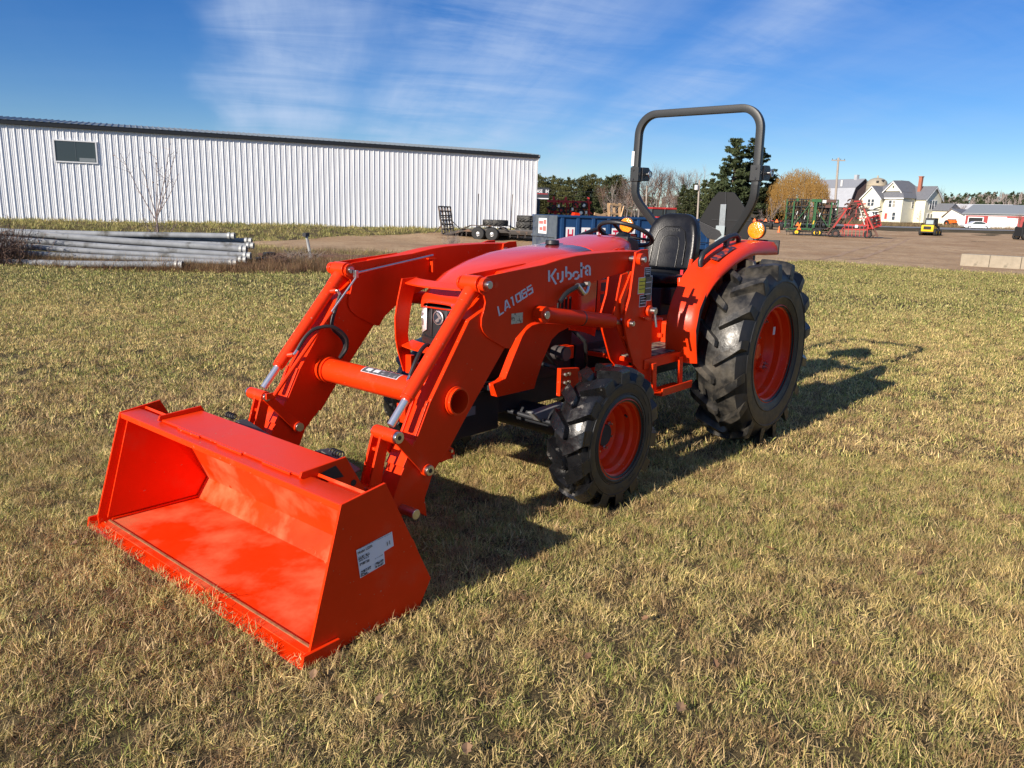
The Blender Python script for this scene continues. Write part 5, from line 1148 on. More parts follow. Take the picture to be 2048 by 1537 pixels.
# ================================================================ FIELD CULTIVATORS
def cult_wing(par, c, ux, uz, W_, H_, m1, m2, seed, name='folded_wing'):
    """flat lattice wing: origin c, in-plane axes ux (across) and uz (up)"""
    r = np.random.default_rng(seed); c, ux, uz = Vector(c), Vector(ux).normalized(), Vector(uz).normalized(); n_ = ux.cross(uz)
    w_ = empty(name); w_.parent = par
    for q in np.linspace(0, 1, 5): MB().bar(c+uz*(H_*q), c+ux*W_+uz*(H_*q), .10, .10).build('wing_bar', m2 if q in (0, 1) else FBLK, w_)
    for q in np.linspace(0, 1, 4): MB().bar(c+ux*(W_*q), c+ux*(W_*q)+uz*H_, .09, .09).build('wing_bar', m1 if q in (0, 1) else FBLK, w_)
    t_ = MB()
    for q in np.linspace(.02, .98, 9):
        for p in np.linspace(.03, .97, 9):
            a = c+ux*(W_*p+r.uniform(-.08, .08))+uz*(H_*q); L_ = r.uniform(.35, .6)
            t_.tube([a, a-n_*.18+uz*.10, a-n_*.32+uz*.02, a-n_*.42-uz*L_*.45], .040, 4)
    o = t_.build('tines', m2, w_); o['kind'] = 'stuff'
    return w_
m_ = machine('field_cultivator', 1617, 77.5, 'green folded field cultivator with black tines beside the red one', 'cultivator', -.28)
for s in (-1, 1): cult_wing(m_, (s*.25 if s > 0 else -2.35, -.3, .75), (1, 0, 0), (0, .02, 1), 2.1, 2.75, FGREEN, FBLK, 3+s)
for s in (-1, 1): cult_wing(m_, (s*.3 if s > 0 else -2.2, .9, .9), (1, 0, 0), (0, .02, 1), 1.9, 2.4, FGREEN, FBLK, 9+s)
MB().bx(-2.2, 2.3, -.25, -.1, .35, .48).build('main_bar', FBLK, m_); MB().bx(-1.9, .2, -.6, -.5, .62, .74).build('main_bar', FGREEN, m_); MB().bx(-2.1, 2.2, 1.0, 1.15, .5, .65).build('main_bar', FGREEN, m_)
for x, w_, z, m2 in ((-1.5, .22, 3.3, FGREEN), (-.1, .9, 3.28, FGREEN), (1.25, .9, 3.25, FRUST), (1.2, 1.0, 2.75, FRUST), (.9, .35, 3.2, mat('pale_panel', (.55, .6, .55), .5))): MB().bx(x, x+w_, -.45, -.33, z, z+.28).build('panel', m2, m_)
for x in (-1.75, 1.7, .3): MB().bx(x, x+.13, -.5, -.36, .8, 3.3).build('upright', FGREEN, m_)
MB().bar((-1.6, -.45, 1.0), (-.3, -.45, 2.9), .07, .07).build('strut', FGREEN, m_); MB().bar((1.6, -.45, 1.0), (.4, -.45, 2.6), .07, .07).build('strut', FGREEN, m_)
for x, z in ((-.6, 1.6), (.25, 1.15), (-1.35, 2.0), (.75, 1.9), (-.95, .9)): MB().cyl((x, -.5, z), (x+.08, -.5, z+.35), .05, n=8).build('cylinder', FYEL if z < 1.3 else STEEL, m_)
t_ = MB()
for x in np.linspace(-2.1, 2.1, 15): t_.tube([(x, -.2, .42), (x-.03, -.45, .35), (x, -.52, .15), (x+.02, -.45, .02)], .022, 4)
t_.build('tines', FBLK, m_)['kind'] = 'stuff'
r2 = np.random.default_rng(78)
for k in range(60):
    x, z, y = r2.uniform(-2.2, 2.1), r2.uniform(.5, 3.3), r2.uniform(-.3, 1.2); L_ = r2.uniform(.3, .9); a_ = r2.choice([0., 1.57, 1.57, .9])
    MB().bar((x-L_/2*math.cos(a_), y, max(.3, z-L_/2*math.sin(a_))), (x+L_/2*math.cos(a_), y, z+L_/2*math.sin(a_)), .06, .06).build('frame_bar', (FBLK, FGREEN, FBLK, FRUST, FBLK)[k % 5], m_)
for x in (.55, .85, -1.2): wheel_simple(m_, x, -.35, .36, .36, .22, FYEL)
smv(m_, -1.15, -.60, .95, .42); smv(m_, -1.02, -.62, .60, .42)
m_ = machine('red_cultivator', 1704, 75.5, 'rusty red folded cultivator with A-shaped wings on the gravel lot', 'cultivator', -.42)
for s in (-1, 1):
    w_ = cult_wing(m_, (s*2.15, -.4, .25), (0, 1, 0), (-s*.57, 0, 1), 1.6, 3.75, FRUST, FRUST, 20+s)
    MB().bar((s*2.25, -.6, .2), (s*.32, -.5, 3.55), .16, .14).build('outer_rail', FRUST, m_); MB().bar((s*1.75, -.7, .9), (s*.75, -.6, 2.7), .24, .12).build('fold_arm', FRED, m_)
    MB().bar((s*1.0, -.5, 1.2), (s*.3, -.45, 2.9), .07, .06).build('strut', STEEL if s > 0 else FRUST, m_)
r2 = np.random.default_rng(77)
for k in range(46):
    z = r2.uniform(.25, 3.2); hw_ = 2.0*(1-z/3.9); x = r2.uniform(-hw_, hw_); L_ = r2.uniform(.4, 1.1); a_ = r2.choice([0., 1.05, -1.05, 1.57]); y = r2.uniform(-.6, .9)
    MB().bar((x-L_/2*math.cos(a_), y, max(.1, z-L_/2*math.sin(a_))), (x+L_/2*math.cos(a_), y+.05, z+L_/2*abs(math.sin(a_))), .07, .07).build('frame_bar', (FRUST, FRED, FBLK, FRUST)[k % 4], m_)
MB().bx(-.85, 1.35, -.75, -.62, 1.15, 1.28).build('main_bar', FRED, m_); MB().bx(-.7, 1.2, -.7, -.6, .75, .85).build('main_bar', FRED, m_); MB().bx(-2.2, 2.0, -.6, -.5, .22, .32).build('main_bar', FRUST, m_)
for x in np.linspace(-.75, 1.25, 7): MB().bar((x, -.7, 1.2), (x+.05, -.75, .15), .05, .05).build('shank', FRED, m_)
for k, (x, z) in enumerate(((-.2, 3.3), (.15, 3.4), (-.45, 3.1), (.45, 3.15), (.7, 2.75), (-.75, 2.7))): MB().bar((x-.35, -.5, z), (x+.4, -.4, z+.05), .12, .12).build('cross_bar', FRED if k % 2 else FRUST, m_)
cult_wing(m_, (1.35, -.7, .9), (.9, .4, .3), (-.3, 0, 1), 1.2, 1.0, FRED, FRED, 31)
for k, (x, z, x1, z1) in enumerate(((1.0, 2.5, 2.2, 2.95), (1.1, 2.2, 2.35, 2.55), (1.3, 1.7, 2.2, 1.2))): MB().bar((x, -.5, z), (x1, -.3, z1), .10, .10).build('jack_bar', FBLK if k < 2 else FRED, m_)
MB().bx(.15, .40, -.78, -.76, .98, 1.22).build('white_tag', WTRIM, m_)
for z in (2.1, 2.7): MB().bx(1.25, 1.55, -.6, -.58, z, z+.28).build('white_tag', WTRIM, m_)
wheel_simple(m_, 1.35, -.6, .38, .38, .3, FRUST); wheel_simple(m_, -1.5, -.6, .38, .38, .3, FRUST); wheel_simple(m_, -1.7, -.7, 2.62, .14, .1, WTRIM)
# small orange compact tractors with slow-moving signs
for px, v_, lb, hasrops in ((1508, 98, 'small orange tractor with slow sign and roll bar behind the beacon', True), (1552, 98, 'small orange tractor with slow sign beside the green cultivator', False), (1530, 101, 'small red tractor between two slow sign tractors', False), (1478, 103, 'small red tractor low behind the fender and roll bar', False)):
    m_ = machine('compact_tractor', px, v_, lb, 'tractor', -.35, 'compact tractors in a row before the pines')
    MB().bx(-.35, .35, .3, 1.5, .55, 1.05).build('hood', FRED, m_, 30, .05); MB().bx(-.55, .55, -.5, .3, .45, .8).build('chassis', FBLK, m_); MB().bx(-.25, .25, -.45, .0, .85, 1.25).build('seat', FBLK, m_, 30, .05)
    for s in (-1, 1): w_ = wheel_simple(m_, s*.65, -.3, .55, .55, .34, FRED); w_.rotation_euler = (0, 0, rad(90)); w_ = wheel_simple(m_, s*.55, 1.2, .36, .36, .22, FRED); w_.rotation_euler = (0, 0, rad(90)); MB().bx(s*.5-.14, s*.5+.14, -.7, .2, 1.08, 1.16).build('fender', FRED, m_, 30, .03)
    if 'slow' in lb: smv(m_, 0, -.62, .95, .46)
    if hasrops: MB().tube([(-.5, -.6, .9), (-.5, -.6, 2.0), (-.4, -.6, 2.1), (.4, -.6, 2.1), (.5, -.6, 2.0), (.5, -.6, .9)], .035, 6).build('roll_bar', FBLK, m_)
o = empty('traffic_cone', tuple(gpx(1557.5, 88))); tag(o, 'small orange traffic cone on the gravel near the green cultivator', 'cone')
MB().cyl((0, 0, .03), (0, 0, .7), .15, .03, n=12).build('cone', SMVO, o, 40); MB().bx(-.19, .19, -.19, .19, 0, .03).build('base', SMVO, o)
# ================================================================ YELLOW SKID STEER
m_ = machine('skid_steer', 1858, 93, 'yellow skid steer loader with black cab and rear grille on gravel', 'skid steer', -.78)
# local: rear faces -y, x right
MB().prism([(-.95, .45), (-1.02, .62), (-1.02, 1.14), (-.9, 1.25), (.30, 1.28), (.35, .45)], -.68, .68, 'x').build('body', FYEL, m_, 30, .06)
MB().bx(-.42, .42, -1.045, -1.02, .72, 1.10).build('rear_grille', FBLK, m_, 30, .02); MB().bx(-.70, .70, -1.0, -.85, .36, .50).build('rear_bumper', FBLK, m_)
MB().prism([(-.42, 1.22), (-.36, 2.06), (.85, 2.06), (1.0, .6), (.3, .6)], -.52, .52, 'x').build('cab', FBLK, m_, 30, .02)
MB().bx(-.40, .40, -.43, -.40, 1.36, 1.82).build('rear_window', mat('pale_glass', (.35, .42, .46), .1), m_); MB().prism([(-.1, 1.45), (-.05, 1.9), (.75, 1.9), (.8, 1.3)], .521, .525, 'x').build('side_window', GLASS, m_)
for s in (-1, 1):
    MB().prism([(-.95, 1.25), (-.9, 1.5), (.9, 1.05), (1.35, .5), (1.2, .45), (.8, .85), (-.5, 1.15)], s*.70-.06, s*.70+.06, 'x').build('lift_arm', FBLK, m_, 30, .02)
    for y in (-.52, .52): w_ = wheel_simple(m_, s*.80, y, .41, .41, .30, FYEL); w_.rotation_euler = (0, 0, rad(90))
MB().prism([(1.25, .05), (1.95, .03), (1.9, .08), (1.5, .2), (1.4, .75), (1.25, .8)], -.9, .9, 'x').build('bucket', FBLK, m_, 30, .01)
m_ = machine('black_skid_loader', 2050, 86, 'dark skid loader with black bucket and white wheel at lot edge', 'skid steer', rad(-88))
MB().prism([(.9, .05), (1.75, .03), (1.7, .09), (1.3, .2), (1.2, .8), (.95, .85)], -.9, .9, 'x').build('bucket', FBLK, m_, 30, .01)
MB().prism([(-.9, .4), (-.95, 1.4), (.3, 1.4), (.6, .4)], -.65, .65, 'x').build('body', FBLK, m_, 30, .05); MB().prism([(-.3, 1.4), (-.25, 2.0), (.5, 2.0), (.75, .7)], -.44, .44, 'x').build('cab', FBLK, m_, 30, .02)
for s in (-1, 1):
    MB().prism([(-.9, 1.3), (-.8, 1.5), (.9, .95), (1.1, .5), (.95, .45), (.7, .8)], s*.68-.05, s*.68+.05, 'x').build('lift_arm', FBLK, m_, 30, .02)
    for y in (-.5, .5): w_ = wheel_simple(m_, s*.8, y, .42, .42, .3, WTRIM); w_.rotation_euler = (0, 0, rad(-90 if s > 0 else 90))
# ================================================================ CONCRETE BLOCKS
CONC = mat('old_concrete', (.34, .29, .215), .9, var=.18, vscale=3, col2=(.22, .19, .14), c2=(.58, .70), c2scale=2.5, bump=.4, bscale=14)
edge = [(1919, 531, 34.2), (1977, 534, 33.2), (2040, 537.5, 32.2), (2104, 541, 31.2), (2170, 545, 30.2)]
for i in range(4):
    (x0, y0, v0), (x1, y1, v1) = edge[i], edge[i+1]; a, c = gpx(x0, v0), gpx(x1, v1); d = c-a; L_ = math.hypot(d[0], d[1])
    o = MB().prism([(.0, 0), (.0, .52), (.03, .54), (L_-.05, .54), (L_-.02, .52), (L_-.02, 0)], 0, .62).build('concrete_block', CONC, None, 30, .02); o.location = a; o.rotation_euler = (0, 0, math.atan2(d[1], d[0]))
    tag(o, ('first weathered concrete block at the open end of the row', 'second weathered concrete block from the open end of the row', 'third weathered concrete block from the open end of the row', 'fourth weathered concrete block from the open end of the row')[i], 'concrete block', 'concrete blocks along the lot edge')
# ================================================================ FARMHOUSE
CREAM = mat('cream_siding', (.74, .70, .54), .6, var=.04, vscale=1); SHING = mat('grey_shingle', (.155, .160, .175), .8, var=.12, vscale=2)
BRICK = mat('chimney_brick', (.36, .13, .08), .85, var=.2, vscale=6); HWT = mat('house_trim', (.80, .80, .78), .6); DGL = mat('dark_glass', (.05, .06, .075), .1)
HV = 180.; hp_ = gpx(1800, HV); th_ = rad(55)
HO = empty('farmhouse', tuple(hp_), math.atan2(HR[1], HR[0])-th_); tag(HO, 'cream two-storey farmhouse with grey cross-gabled roof and brick chimney', 'house')
EV = 5.5
def gable(par, x0, x1, y0, y1, ev, rise, along, ov=.35, name='wall', wallm=CREAM):
    w_ = MB().bx(x0, x1, y0, y1, -1.2, ev).build(name, wallm, par)
    if along == 'y':
        xm = (x0+x1)/2; MB().prism([(x0, ev), (x1, ev), (xm, ev+rise)], y0+.002, y1-.002).build('gable_wall', wallm, par)
        sl_ = rise/((x1-x0)/2)
        for s, xe in ((-1, x0), (1, x1)): MB().prism([(xm, ev+rise+.02), (xe+s*ov, ev-ov*sl_+.02), (xe+s*ov, ev-ov*sl_+.20), (xm, ev+rise+.22)], y0-ov, y1+ov).build('roof', SHING, par)
        for s, xe in ((-1, x0), (1, x1)): MB().prism([(xm, ev+rise-.25), (xe+s*ov, ev-ov*sl_-.25), (xe+s*ov, ev-ov*sl_+.03), (xm, ev+rise+.03)], y0-ov-.03, y0-ov+.06).build('bargeboard', HWT, par)
    else:
        ym = (y0+y1)/2; MB().prism([(y0, ev), (y1, ev), (ym, ev+rise)], x0+.002, x1-.002, 'x').build('gable_wall', wallm, par)
        sl_ = rise/((y1-y0)/2)
        for s, ye in ((-1, y0), (1, y1)): MB().prism([(ym, ev+rise+.02), (ye+s*ov, ev-ov*sl_+.02), (ye+s*ov, ev-ov*sl_+.20), (ym, ev+rise+.22)], x0-ov, x1+ov, 'x').build('roof', SHING, par)
        for s, ye in ((-1, y0), (1, y1)): MB().prism([(ym, ev+rise-.25), (ye+s*ov, ev-ov*sl_-.25), (ye+s*ov, ev-ov*sl_+.03), (ym, ev+rise+.03)], x1+ov-.06, x1+ov+.03, 'x').build('bargeboard', HWT, par)
def win_y(par, x, y, z, w_, h_, m=DGL):
    f_ = MB().bx(x-w_/2-.12, x+w_/2+.12, y-.06, y-.002, z-.12, z+h_+.14).build('window', HWT, par); MB().bx(x-w_/2, x+w_/2, y-.075, y-.061, z, z+h_).build('pane', m, f_); MB().bx(x-w_/2, x+w_/2, y-.085, y-.076, z+h_*.48, z+h_*.53).build('sash_bar', HWT, f_)
def win_x(par, x, y, z, w_, h_, m=DGL):
    f_ = MB().bx(x+.002, x+.06, y-w_/2-.12, y+w_/2+.12, z-.12, z+h_+.14).build('window', HWT, par); MB().bx(x+.061, x+.075, y-w_/2, y+w_/2, z, z+h_).build('pane', m, f_); MB().bx(x+.076, x+.085, y-w_/2, y+w_/2, z+h_*.48, z+h_*.53).build('sash_bar', HWT, f_)
gable(HO, -9.3, -4.6, -1.3, 8.0, EV, 2.5, 'y', .4)                                   # left wing, gable to the sun
MB().bx(-9.0, 0, 0, 12.4, -1.2, EV).build('wall', CREAM, HO)
# hipped main roof
rx0, rx1, ry0, ry1 = -9.4, .4, -.4, 12.8; hz = EV+4.1
MB().add([(rx0, ry0, EV-.05), (rx1, ry0, EV-.05), (rx1, ry1, EV-.05), (rx0, ry1, EV-.05), (-5.2, 4.4, hz), (-3.6, 4.4, hz), (-3.6, 8.0, hz), (-5.2, 8.0, hz)], [(0, 1, 5, 4), (1, 2, 6, 5), (2, 3, 7, 6), (3, 0, 4, 7), (4, 5, 6, 7)]).build('main_roof', SHING, HO, None)
MB().bx(-9.0, .3, -.42, -.34, EV-.28, EV-.02).build('eave_trim', HWT, HO)
# front dormer gable
MB().prism([(-5.2, EV+1.5), (-1.3, EV+1.5), (-3.25, EV+3.6)], 1.0, 4.0).build('dormer', CREAM, HO); 
for s in (-1, 1): MB().prism([(-3.25, EV+3.68), (-3.25+s*2.35, EV+1.2), (-3.25+s*2.35, EV+1.38), (-3.25, EV+3.88)], .6, 5.2).build('roof', SHING, HO); MB().prism([(-3.25, EV+3.42), (-3.25+s*2.35, EV+.95), (-3.25+s*2.35, EV+1.22), (-3.25, EV+3.70)], .55, .64).build('bargeboard', HWT, HO)
MB().bx(-3.4, -3.1, .985, .999, EV+2.2, EV+2.7).build('attic_vent', FBLK, HO)
gable(HO, -4.0, 2.4, 5.4, 12.3, EV, 2.7, 'x', .4)                                      # right wing, gable in shade
MB().bx(2.4, 6.0, 9.0, 14.5, -1.2, 3.0).build('porch_wall', CREAM, HO); MB().prism([(8.6, 2.9), (14.9, 2.9), (14.9, 3.1), (11, 4.6), (8.6, 3.1)], 2.3, 6.3, 'x').build('porch_roof', SHING, HO)
ck = MB().bx(-.9, -.2, 7.2, 7.9, EV+1.5, EV+4.9).build('chimney', BRICK, HO); MB().bx(-1.0, -.1, 7.1, 8.0, EV+4.9, EV+5.1).build('chimney_cap', BRICK, ck)
for x in (-7.35, -6.45): win_y(HO, x, -1.3, 3.6, .62, 1.5)
for x in (-6.0, -5.2): win_y(HO, x, -1.3, .7, .6, 1.6)
win_y(HO, -2.9, 0, 3.4, .65, 1.5); win_y(HO, -2.0, 0, 3.4, .65, 1.5, mat('blind_glass', (.35, .33, .28), .3)); win_y(HO, -1.7, 0, .5, .7, 1.7); MB().bx(-3.9, -3.3, -.05, -.002, .7, 2.0).build('shutter', mat('barn_red_trim', (.42, .06, .05), .6), HO)
win_x(HO, 0, 4.3, 3.3, .7, 1.5)
for y in (7.6, 8.7, 9.8): win_x(HO, 2.4, y, 3.2, .7, 1.9)
for y in (7.2, 8.6, 10.0): win_x(HO, 2.4, y, .3, .7, 1.8)
MB().bx(-9.3, -4.6, -1.75, -1.3, 2.7, 2.85).build('belt_roof', SHING, HO)
# ================================================================ BARN, SILO, SHEDS
BARNW = mat('weathered_barn_board', (.13, .085, .075), .85, var=.2, vscale=2); TIN = mat('pale_tin_roof', (.46, .47, .49), .5, .2, var=.08, vscale=1)
BV = 228.; bp_ = gpx(1692, BV); BA_ = empty('gambrel_barn', tuple(bp_), math.atan2(HR[1], HR[0])+rad(-62)); tag(BA_, 'old gambrel barn with grey tin roof and dark board gable', 'barn')
# local: y = ridge direction reversed: long axis along x (left), gable end faces +x
BLn, BWd = 15., 11.; e0 = 3.6; gpf = [(0, e0), (1.9, e0+5.0), (BWd/2, e0+7.6), (BWd-1.9, e0+5.0), (BWd, e0)]
MB().prism([(0, -2), (0, e0)]+gpf[1:4]+[(BWd, e0), (BWd, -2)], -BLn, 0, 'x').build('wall', BARNW, BA_)
for i, (a, c) in enumerate(zip(gpf[:-1], gpf[1:])):
    d = np.array(c)-np.array(a); n_ = np.array([-d[1], d[0]])/np.linalg.norm(d)
    a2, c2_ = np.array(a)+n_*.05, np.array(c)+n_*.05
    if i == 0: a2 = a2-d/np.linalg.norm(d)*.6
    if i == 3: c2_ = c2_+d/np.linalg.norm(d)*.6
    MB().prism([tuple(a2), tuple(c2_), tuple(c2_+n_*.15), tuple(a2+n_*.15)], -BLn-.5, .6, 'x').build('roof', TIN if i in (0, 3) else mat('grey_tin_roof', (.27, .28, .30), .55, .1), BA_)
MB().bx(-3, -2, 5.0, 6.0, e0+7.4, e0+8.9).build('cupola', TIN, BA_)
SV = 224.; sp_ = gpx(1745, SV); SI = empty('silo', tuple(sp_)); tag(SI, 'tan concrete stave silo with broken dome behind the farmhouse', 'silo')
STAVE = mat('stave_concrete', (.42, .36, .26), .85, var=.15, vscale=1.5)
stz = float(at(1745, 368, SV)[2]-sp_[2]); R_ = 2.7
MB().cyl((0, 0, -2), (0, 0, stz), R_, n=36).build('silo_wall', STAVE, SI, 30)
for z in np.arange(1.0, stz, .9): MB().lathe([(R_, 0), (R_+.04, .0), (R_+.04, .08), (R_, .08)], (0, 0, 0), 36, True).build('hoop', mat('hoop_rust', (.25, .20, .14), .8), SI).matrix_basis = Matrix.Translation((0, 0, z)) @ Matrix.Rotation(rad(90), 4, 'X')
dm = MB(); dm.lathe([(R_*math.cos(a), R_*.62*math.sin(a)) for a in np.linspace(0, 1.5, 9)], (0, 0, 0), 30); dm = dm.build('dome', mat('dome_tin', (.36, .31, .23), .7, .1, var=.15), SI, 40); dm.matrix_basis = Matrix.Translation((0, 0, stz)) @ Matrix.Rotation(rad(90), 4, 'X')
cq = HF*-1
for a_, z in ((-.45, .45), (.25, .75)): 
    q = Vector((cq[0]*2.3+HR[0]*a_*2, cq[1]*2.3+HR[1]*a_*2, stz+z)); MB().bx(-.35, .35, -.3, .3, -.3, .3, Matrix.Translation(q)).build('dome_opening', FBLK, SI)
MB().cyl((0, 0, stz+1.5), (0, 0, stz+2.3), .3, .15, n=10).build('vent', STAVE, SI)
def bld(name, px, v_, rot, label, cat): o = empty(name, tuple(gpx(px, v_)), math.atan2(HR[1], HR[0])+rot); return tag(o, label, cat)
RB = bld('red_garage', 1927, 146, rad(-48), 'long red garage with white doors and grey metal roof', 'garage'); k_ = 146/FPX
BRD = mat('barn_red', (.34, .045, .045), .7, var=.1, vscale=1)
GL_ = 10.2; MB().bx(0, GL_, 0, 9, -1.5, 2.6).build('wall', BRD, RB); MB().prism([(0, 2.6), (9, 2.6), (4.5, 4.1)], .0, GL_, 'x').build('gable_wall', BRD, RB)
for s, y0, y1 in ((-1, -.5, 4.5), (1, 9.5, 4.5)): MB().prism([(y0, 2.5), (y1, 4.15), (y1, 4.3), (y0, 2.65)], -.4, GL_+.4, 'x').build('roof', mat('grey_metal_roof', (.25, .27, .28), .55, .1, var=.1), RB)
MB().bx(-.1, GL_+.1, -.06, -.005, 2.25, 2.5).build('eave_trim', HWT, RB)
for x in (-.06, GL_-.12): MB().bx(x, x+.2, -.07, -.005, -1, 2.25).build('corner_trim', HWT, RB)
for x0, x1, z0_, z1_, m in ((.7, 3.0, .35, 1.85, FBLK), (4.0, 6.7, -.4, 1.95, HWT), (7.0, 8.5, -.4, 1.75, HWT)):
    f_ = MB().bx(x0-.15, x1+.15, -.05, -.006, z0_, z1_+.15).build('door_frame', HWT, RB); MB().bx(x0, x1, -.065, -.051, z0_, z1_).build('door', m, f_)
WG = bld('white_shed', 1884, 156, rad(-50), 'small white gabled shed with brown doorway beside the red garage', 'shed')
SWM = mat('white_board', (.70, .68, .62), .7, var=.06, vscale=1)
MB().bx(0, 4.6, 0, 9, -2, 1.7).build('wall', SWM, WG); MB().prism([(0, 1.7), (4.6, 1.7), (1.4, 3.2)], 0, 9).build('gable_wall', SWM, WG)
MB().prism([(1.4, 3.25), (-.3, 1.6), (-.3, 1.75), (1.4, 3.4)], -.3, 9).build('roof', mat('brown_shingle', (.22, .16, .14), .8), WG); MB().prism([(1.4, 3.25), (5.0, 1.55), (5.0, 1.7), (1.4, 3.4)], -.3, 9).build('roof', SHING, WG)
MB().bx(.9, 2.5, -.03, -.004, -1.5, 1.35).build('doorway', mat('dark_brown_door', (.10, .06, .05), .8), WG)
PB = bld('pole_barn', 1892, 236, rad(-44), 'low pole barn with wide pale tin roof behind the garages', 'barn')
MB().bx(0, 14.5, 0, 16, -3, 2.6).build('wall', BRD, PB); MB().prism([(-.5, 2.6), (8, 5.0), (8, 5.2), (-.5, 2.8)], -.5, 15.0, 'x').build('roof', mat('white_tin', (.62, .62, .60), .55, var=.1, vscale=.6), PB); MB().prism([(16.5, 2.6), (8, 5.0), (8, 5.2), (16.5, 2.8)], -.5, 15.0, 'x').build('roof', TIN, PB)
# white car on the road side of the red garage
cp = gpx(1950, 138); CA = empty('parked_car', tuple(cp), math.atan2(HR[1], HR[0])-.06); tag(CA, 'white sedan parked in front of the red garage', 'car')
CARW = mat('car_white', (.80, .80, .80), .25, 0, .5, .5); zc = .12
secs = []
for x, zlo, zhi, w_ in ((-2.25, .45, .70, .72), (-2.1, .32, .80, .84), (-1.2, .28, .90, .90), (0, .27, .93, .91), (1.2, .28, .92, .90), (2.0, .32, .88, .86), (2.25, .42, .72, .74)): secs.append([(x, -w_, zlo), (x, -w_, zhi-.12), (x, -w_*.88, zhi), (x, w_*.88, zhi), (x, w_, zhi-.12), (x, w_, zlo)])
MB().sweep(secs).build('body', CARW, CA, 50)
secs = [[(x, -w_*.82, .86), (x, -w_*t, z), (x, w_*t, z), (x, w_*.82, .86)] for x, z, w_, t in ((-1.35, .88, .9, .80), (-.55, 1.38, .9, .64), (.55, 1.42, .9, .64), (1.25, 1.20, .9, .70), (1.85, .90, .9, .78))]
MB().sweep(secs).build('roof', CARW, CA, 40)
MB().prism([(-1.0, .92), (-.5, 1.30), (.5, 1.34), (1.15, 1.15), (1.35, .95)], -.735, -.715).build('side_window', GLASS, CA)
for x in (-1.4, 1.35):
    for y in (-.8, .8): wheel_simple(CA, x, y, .33, .33, .2, STEEL)
MB().bx(-2.27, -2.2, -.7, .7, .52, .66).build('headlight', mat('car_lamp', (.5, .5, .5), .1), CA); MB().bx(2.2, 2.27, -.7, .7, .6, .75).build('tail_light', FRED, CA)
m_ = machine('old_orange_tractor', 1901, 150, 'old orange tractor standing at the white shed doorway', 'tractor', .2)
MB().bx(-.5, .5, -.6, .9, .6, 1.25).build('body', SMVO, m_, 30, .05); MB().bx(-.3, .3, -1.2, -.6, .7, 1.15).build('nose', SMVO, m_, 30, .05)
for s in (-1, 1): w_ = wheel_simple(m_, s*.6, .5, .6, .6, .3, SMVO); w_.rotation_euler = (0, 0, rad(90)); w_ = wheel_simple(m_, s*.45, -.9, .35, .35, .2, SMVO); w_.rotation_euler = (0, 0, rad(90))
# ================================================================ UTILITY POLES AND WIRES
POLEM = mat('pole_wood', (.36, .31, .26), .8, var=.15, vscale=2)
def pole(px, v_, ytop, ybx, label, arm=None, r0=.17, box=False):
    b_ = gpx(px, v_); t_ = at(ybx, ytop, v_); o = empty('utility_pole', tuple(b_), math.atan2(HR[1], HR[0])); tag(o, label, 'utility pole', 'utility poles along the road'); h_ = t_[2]-b_[2]; dx = float((t_-b_)@HR)
    MB().cyl((0, 0, -.5), (dx, 0, h_), r0, r0*.7, n=10).build('shaft', POLEM, o, 40)
    if arm: MB().bx(dx-arm/2, dx+arm/2, -.12, -.02, h_-.45, h_-.3).build('crossarm', POLEM, o); [MB().cyl((dx+x, -.07, h_-.3), (dx+x, -.07, h_-.12), .05, .03, n=8).build('insulator', DARKM, o) for x in (-arm/2+.1, -arm/6, arm/6, arm/2-.1)]
    if box: MB().cyl((dx-.32, -.1, h_*.80), (dx-.32, -.1, h_*.90), .24, n=12).build('transformer', mat('transformer_grey', (.55, .56, .57), .5), o, 35)
    return b_+HR*dx+np.array([0, 0, h_])
t3 = pole(1667, 118, 316, 1677, 'tall utility pole with crossarm behind the two cultivators', 2.0, .2)
t1 = pole(1394, 96, 361, 1399, 'thin utility pole with grey transformer before the pines', None, .13, True)
t2 = pole(1291, 112, 372, 1294, 'thin bare utility pole among the bare trees', None, .13)
MB().cyl((0, 0, 0), (0, 0, .9), .2, n=12).build('transformer', mat('transformer_grey', (.55, .56, .57), .5), [o for o in bpy.data.objects if o.name.startswith('utility_pole')][0], 35).location = (.35, -.25, 6.1)
def wire(a, c, sag, label):
    a, c = np.array(a), np.array(c); pts = [a+(c-a)*t-np.array([0, 0, sag*4*t*(1-t)]) for t in np.linspace(0, 1, 14)]
    tag(MB().tube(pts, .016, 4).build('power_line', DARKM, None, None), label, 'wire', 'overhead wires')
wire(t1, t2, .6, 'overhead wire from the transformer pole to the thin bare pole'); wire(t2, at(1070, 376, 125), .7, 'overhead wire from thin bare pole towards the dealer sign'); wire(t2-np.array([0, 0, .8]), at(1070, 384, 125), .7, 'lower overhead wire from thin bare pole towards the dealer sign')
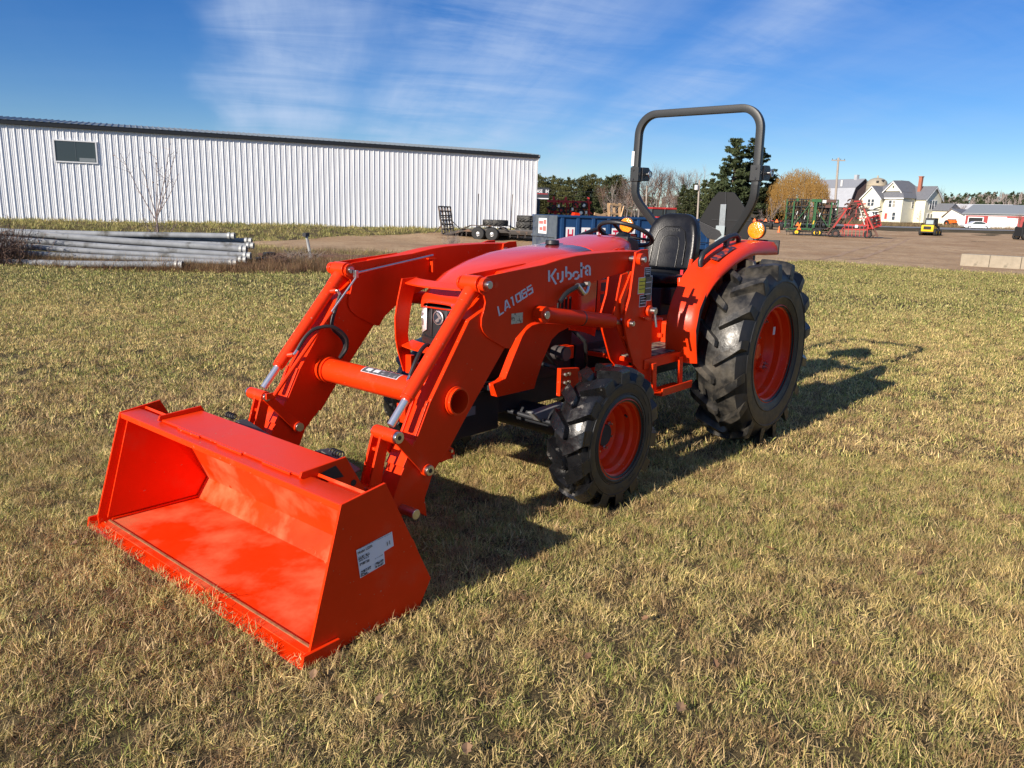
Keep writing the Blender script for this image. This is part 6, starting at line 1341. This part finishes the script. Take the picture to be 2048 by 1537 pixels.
# ================================================================ TREES
def leaf_mat(name, c1, c2, trans=.25):
    m = bpy.data.materials.new(name); m.use_nodes = True; t = m.node_tree; N, L = t.nodes, t.links; N.clear()
    out = N.new('ShaderNodeOutputMaterial'); d = N.new('ShaderNodeBsdfPrincipled'); tr = N.new('ShaderNodeBsdfTranslucent'); mx = N.new('ShaderNodeMixShader')
    d.inputs['Roughness'].default_value = .7; d.inputs['Specular IOR Level'].default_value = .2
    ge = N.new('ShaderNodeNewGeometry'); oi = N.new('ShaderNodeObjectInfo'); c = N.new('ShaderNodeMix'); c.data_type = 'RGBA'
    c.inputs[6].default_value = (*c1, 1); c.inputs[7].default_value = (*c2, 1)
    L.new(ge.outputs['Random Per Island'], c.inputs[0])
    h = N.new('ShaderNodeHueSaturation'); mr = N.new('ShaderNodeMapRange'); mr.inputs[3].default_value = .75; mr.inputs[4].default_value = 1.25
    L.new(oi.outputs['Random'], mr.inputs[0]); L.new(mr.outputs[0], h.inputs['Value']); L.new(c.outputs[2], h.inputs['Color'])
    L.new(h.outputs[0], d.inputs['Base Color']); L.new(h.outputs[0], tr.inputs[0]); mx.inputs[0].default_value = trans
    L.new(d.outputs[0], mx.inputs[1]); L.new(tr.outputs[0], mx.inputs[2]); L.new(mx.outputs[0], out.inputs[0]); return m
PINEL = leaf_mat('pine_needles', (.036, .054, .024), (.082, .100, .042)); SPRL = leaf_mat('spruce_needles', (.042, .058, .024), (.095, .105, .042)); OLIVE = leaf_mat('cedar_foliage', (.065, .070, .024), (.125, .120, .042))
WILLL = leaf_mat('willow_leaves', (.44, .265, .080), (.52, .33, .11), .35); BARKG = mat('grey_bark', (.19, .155, .13), .9, var=.2); BARKB = mat('brown_bark', (.11, .075, .055), .9, var=.2); TWIG = mat('brown_twigs', (.17, .105, .075), .9); TWIGG = mat('grey_twigs', (.25, .21, .185), .9)
def cards(b, c, n, spread, size, r, flat=1.):
    for _ in range(n):
        p = np.array(c)+r.normal(0, spread, 3)*[1, 1, flat]; a = r.normal(size=3); a /= np.linalg.norm(a); q = np.cross(a, r.normal(size=3)); q /= np.linalg.norm(q)+1e-9; s = size*r.uniform(.6, 1.4)
        o = len(b.v); b.v += [tuple(p+a*s), tuple(p-a*s*.5+q*s*.6), tuple(p-a*s*.5-q*s*.6)]; b.f.append((o, o+1, o+2))
def conifer_mesh(h, r0, seed, m, kind='spruce', base=.12):
    r = np.random.default_rng(seed); b = MB(); tb = MB()
    tb.cyl((0, 0, -.3), (0, 0, h*.95), .016*h+.05, .02, n=7)
    nl = int(h*3.2)
    for i in range(nl):
        f = base+(1-base)*(i+r.uniform(0, 1))/nl; z = h*f
        if kind == 'spruce': L_ = r0*(1-f)**.8*r.uniform(.75, 1.1)+.1
        elif kind == 'pine': L_ = r0*(1.04-f)**.58*(.86+.28*math.sin(f*h*2.1))*r.uniform(.5, 1.12)+.12
        else: L_ = r0*math.sqrt(max(0, 1-((f-.42)/.62)**2))*r.uniform(.7, 1.1)+.1
        for k in range(5 if kind != 'pine' else 4):
            a = r.uniform(0, 6.283); up = {'spruce': -.08, 'pine': .28, 'round': .25}[kind]+r.normal(0, .12)
            e = np.array([math.cos(a)*L_, math.sin(a)*L_, L_*up]); p0 = np.array([0, 0, z])
            if r.uniform() < .5: tb.cyl(p0, p0+e*.8, .012*L_+.012, .008, n=4, cap=False)
            nc = max(2, int(L_*2.2))
            for q in range(nc):
                t = .25+.75*(q+r.uniform(0, 1))/nc; cards(b, p0+e*t+[0, 0, -.06*L_*t*t if kind == 'spruce' else .05], 8 if kind != 'pine' else 24, .16+.10*L_*.3 if kind != 'pine' else .15, .20 if kind != 'pine' else .21, r, .6 if kind != 'pine' else .5)
    return b.mesh('crown', m, None, False), tb.mesh('trunk', BARKB, 40, False)
def bare_mesh(h, seed, m, spread=.55, levels=4, kids=4, r0=None, leanout=.0):
    r = np.random.default_rng(seed); tb, b = MB(), MB()
    def br(p, d, L_, rad_, lv):
        d = d/np.linalg.norm(d); e = p+d*L_*.5+r.normal(0, .03*L_, 3); f = e+d*L_*.5+np.array([0, 0, .06*L_])+r.normal(0, .03*L_, 3)
        (tb if lv <= 1 else b).tube([p, e, f], rad_, 5 if lv < 2 else 3, rs=[rad_, rad_*.8, rad_*.58])
        if lv >= levels: return
        for k in range(kids if lv else kids+2):
            t = r.uniform(.35, 1.0); q = p+(e-p)*min(1, 2*t) if t < .5 else e+(f-e)*(2*t-1)
            nd = d+r.normal(0, spread, 3)+np.array([0, 0, .25]); br(q, nd, L_*r.uniform(.5, .78), rad_*.5, lv+1)
    br(np.array([0, 0, -.2]), np.array([leanout*.3, 0, 1.]), h*.45, r0 or h*.016, 0)
    return b.mesh('crown', m, None, False), tb.mesh('trunk', m, 40, False)
def tree(name, px, v_, crown, trunk, label, group, sc=1., sz=1., rz=None, cat='tree'):
    o = empty(name, tuple(gpx(px, v_)), random.uniform(0, 6.28) if rz is None else rz); o.scale = (sc, sc, sc*sz); tag(o, label, cat, group)
    for me in (crown, trunk):
        c = bpy.data.objects.new(me.name.split('.')[0], me); COL.objects.link(c); c.parent = o
    return o
random.seed(4)
def hh(px, v_, ytop): p = gpx(px, v_); return float(at(px, ytop, v_)[2]-p[2])
# two tall white pines
for px, yt, v_, sd, lb in ((1458, 278, 112, 3, 'taller white pine of the pair, with full pointed crown'), (1497, 279, 114, 8, 'second white pine of the pair, thinner with pale flat top'), (1533, 352, 117, 12, 'short dark pine between the tall pair and the willow')):
    h_ = hh(px, v_, yt); c, t = conifer_mesh(h_, h_*.37 if yt < 300 else h_*.42, sd, PINEL, 'pine', .06); tree('pine_tree', px, v_, c, t, lb, 'pines beside the willow')
# small spruces left of the pines
spr = [conifer_mesh(6.5, 1.9, 40+i, SPRL, 'spruce', .02) for i in range(3)]
for k, (px, yt, v_) in enumerate(((1362, 372, 118), (1378, 378, 112), (1386, 366, 122), (1404, 362, 120), (1418, 358, 125), (1427, 364, 118), (1441, 350, 128), (1370, 380, 108), (1412, 376, 110))):
    h_ = hh(px, v_, yt); tree('spruce_tree', px, v_, *spr[k % 3], 'dark small spruce standing in the clump beside the tall pines', 'small spruces beside the pines', h_/6.5)
# evergreen belt behind the dumpster
ev = [conifer_mesh(8, 2.6, 60+i, OLIVE if i else SPRL, 'round' if i else 'spruce', .02) for i in range(4)]
for k, (px, yt, v_) in enumerate(((1040, 352, 150), (1066, 350, 150), (1084, 358, 146), (1102, 356, 152), (1118, 361, 144), (1134, 356, 150), (1150, 360, 143), (1166, 357, 151), (1180, 352, 146), (1196, 360, 152), (1212, 356, 145), (1228, 352, 150), (1240, 360, 148), (1096, 372, 138), (1128, 374, 138), (1158, 376, 136), (1188, 374, 138), (1076, 376, 138))):
    h_ = hh(px, v_, yt); tree('evergreen_tree', px, v_, *ev[(k*3+k//4) % 4], ('low rounded evergreen in the front of the belt behind the dumpster' if v_ < 140 else 'pointed dark evergreen in the belt behind the dumpster' if (k*3+k//4) % 4 == 0 else 'tall rounded olive evergreen in the belt behind the dumpster'), 'evergreens in the belt behind the dumpster', h_/8)
# bare hardwoods
brt = [bare_mesh(9, 80+i, TWIGG if i % 2 else TWIG, .5, 4, 4) for i in range(4)]
for k, (px, yt, v_) in enumerate(((1206, 366, 128), (1222, 372, 124), (1238, 368, 126), (1252, 350, 135), (1262, 345, 138), (1276, 338, 136), (1288, 350, 130), (1300, 332, 140), (1316, 330, 137), (1330, 342, 142), (1344, 345, 136), (1358, 338, 140), (1374, 336, 138), (1388, 342, 141), (1318, 378, 118), (1338, 384, 114), (1352, 380, 120), (1268, 384, 116), (1248, 388, 118), (1228, 392, 116))):
    h_ = hh(px, v_, yt); tree('bare_tree', px, v_, *brt[k % 4], ('short leafless bush-like hardwood low before the taller bare trees' if v_ < 121 else 'tall leafless grey hardwood beyond the dumpster and roll bar' if k % 2 else 'tall leafless brown hardwood beyond the dumpster and roll bar'), 'bare hardwoods between the evergreens and pines', h_/8.6)
for k, (px, yt, v_, lb) in enumerate(((1540, 395, 100, 'small bare tree beside the willow trunk'), (1885, 378, 190, 'bare tree behind the farmhouse porch'), (1915, 405, 170, 'bare brush tree over the white shed roof'), (2036, 425, 120, 'bare brush beside the red garage gable'), (1838, 420, 168, 'bare shrub against the farmhouse shaded wall'), (1722, 405, 176, 'bare shrub beside the farmhouse left gable'))):
    h_ = hh(px, v_, yt); tree('bare_tree', px, v_, *brt[(k+1) % 4], lb, None, h_/8.6, cat='tree')
# golden willow
def willow(h, r0, seed):
    r = np.random.default_rng(seed); b, tb = MB(), MB()
    tb.tube([(0, 0, -.2), (.1, 0, h*.2), (.0, .1, h*.4)], .3, 8, rs=[.38, .3, .22])
    for i in range(16):
        a = r.uniform(0, 6.283); L_ = r0*r.uniform(.4, .9); zt = h*r.uniform(.62, .95)
        tb.tube([(0, 0, h*.25), (math.cos(a)*L_*.5, math.sin(a)*L_*.5, zt*.8), (math.cos(a)*L_, math.sin(a)*L_, zt)], .1, 5, rs=[.16, .09, .03])
    for i in range(1300):
        a = r.uniform(0, 6.283); q = r0*math.sqrt(r.uniform(.0, 1)); zt = h*(.98-.30*(q/r0)**2.2)*r.uniform(.80, 1.0); zb = max(.4, zt-h*r.uniform(.12, .50)*(.5+.7*q/r0)); x, y = q*math.cos(a), q*math.sin(a); nx = int((zt-zb)/.22)+2
        for k in range(nx):
            t = k/(nx-1); p = np.array([x*(1+.10*t), y*(1+.10*t), zt+(zb-zt)*t])+r.normal(0, .07, 3); s = r.uniform(.08, .16); w = r.normal(0, .05, 2); o = len(b.v)
            b.v += [tuple(p+[w[0], w[1], s]), tuple(p+[.035, .02, -s]), tuple(p+[-.03, .025, -s])]; b.f.append((o, o+1, o+2))
    return b.mesh('crown', WILLL, None, False), tb.mesh('trunk', BARKG, 40, False)
h_ = hh(1592, 112, 333); tree('willow_tree', 1590, 112, *willow(h_, 4.1, 5), 'golden weeping willow behind the green cultivator', None)
# far wooded hill on the right and a low wood elsewhere: one mass each
def wood(name, u0, u1, v0, v1, n, hmin, hmax, seed, label, hill):
    r = np.random.default_rng(seed); b = MB(); mats = []
    for i in range(n):
        u, v = r.uniform(u0, u1), r.uniform(v0, v1); z = tz(u, v)+hill(u, v); h = r.uniform(hmin, hmax); p = uv(u, v, z); k0 = len(b.f); ev_ = r.uniform() < .35
        if ev_:
            for q in range(26):
                f = r.uniform(.15, 1); w = h*.22*(1.05-f); cards(b, p+[r.normal(0, w*.6), r.normal(0, w*.6), h*f], 2, .4, .9, r)
        else:
            b.bar(p, p+np.array([r.normal(0, .4), 0, h*.9]), .35, .35)
            for q in range(14):
                e = p+np.array([0, 0, h*r.uniform(.35, .85)]); d = r.normal(0, 1, 3)*[1, 1, .3]+[0, 0, 1.2]; f_ = e+d/np.linalg.norm(d)*h*.3; s_ = np.cross(d, [.3, .2, .9]); s_ = s_/np.linalg.norm(s_)*.16; o = len(b.v); b.v += [tuple(e+s_), tuple(e-s_), tuple(f_)]; b.f.append((o, o+1, o+2))
        mats += [0 if ev_ else 1]*(len(b.f)-k0)
    me = b.mesh(name, [PINEL, TWIGG], None, False); me.polygons.foreach_set('material_index', mats); o = bpy.data.objects.new(name, me); COL.objects.link(o); tag(o, label, 'woods', kind='stuff'); return o
hl0 = lambda u, v: 9*float(sstep(190, 300, u))*float(sstep(330, 430, v))
hb = MB(); cols = np.arange(110, 520, 12.); rows = np.arange(310, 700, 20.)
for u in cols:
    for v in rows: hb.v.append(tuple(uv(u, v, tz(u, v)+.1+hl0(u, v)+2*math.sin(u*.05))))
hb.f = [(i*len(rows)+k, i*len(rows)+k+1, (i+1)*len(rows)+k+1, (i+1)*len(rows)+k) for i in range(len(cols)-1) for k in range(len(rows)-1)]
hl_o = hb.build('hill', GROUNDM, None, 60); tag(hl_o, 'low wooded hill behind the farm buildings', 'hill', kind='structure')
wood('distant_woods', 150, 420, 340, 520, 1500, 6, 9.5, 3, 'grey leafless woods with dark pines on the far hill', hl0)
wood('distant_treeline', -250, 150, 420, 560, 700, 7, 11, 4, 'thin far treeline along the horizon', lambda u, v: 0)
# ================================================================ WEEDS, BRUSH AND ROUGH GRASS
WEEDB = grass_mat('brown_weed_stalks', (.30, .185, .095), (.22, .17, .08), (.20, .10, .055), -.3)
weeds = [tuft('weed_tuft', WEEDG, 34, .16, .16, .46, .009, .9, 70+i, 3, .35) for i in range(5)]
rough = [tuft('rough_tuft', LAWNF, 30, .25, .08, .20, .014, 1.2, 90+i) for i in range(4)]
def put(u, v): pos = CAMP[None]*[1, 1, 0]+u[:, None]*HR+v[:, None]*HF; pos[:, 2] = terrain(u, v); return pos
# band of tall weeds along the lawn edge and through the pipes
u = rng.uniform(-17, -1, 2600); v = 18.95+np.abs(rng.normal(0, 1.0, 2600))+np.where(u > -7, 1.5+.25*(u+7), 0); k = ~((u < -6.6) & (v > 19.25) & (rng.uniform(size=2600) < .60)) & ((u < -4.5) | (rng.uniform(size=2600) < .55)); u, v = u[k], v[k]
scatter('weed_band', weeds, put(u, v), rng.uniform(.4, 1.2, len(u)), 11, 'dry brown weeds along the lawn edge and pipe heap')
u = rng.uniform(-13, 0, 3400); v = 21.5+rng.uniform(0, 1, 3400)**.8*7; k = (v < lot_lo(u)+.5) & ((u > -6.6) | (v > 21.3)); u, v = u[k], v[k]
scatter('weed_patch', weeds, put(u, v), rng.uniform(.3, .9, len(u)), 12, 'tall tan weeds between the pipe heap and the dirt')
u = rng.uniform(-36, 3, 9000); v = rng.uniform(22, 53, 9000); s_ = (u-_ua)*BD[0]+(v-_va)*BD[1]; n_ = (u-_ua)*BN[0]+(v-_va)*BN[1]; k = (n_ > .1) & (abs(u) < .74*v+2) & ((u < -12) | (v < lot_lo(u)) | (v > np.interp(u, LOT_U, LOT_HI)-.5)); u, v = u[k], v[k]
scatter('rough_grass', rough, put(u, v), rng.uniform(.6, 1.5, len(u)), 13, 'rough greenish grass strip before the white shed')
u = rng.uniform(.5, 9, 500); v = 27.2+rng.normal(0, .4, 500); scatter('dumpster_weeds', weeds, put(u, v), rng.uniform(.3, .75, 500), 14, 'dry seed-head weeds in front of the blue dumpster')
u = rng.uniform(60, 150, 2600); v = 139+rng.uniform(0, 9, 2600)-.055*(u-60); scatter('roadside_weeds', weeds, put(u, v), rng.uniform(1.0, 2.6, 2600), 15, 'tan roadside weeds in front of the farmhouse')
thin = [tuft('thin_weed', WEEDB, 16, .16, .18, .50, .008, .8, 170+i, 3, .35) for i in range(4)]
u = rng.uniform(-15, -5.4, 900); v = 18.75+rng.uniform(0, .5, 900)*(1+.8*(u > -8)); scatter('pipe_weeds', thin, put(u, v), rng.uniform(.4, 1.0, 900), 16, 'reddish brown weeds in front of the pipe heap')
u = rng.uniform(-7.2, -3.0, 700); v = 19.6+rng.uniform(0, 2.2, 700); scatter('brown_weeds', thin, put(u, v), rng.uniform(.6, 1.25, 700), 17, 'brown weeds beyond the pipe ends')
# bare sapling in front of the shed
SAPM = mat('sapling_bark', (.20, .15, .135), .8)
def sapling(px, v_, ytop, label, seed, stems=1):
    r = np.random.default_rng(seed); b0 = gpx(px, v_); o = empty('sapling', tuple(b0), math.atan2(HR[1], HR[0])); tag(o, label, 'sapling'); H_ = float(at(px, ytop, v_)[2]-b0[2])
    st = MB(); st.tube([(0, 0, 0), (.01, 0, H_*.2), (0, 0, H_*.40)], .03, 6, rs=[.035, .03, .024]); st.build('trunk', SAPM, o, 40); cn = MB(); lv = MB()
    for a, l in ((-.45, .62), (.30, .66), (-.15, .5), (.62, .42), (.08, .55), (.5, .6)):
        p0 = np.array([0, 0, H_*r.uniform(.30, .40)]); d = np.array([a, r.normal(0, .2), 1.]); d /= np.linalg.norm(d); p1 = p0+d*H_*l*.5+[a*.05, 0, 0]; p2 = p0+d*H_*l+[0, 0, .08]; cn.tube([p0, p1, p2], .01, 4, rs=[.016, .011, .005])
        for q in range(7):
            t = r.uniform(.2, .95); q0 = p0+(p2-p0)*t; e = q0+np.array([r.normal(0, .22), r.normal(0, .2), r.uniform(.1, .4)]); cn.tube([q0, e], .005, 3, rs=[.006, .003])
            if r.uniform() < .35: cards(lv, e, 2, .015, .035, r)
    for q in range(26):
        a = r.uniform(-.9, .9); h1 = H_*r.uniform(.12, .5); cn.tube([(r.normal(0, .12), r.normal(0, .1), 0), (a*.4, r.normal(0, .1), h1*.6), (a*.8, r.normal(0, .2), h1)], .006, 3, rs=[.010, .007, .003])
    cn.build('crown', SAPM, o, 40, fix=False); lv.build('leaves', TWIG, o, None, fix=False)
sapling(319, 23.2, 288, 'bare forked sapling standing in front of the white shed', 2)
# brush at the left edge, over the pipes
def brush(px, v_, w, h, n, label, seed, m=TWIG):
    r = np.random.default_rng(seed); b0 = gpx(px, v_); o = empty('brush', tuple(b0)); tag(o, label, 'bush'); b = MB()
    for i in range(n):
        a, q = r.uniform(0, 6.283), r.uniform(0, w); p = np.array([q*.5*math.cos(a), q*.5*math.sin(a), 0]); e = p+np.array([r.normal(0, w*.3), r.normal(0, w*.3), h*r.uniform(.4, 1)]); m_ = (p+e)/2+r.normal(0, .08, 3); b.tube([p, m_, e], .006, 3, rs=[.009, .006, .003])
        for k in range(3): t = r.uniform(.4, 1); s_ = p+(e-p)*t; b.tube([s_, s_+r.normal(0, .12, 3)+[0, 0, .05]], .004, 3, rs=[.005, .002])
    b.build('stems', m, o, None, fix=False)
    lv = MB()
    for i in range(n): cards(lv, np.array([r.normal(0, w*.35), r.normal(0, w*.35), h*r.uniform(.1, .8)]), 2, .05, .03, r)
    lv.build('leaves', TWIG, o, None, fix=False)
brush(25, 18.9, .9, 1.0, 150, 'tangled dark brush over the left end of the pipes', 1)
brush(-30, 18.7, .9, 1.2, 150, 'tall bare brush beside the pipe heap', 2)
brush(560, 20.5, .6, .42, 110, 'low brown brush just past the pipe ends', 3); brush(600, 21.5, .8, .5, 110, 'brown brush clump around the leaning post', 4, TWIGG); brush(660, 23.5, .7, .42, 90, 'low brush clump before the dirt track', 5)
brush(905, 35.5, .8, .8, 50, 'thin tan weed stalks standing before the trailer wheels', 6, TWIGG)
# leaning post and old red bar in the weeds
lp = MB().tube([gpx(626, 22, .0), at(612, 468, 22)], .04, 8).build('leaning_post', mat('old_grey_post', (.34, .34, .33), .7, var=.2), None, 40); tag(lp, 'grey leaning post with clamp standing in the weeds', 'post')
a_ = at(612, 470, 22); MB().bx(-.12, .12, -.05, .05, -.05, .05, Matrix.Translation(a_) @ Matrix.Rotation(.5, 4, 'Z')).build('clamp', DARKM, lp)
rb = empty('old_red_harrow', tuple(gpx(690, 22.3)), math.atan2(HR[1], HR[0])+.12); tag(rb, 'rusty old red harrow bar lying in the weeds', 'harrow')
for z in (.12, .30): MB().bx(-2.4, 1.0, -.05, .05, z, z+.08).build('bar', FRED if z < .2 else FRUST, rb)
for x in np.linspace(-2.3, .9, 16): MB().bar((x, .05, .36), (x+.04, -.1, .02), .04, .04).build('tooth', FRUST, rb)
dk = MB().bx(-.5, .4, -.2, .3, 0, .3).bx(-.2, .1, -.3, -.1, .3, .42).build('scrap_iron', DARKM, None, 30, .02); dk.location = gpx(545, 21.2); tag(dk, 'dark scrap iron lying at the pipe ends', 'scrap iron')
# fallen leaves on the lawn
LEAFM = [mat('dry_leaf_%d' % i, c, .8) for i, c in enumerate(((.20, .105, .05), (.27, .16, .085), (.15, .075, .04)))]
lm = []
for i in range(3):
    b = MB(); pts = [(.0, -.5), (.22, -.3), (.38, -.05), (.25, .12), (.30, .34), (.10, .30), (0, .55), (-.1, .30), (-.30, .34), (-.25, .1), (-.38, -.08), (-.2, -.3)]
    b.add([(x, y, .55*abs(x)+.35*y*y*(i+1)*.5) for x, y in pts]+[(0, 0, .0)], [(12, k, (k+1) % 12) for k in range(12)]); me = b.mesh('fallen_leaf', LEAFM[i], None); lm.append(me)
for k, (x, y) in enumerate(((1022, 988), (934, 1502), (1176, 1316), (1672, 1332), (628, 1352), (150, 1090), (1430, 1330), (1360, 1418), (420, 1290), (1540, 1100), (760, 1400), (1840, 1150), (1290, 1240), (1925, 1270))):
    d = ray(x, y); t = (.03-CAMP[2])/d[2]; p = CAMP+t*d; o = bpy.data.objects.new('fallen_leaf', lm[k % 3]); COL.objects.link(o); o.location = (p[0], p[1], .035); o.scale = (.034+.02*random.random(),)*3; o.rotation_euler = (random.uniform(-.5, .5), random.uniform(-.5, .5), random.uniform(0, 6))
    tag(o, ('dry mid-brown fallen leaf lying on the lawn', 'pale tan fallen leaf lying on the lawn', 'dark brown fallen leaf lying on the lawn')[k % 3], 'leaf', 'fallen leaves on the lawn')
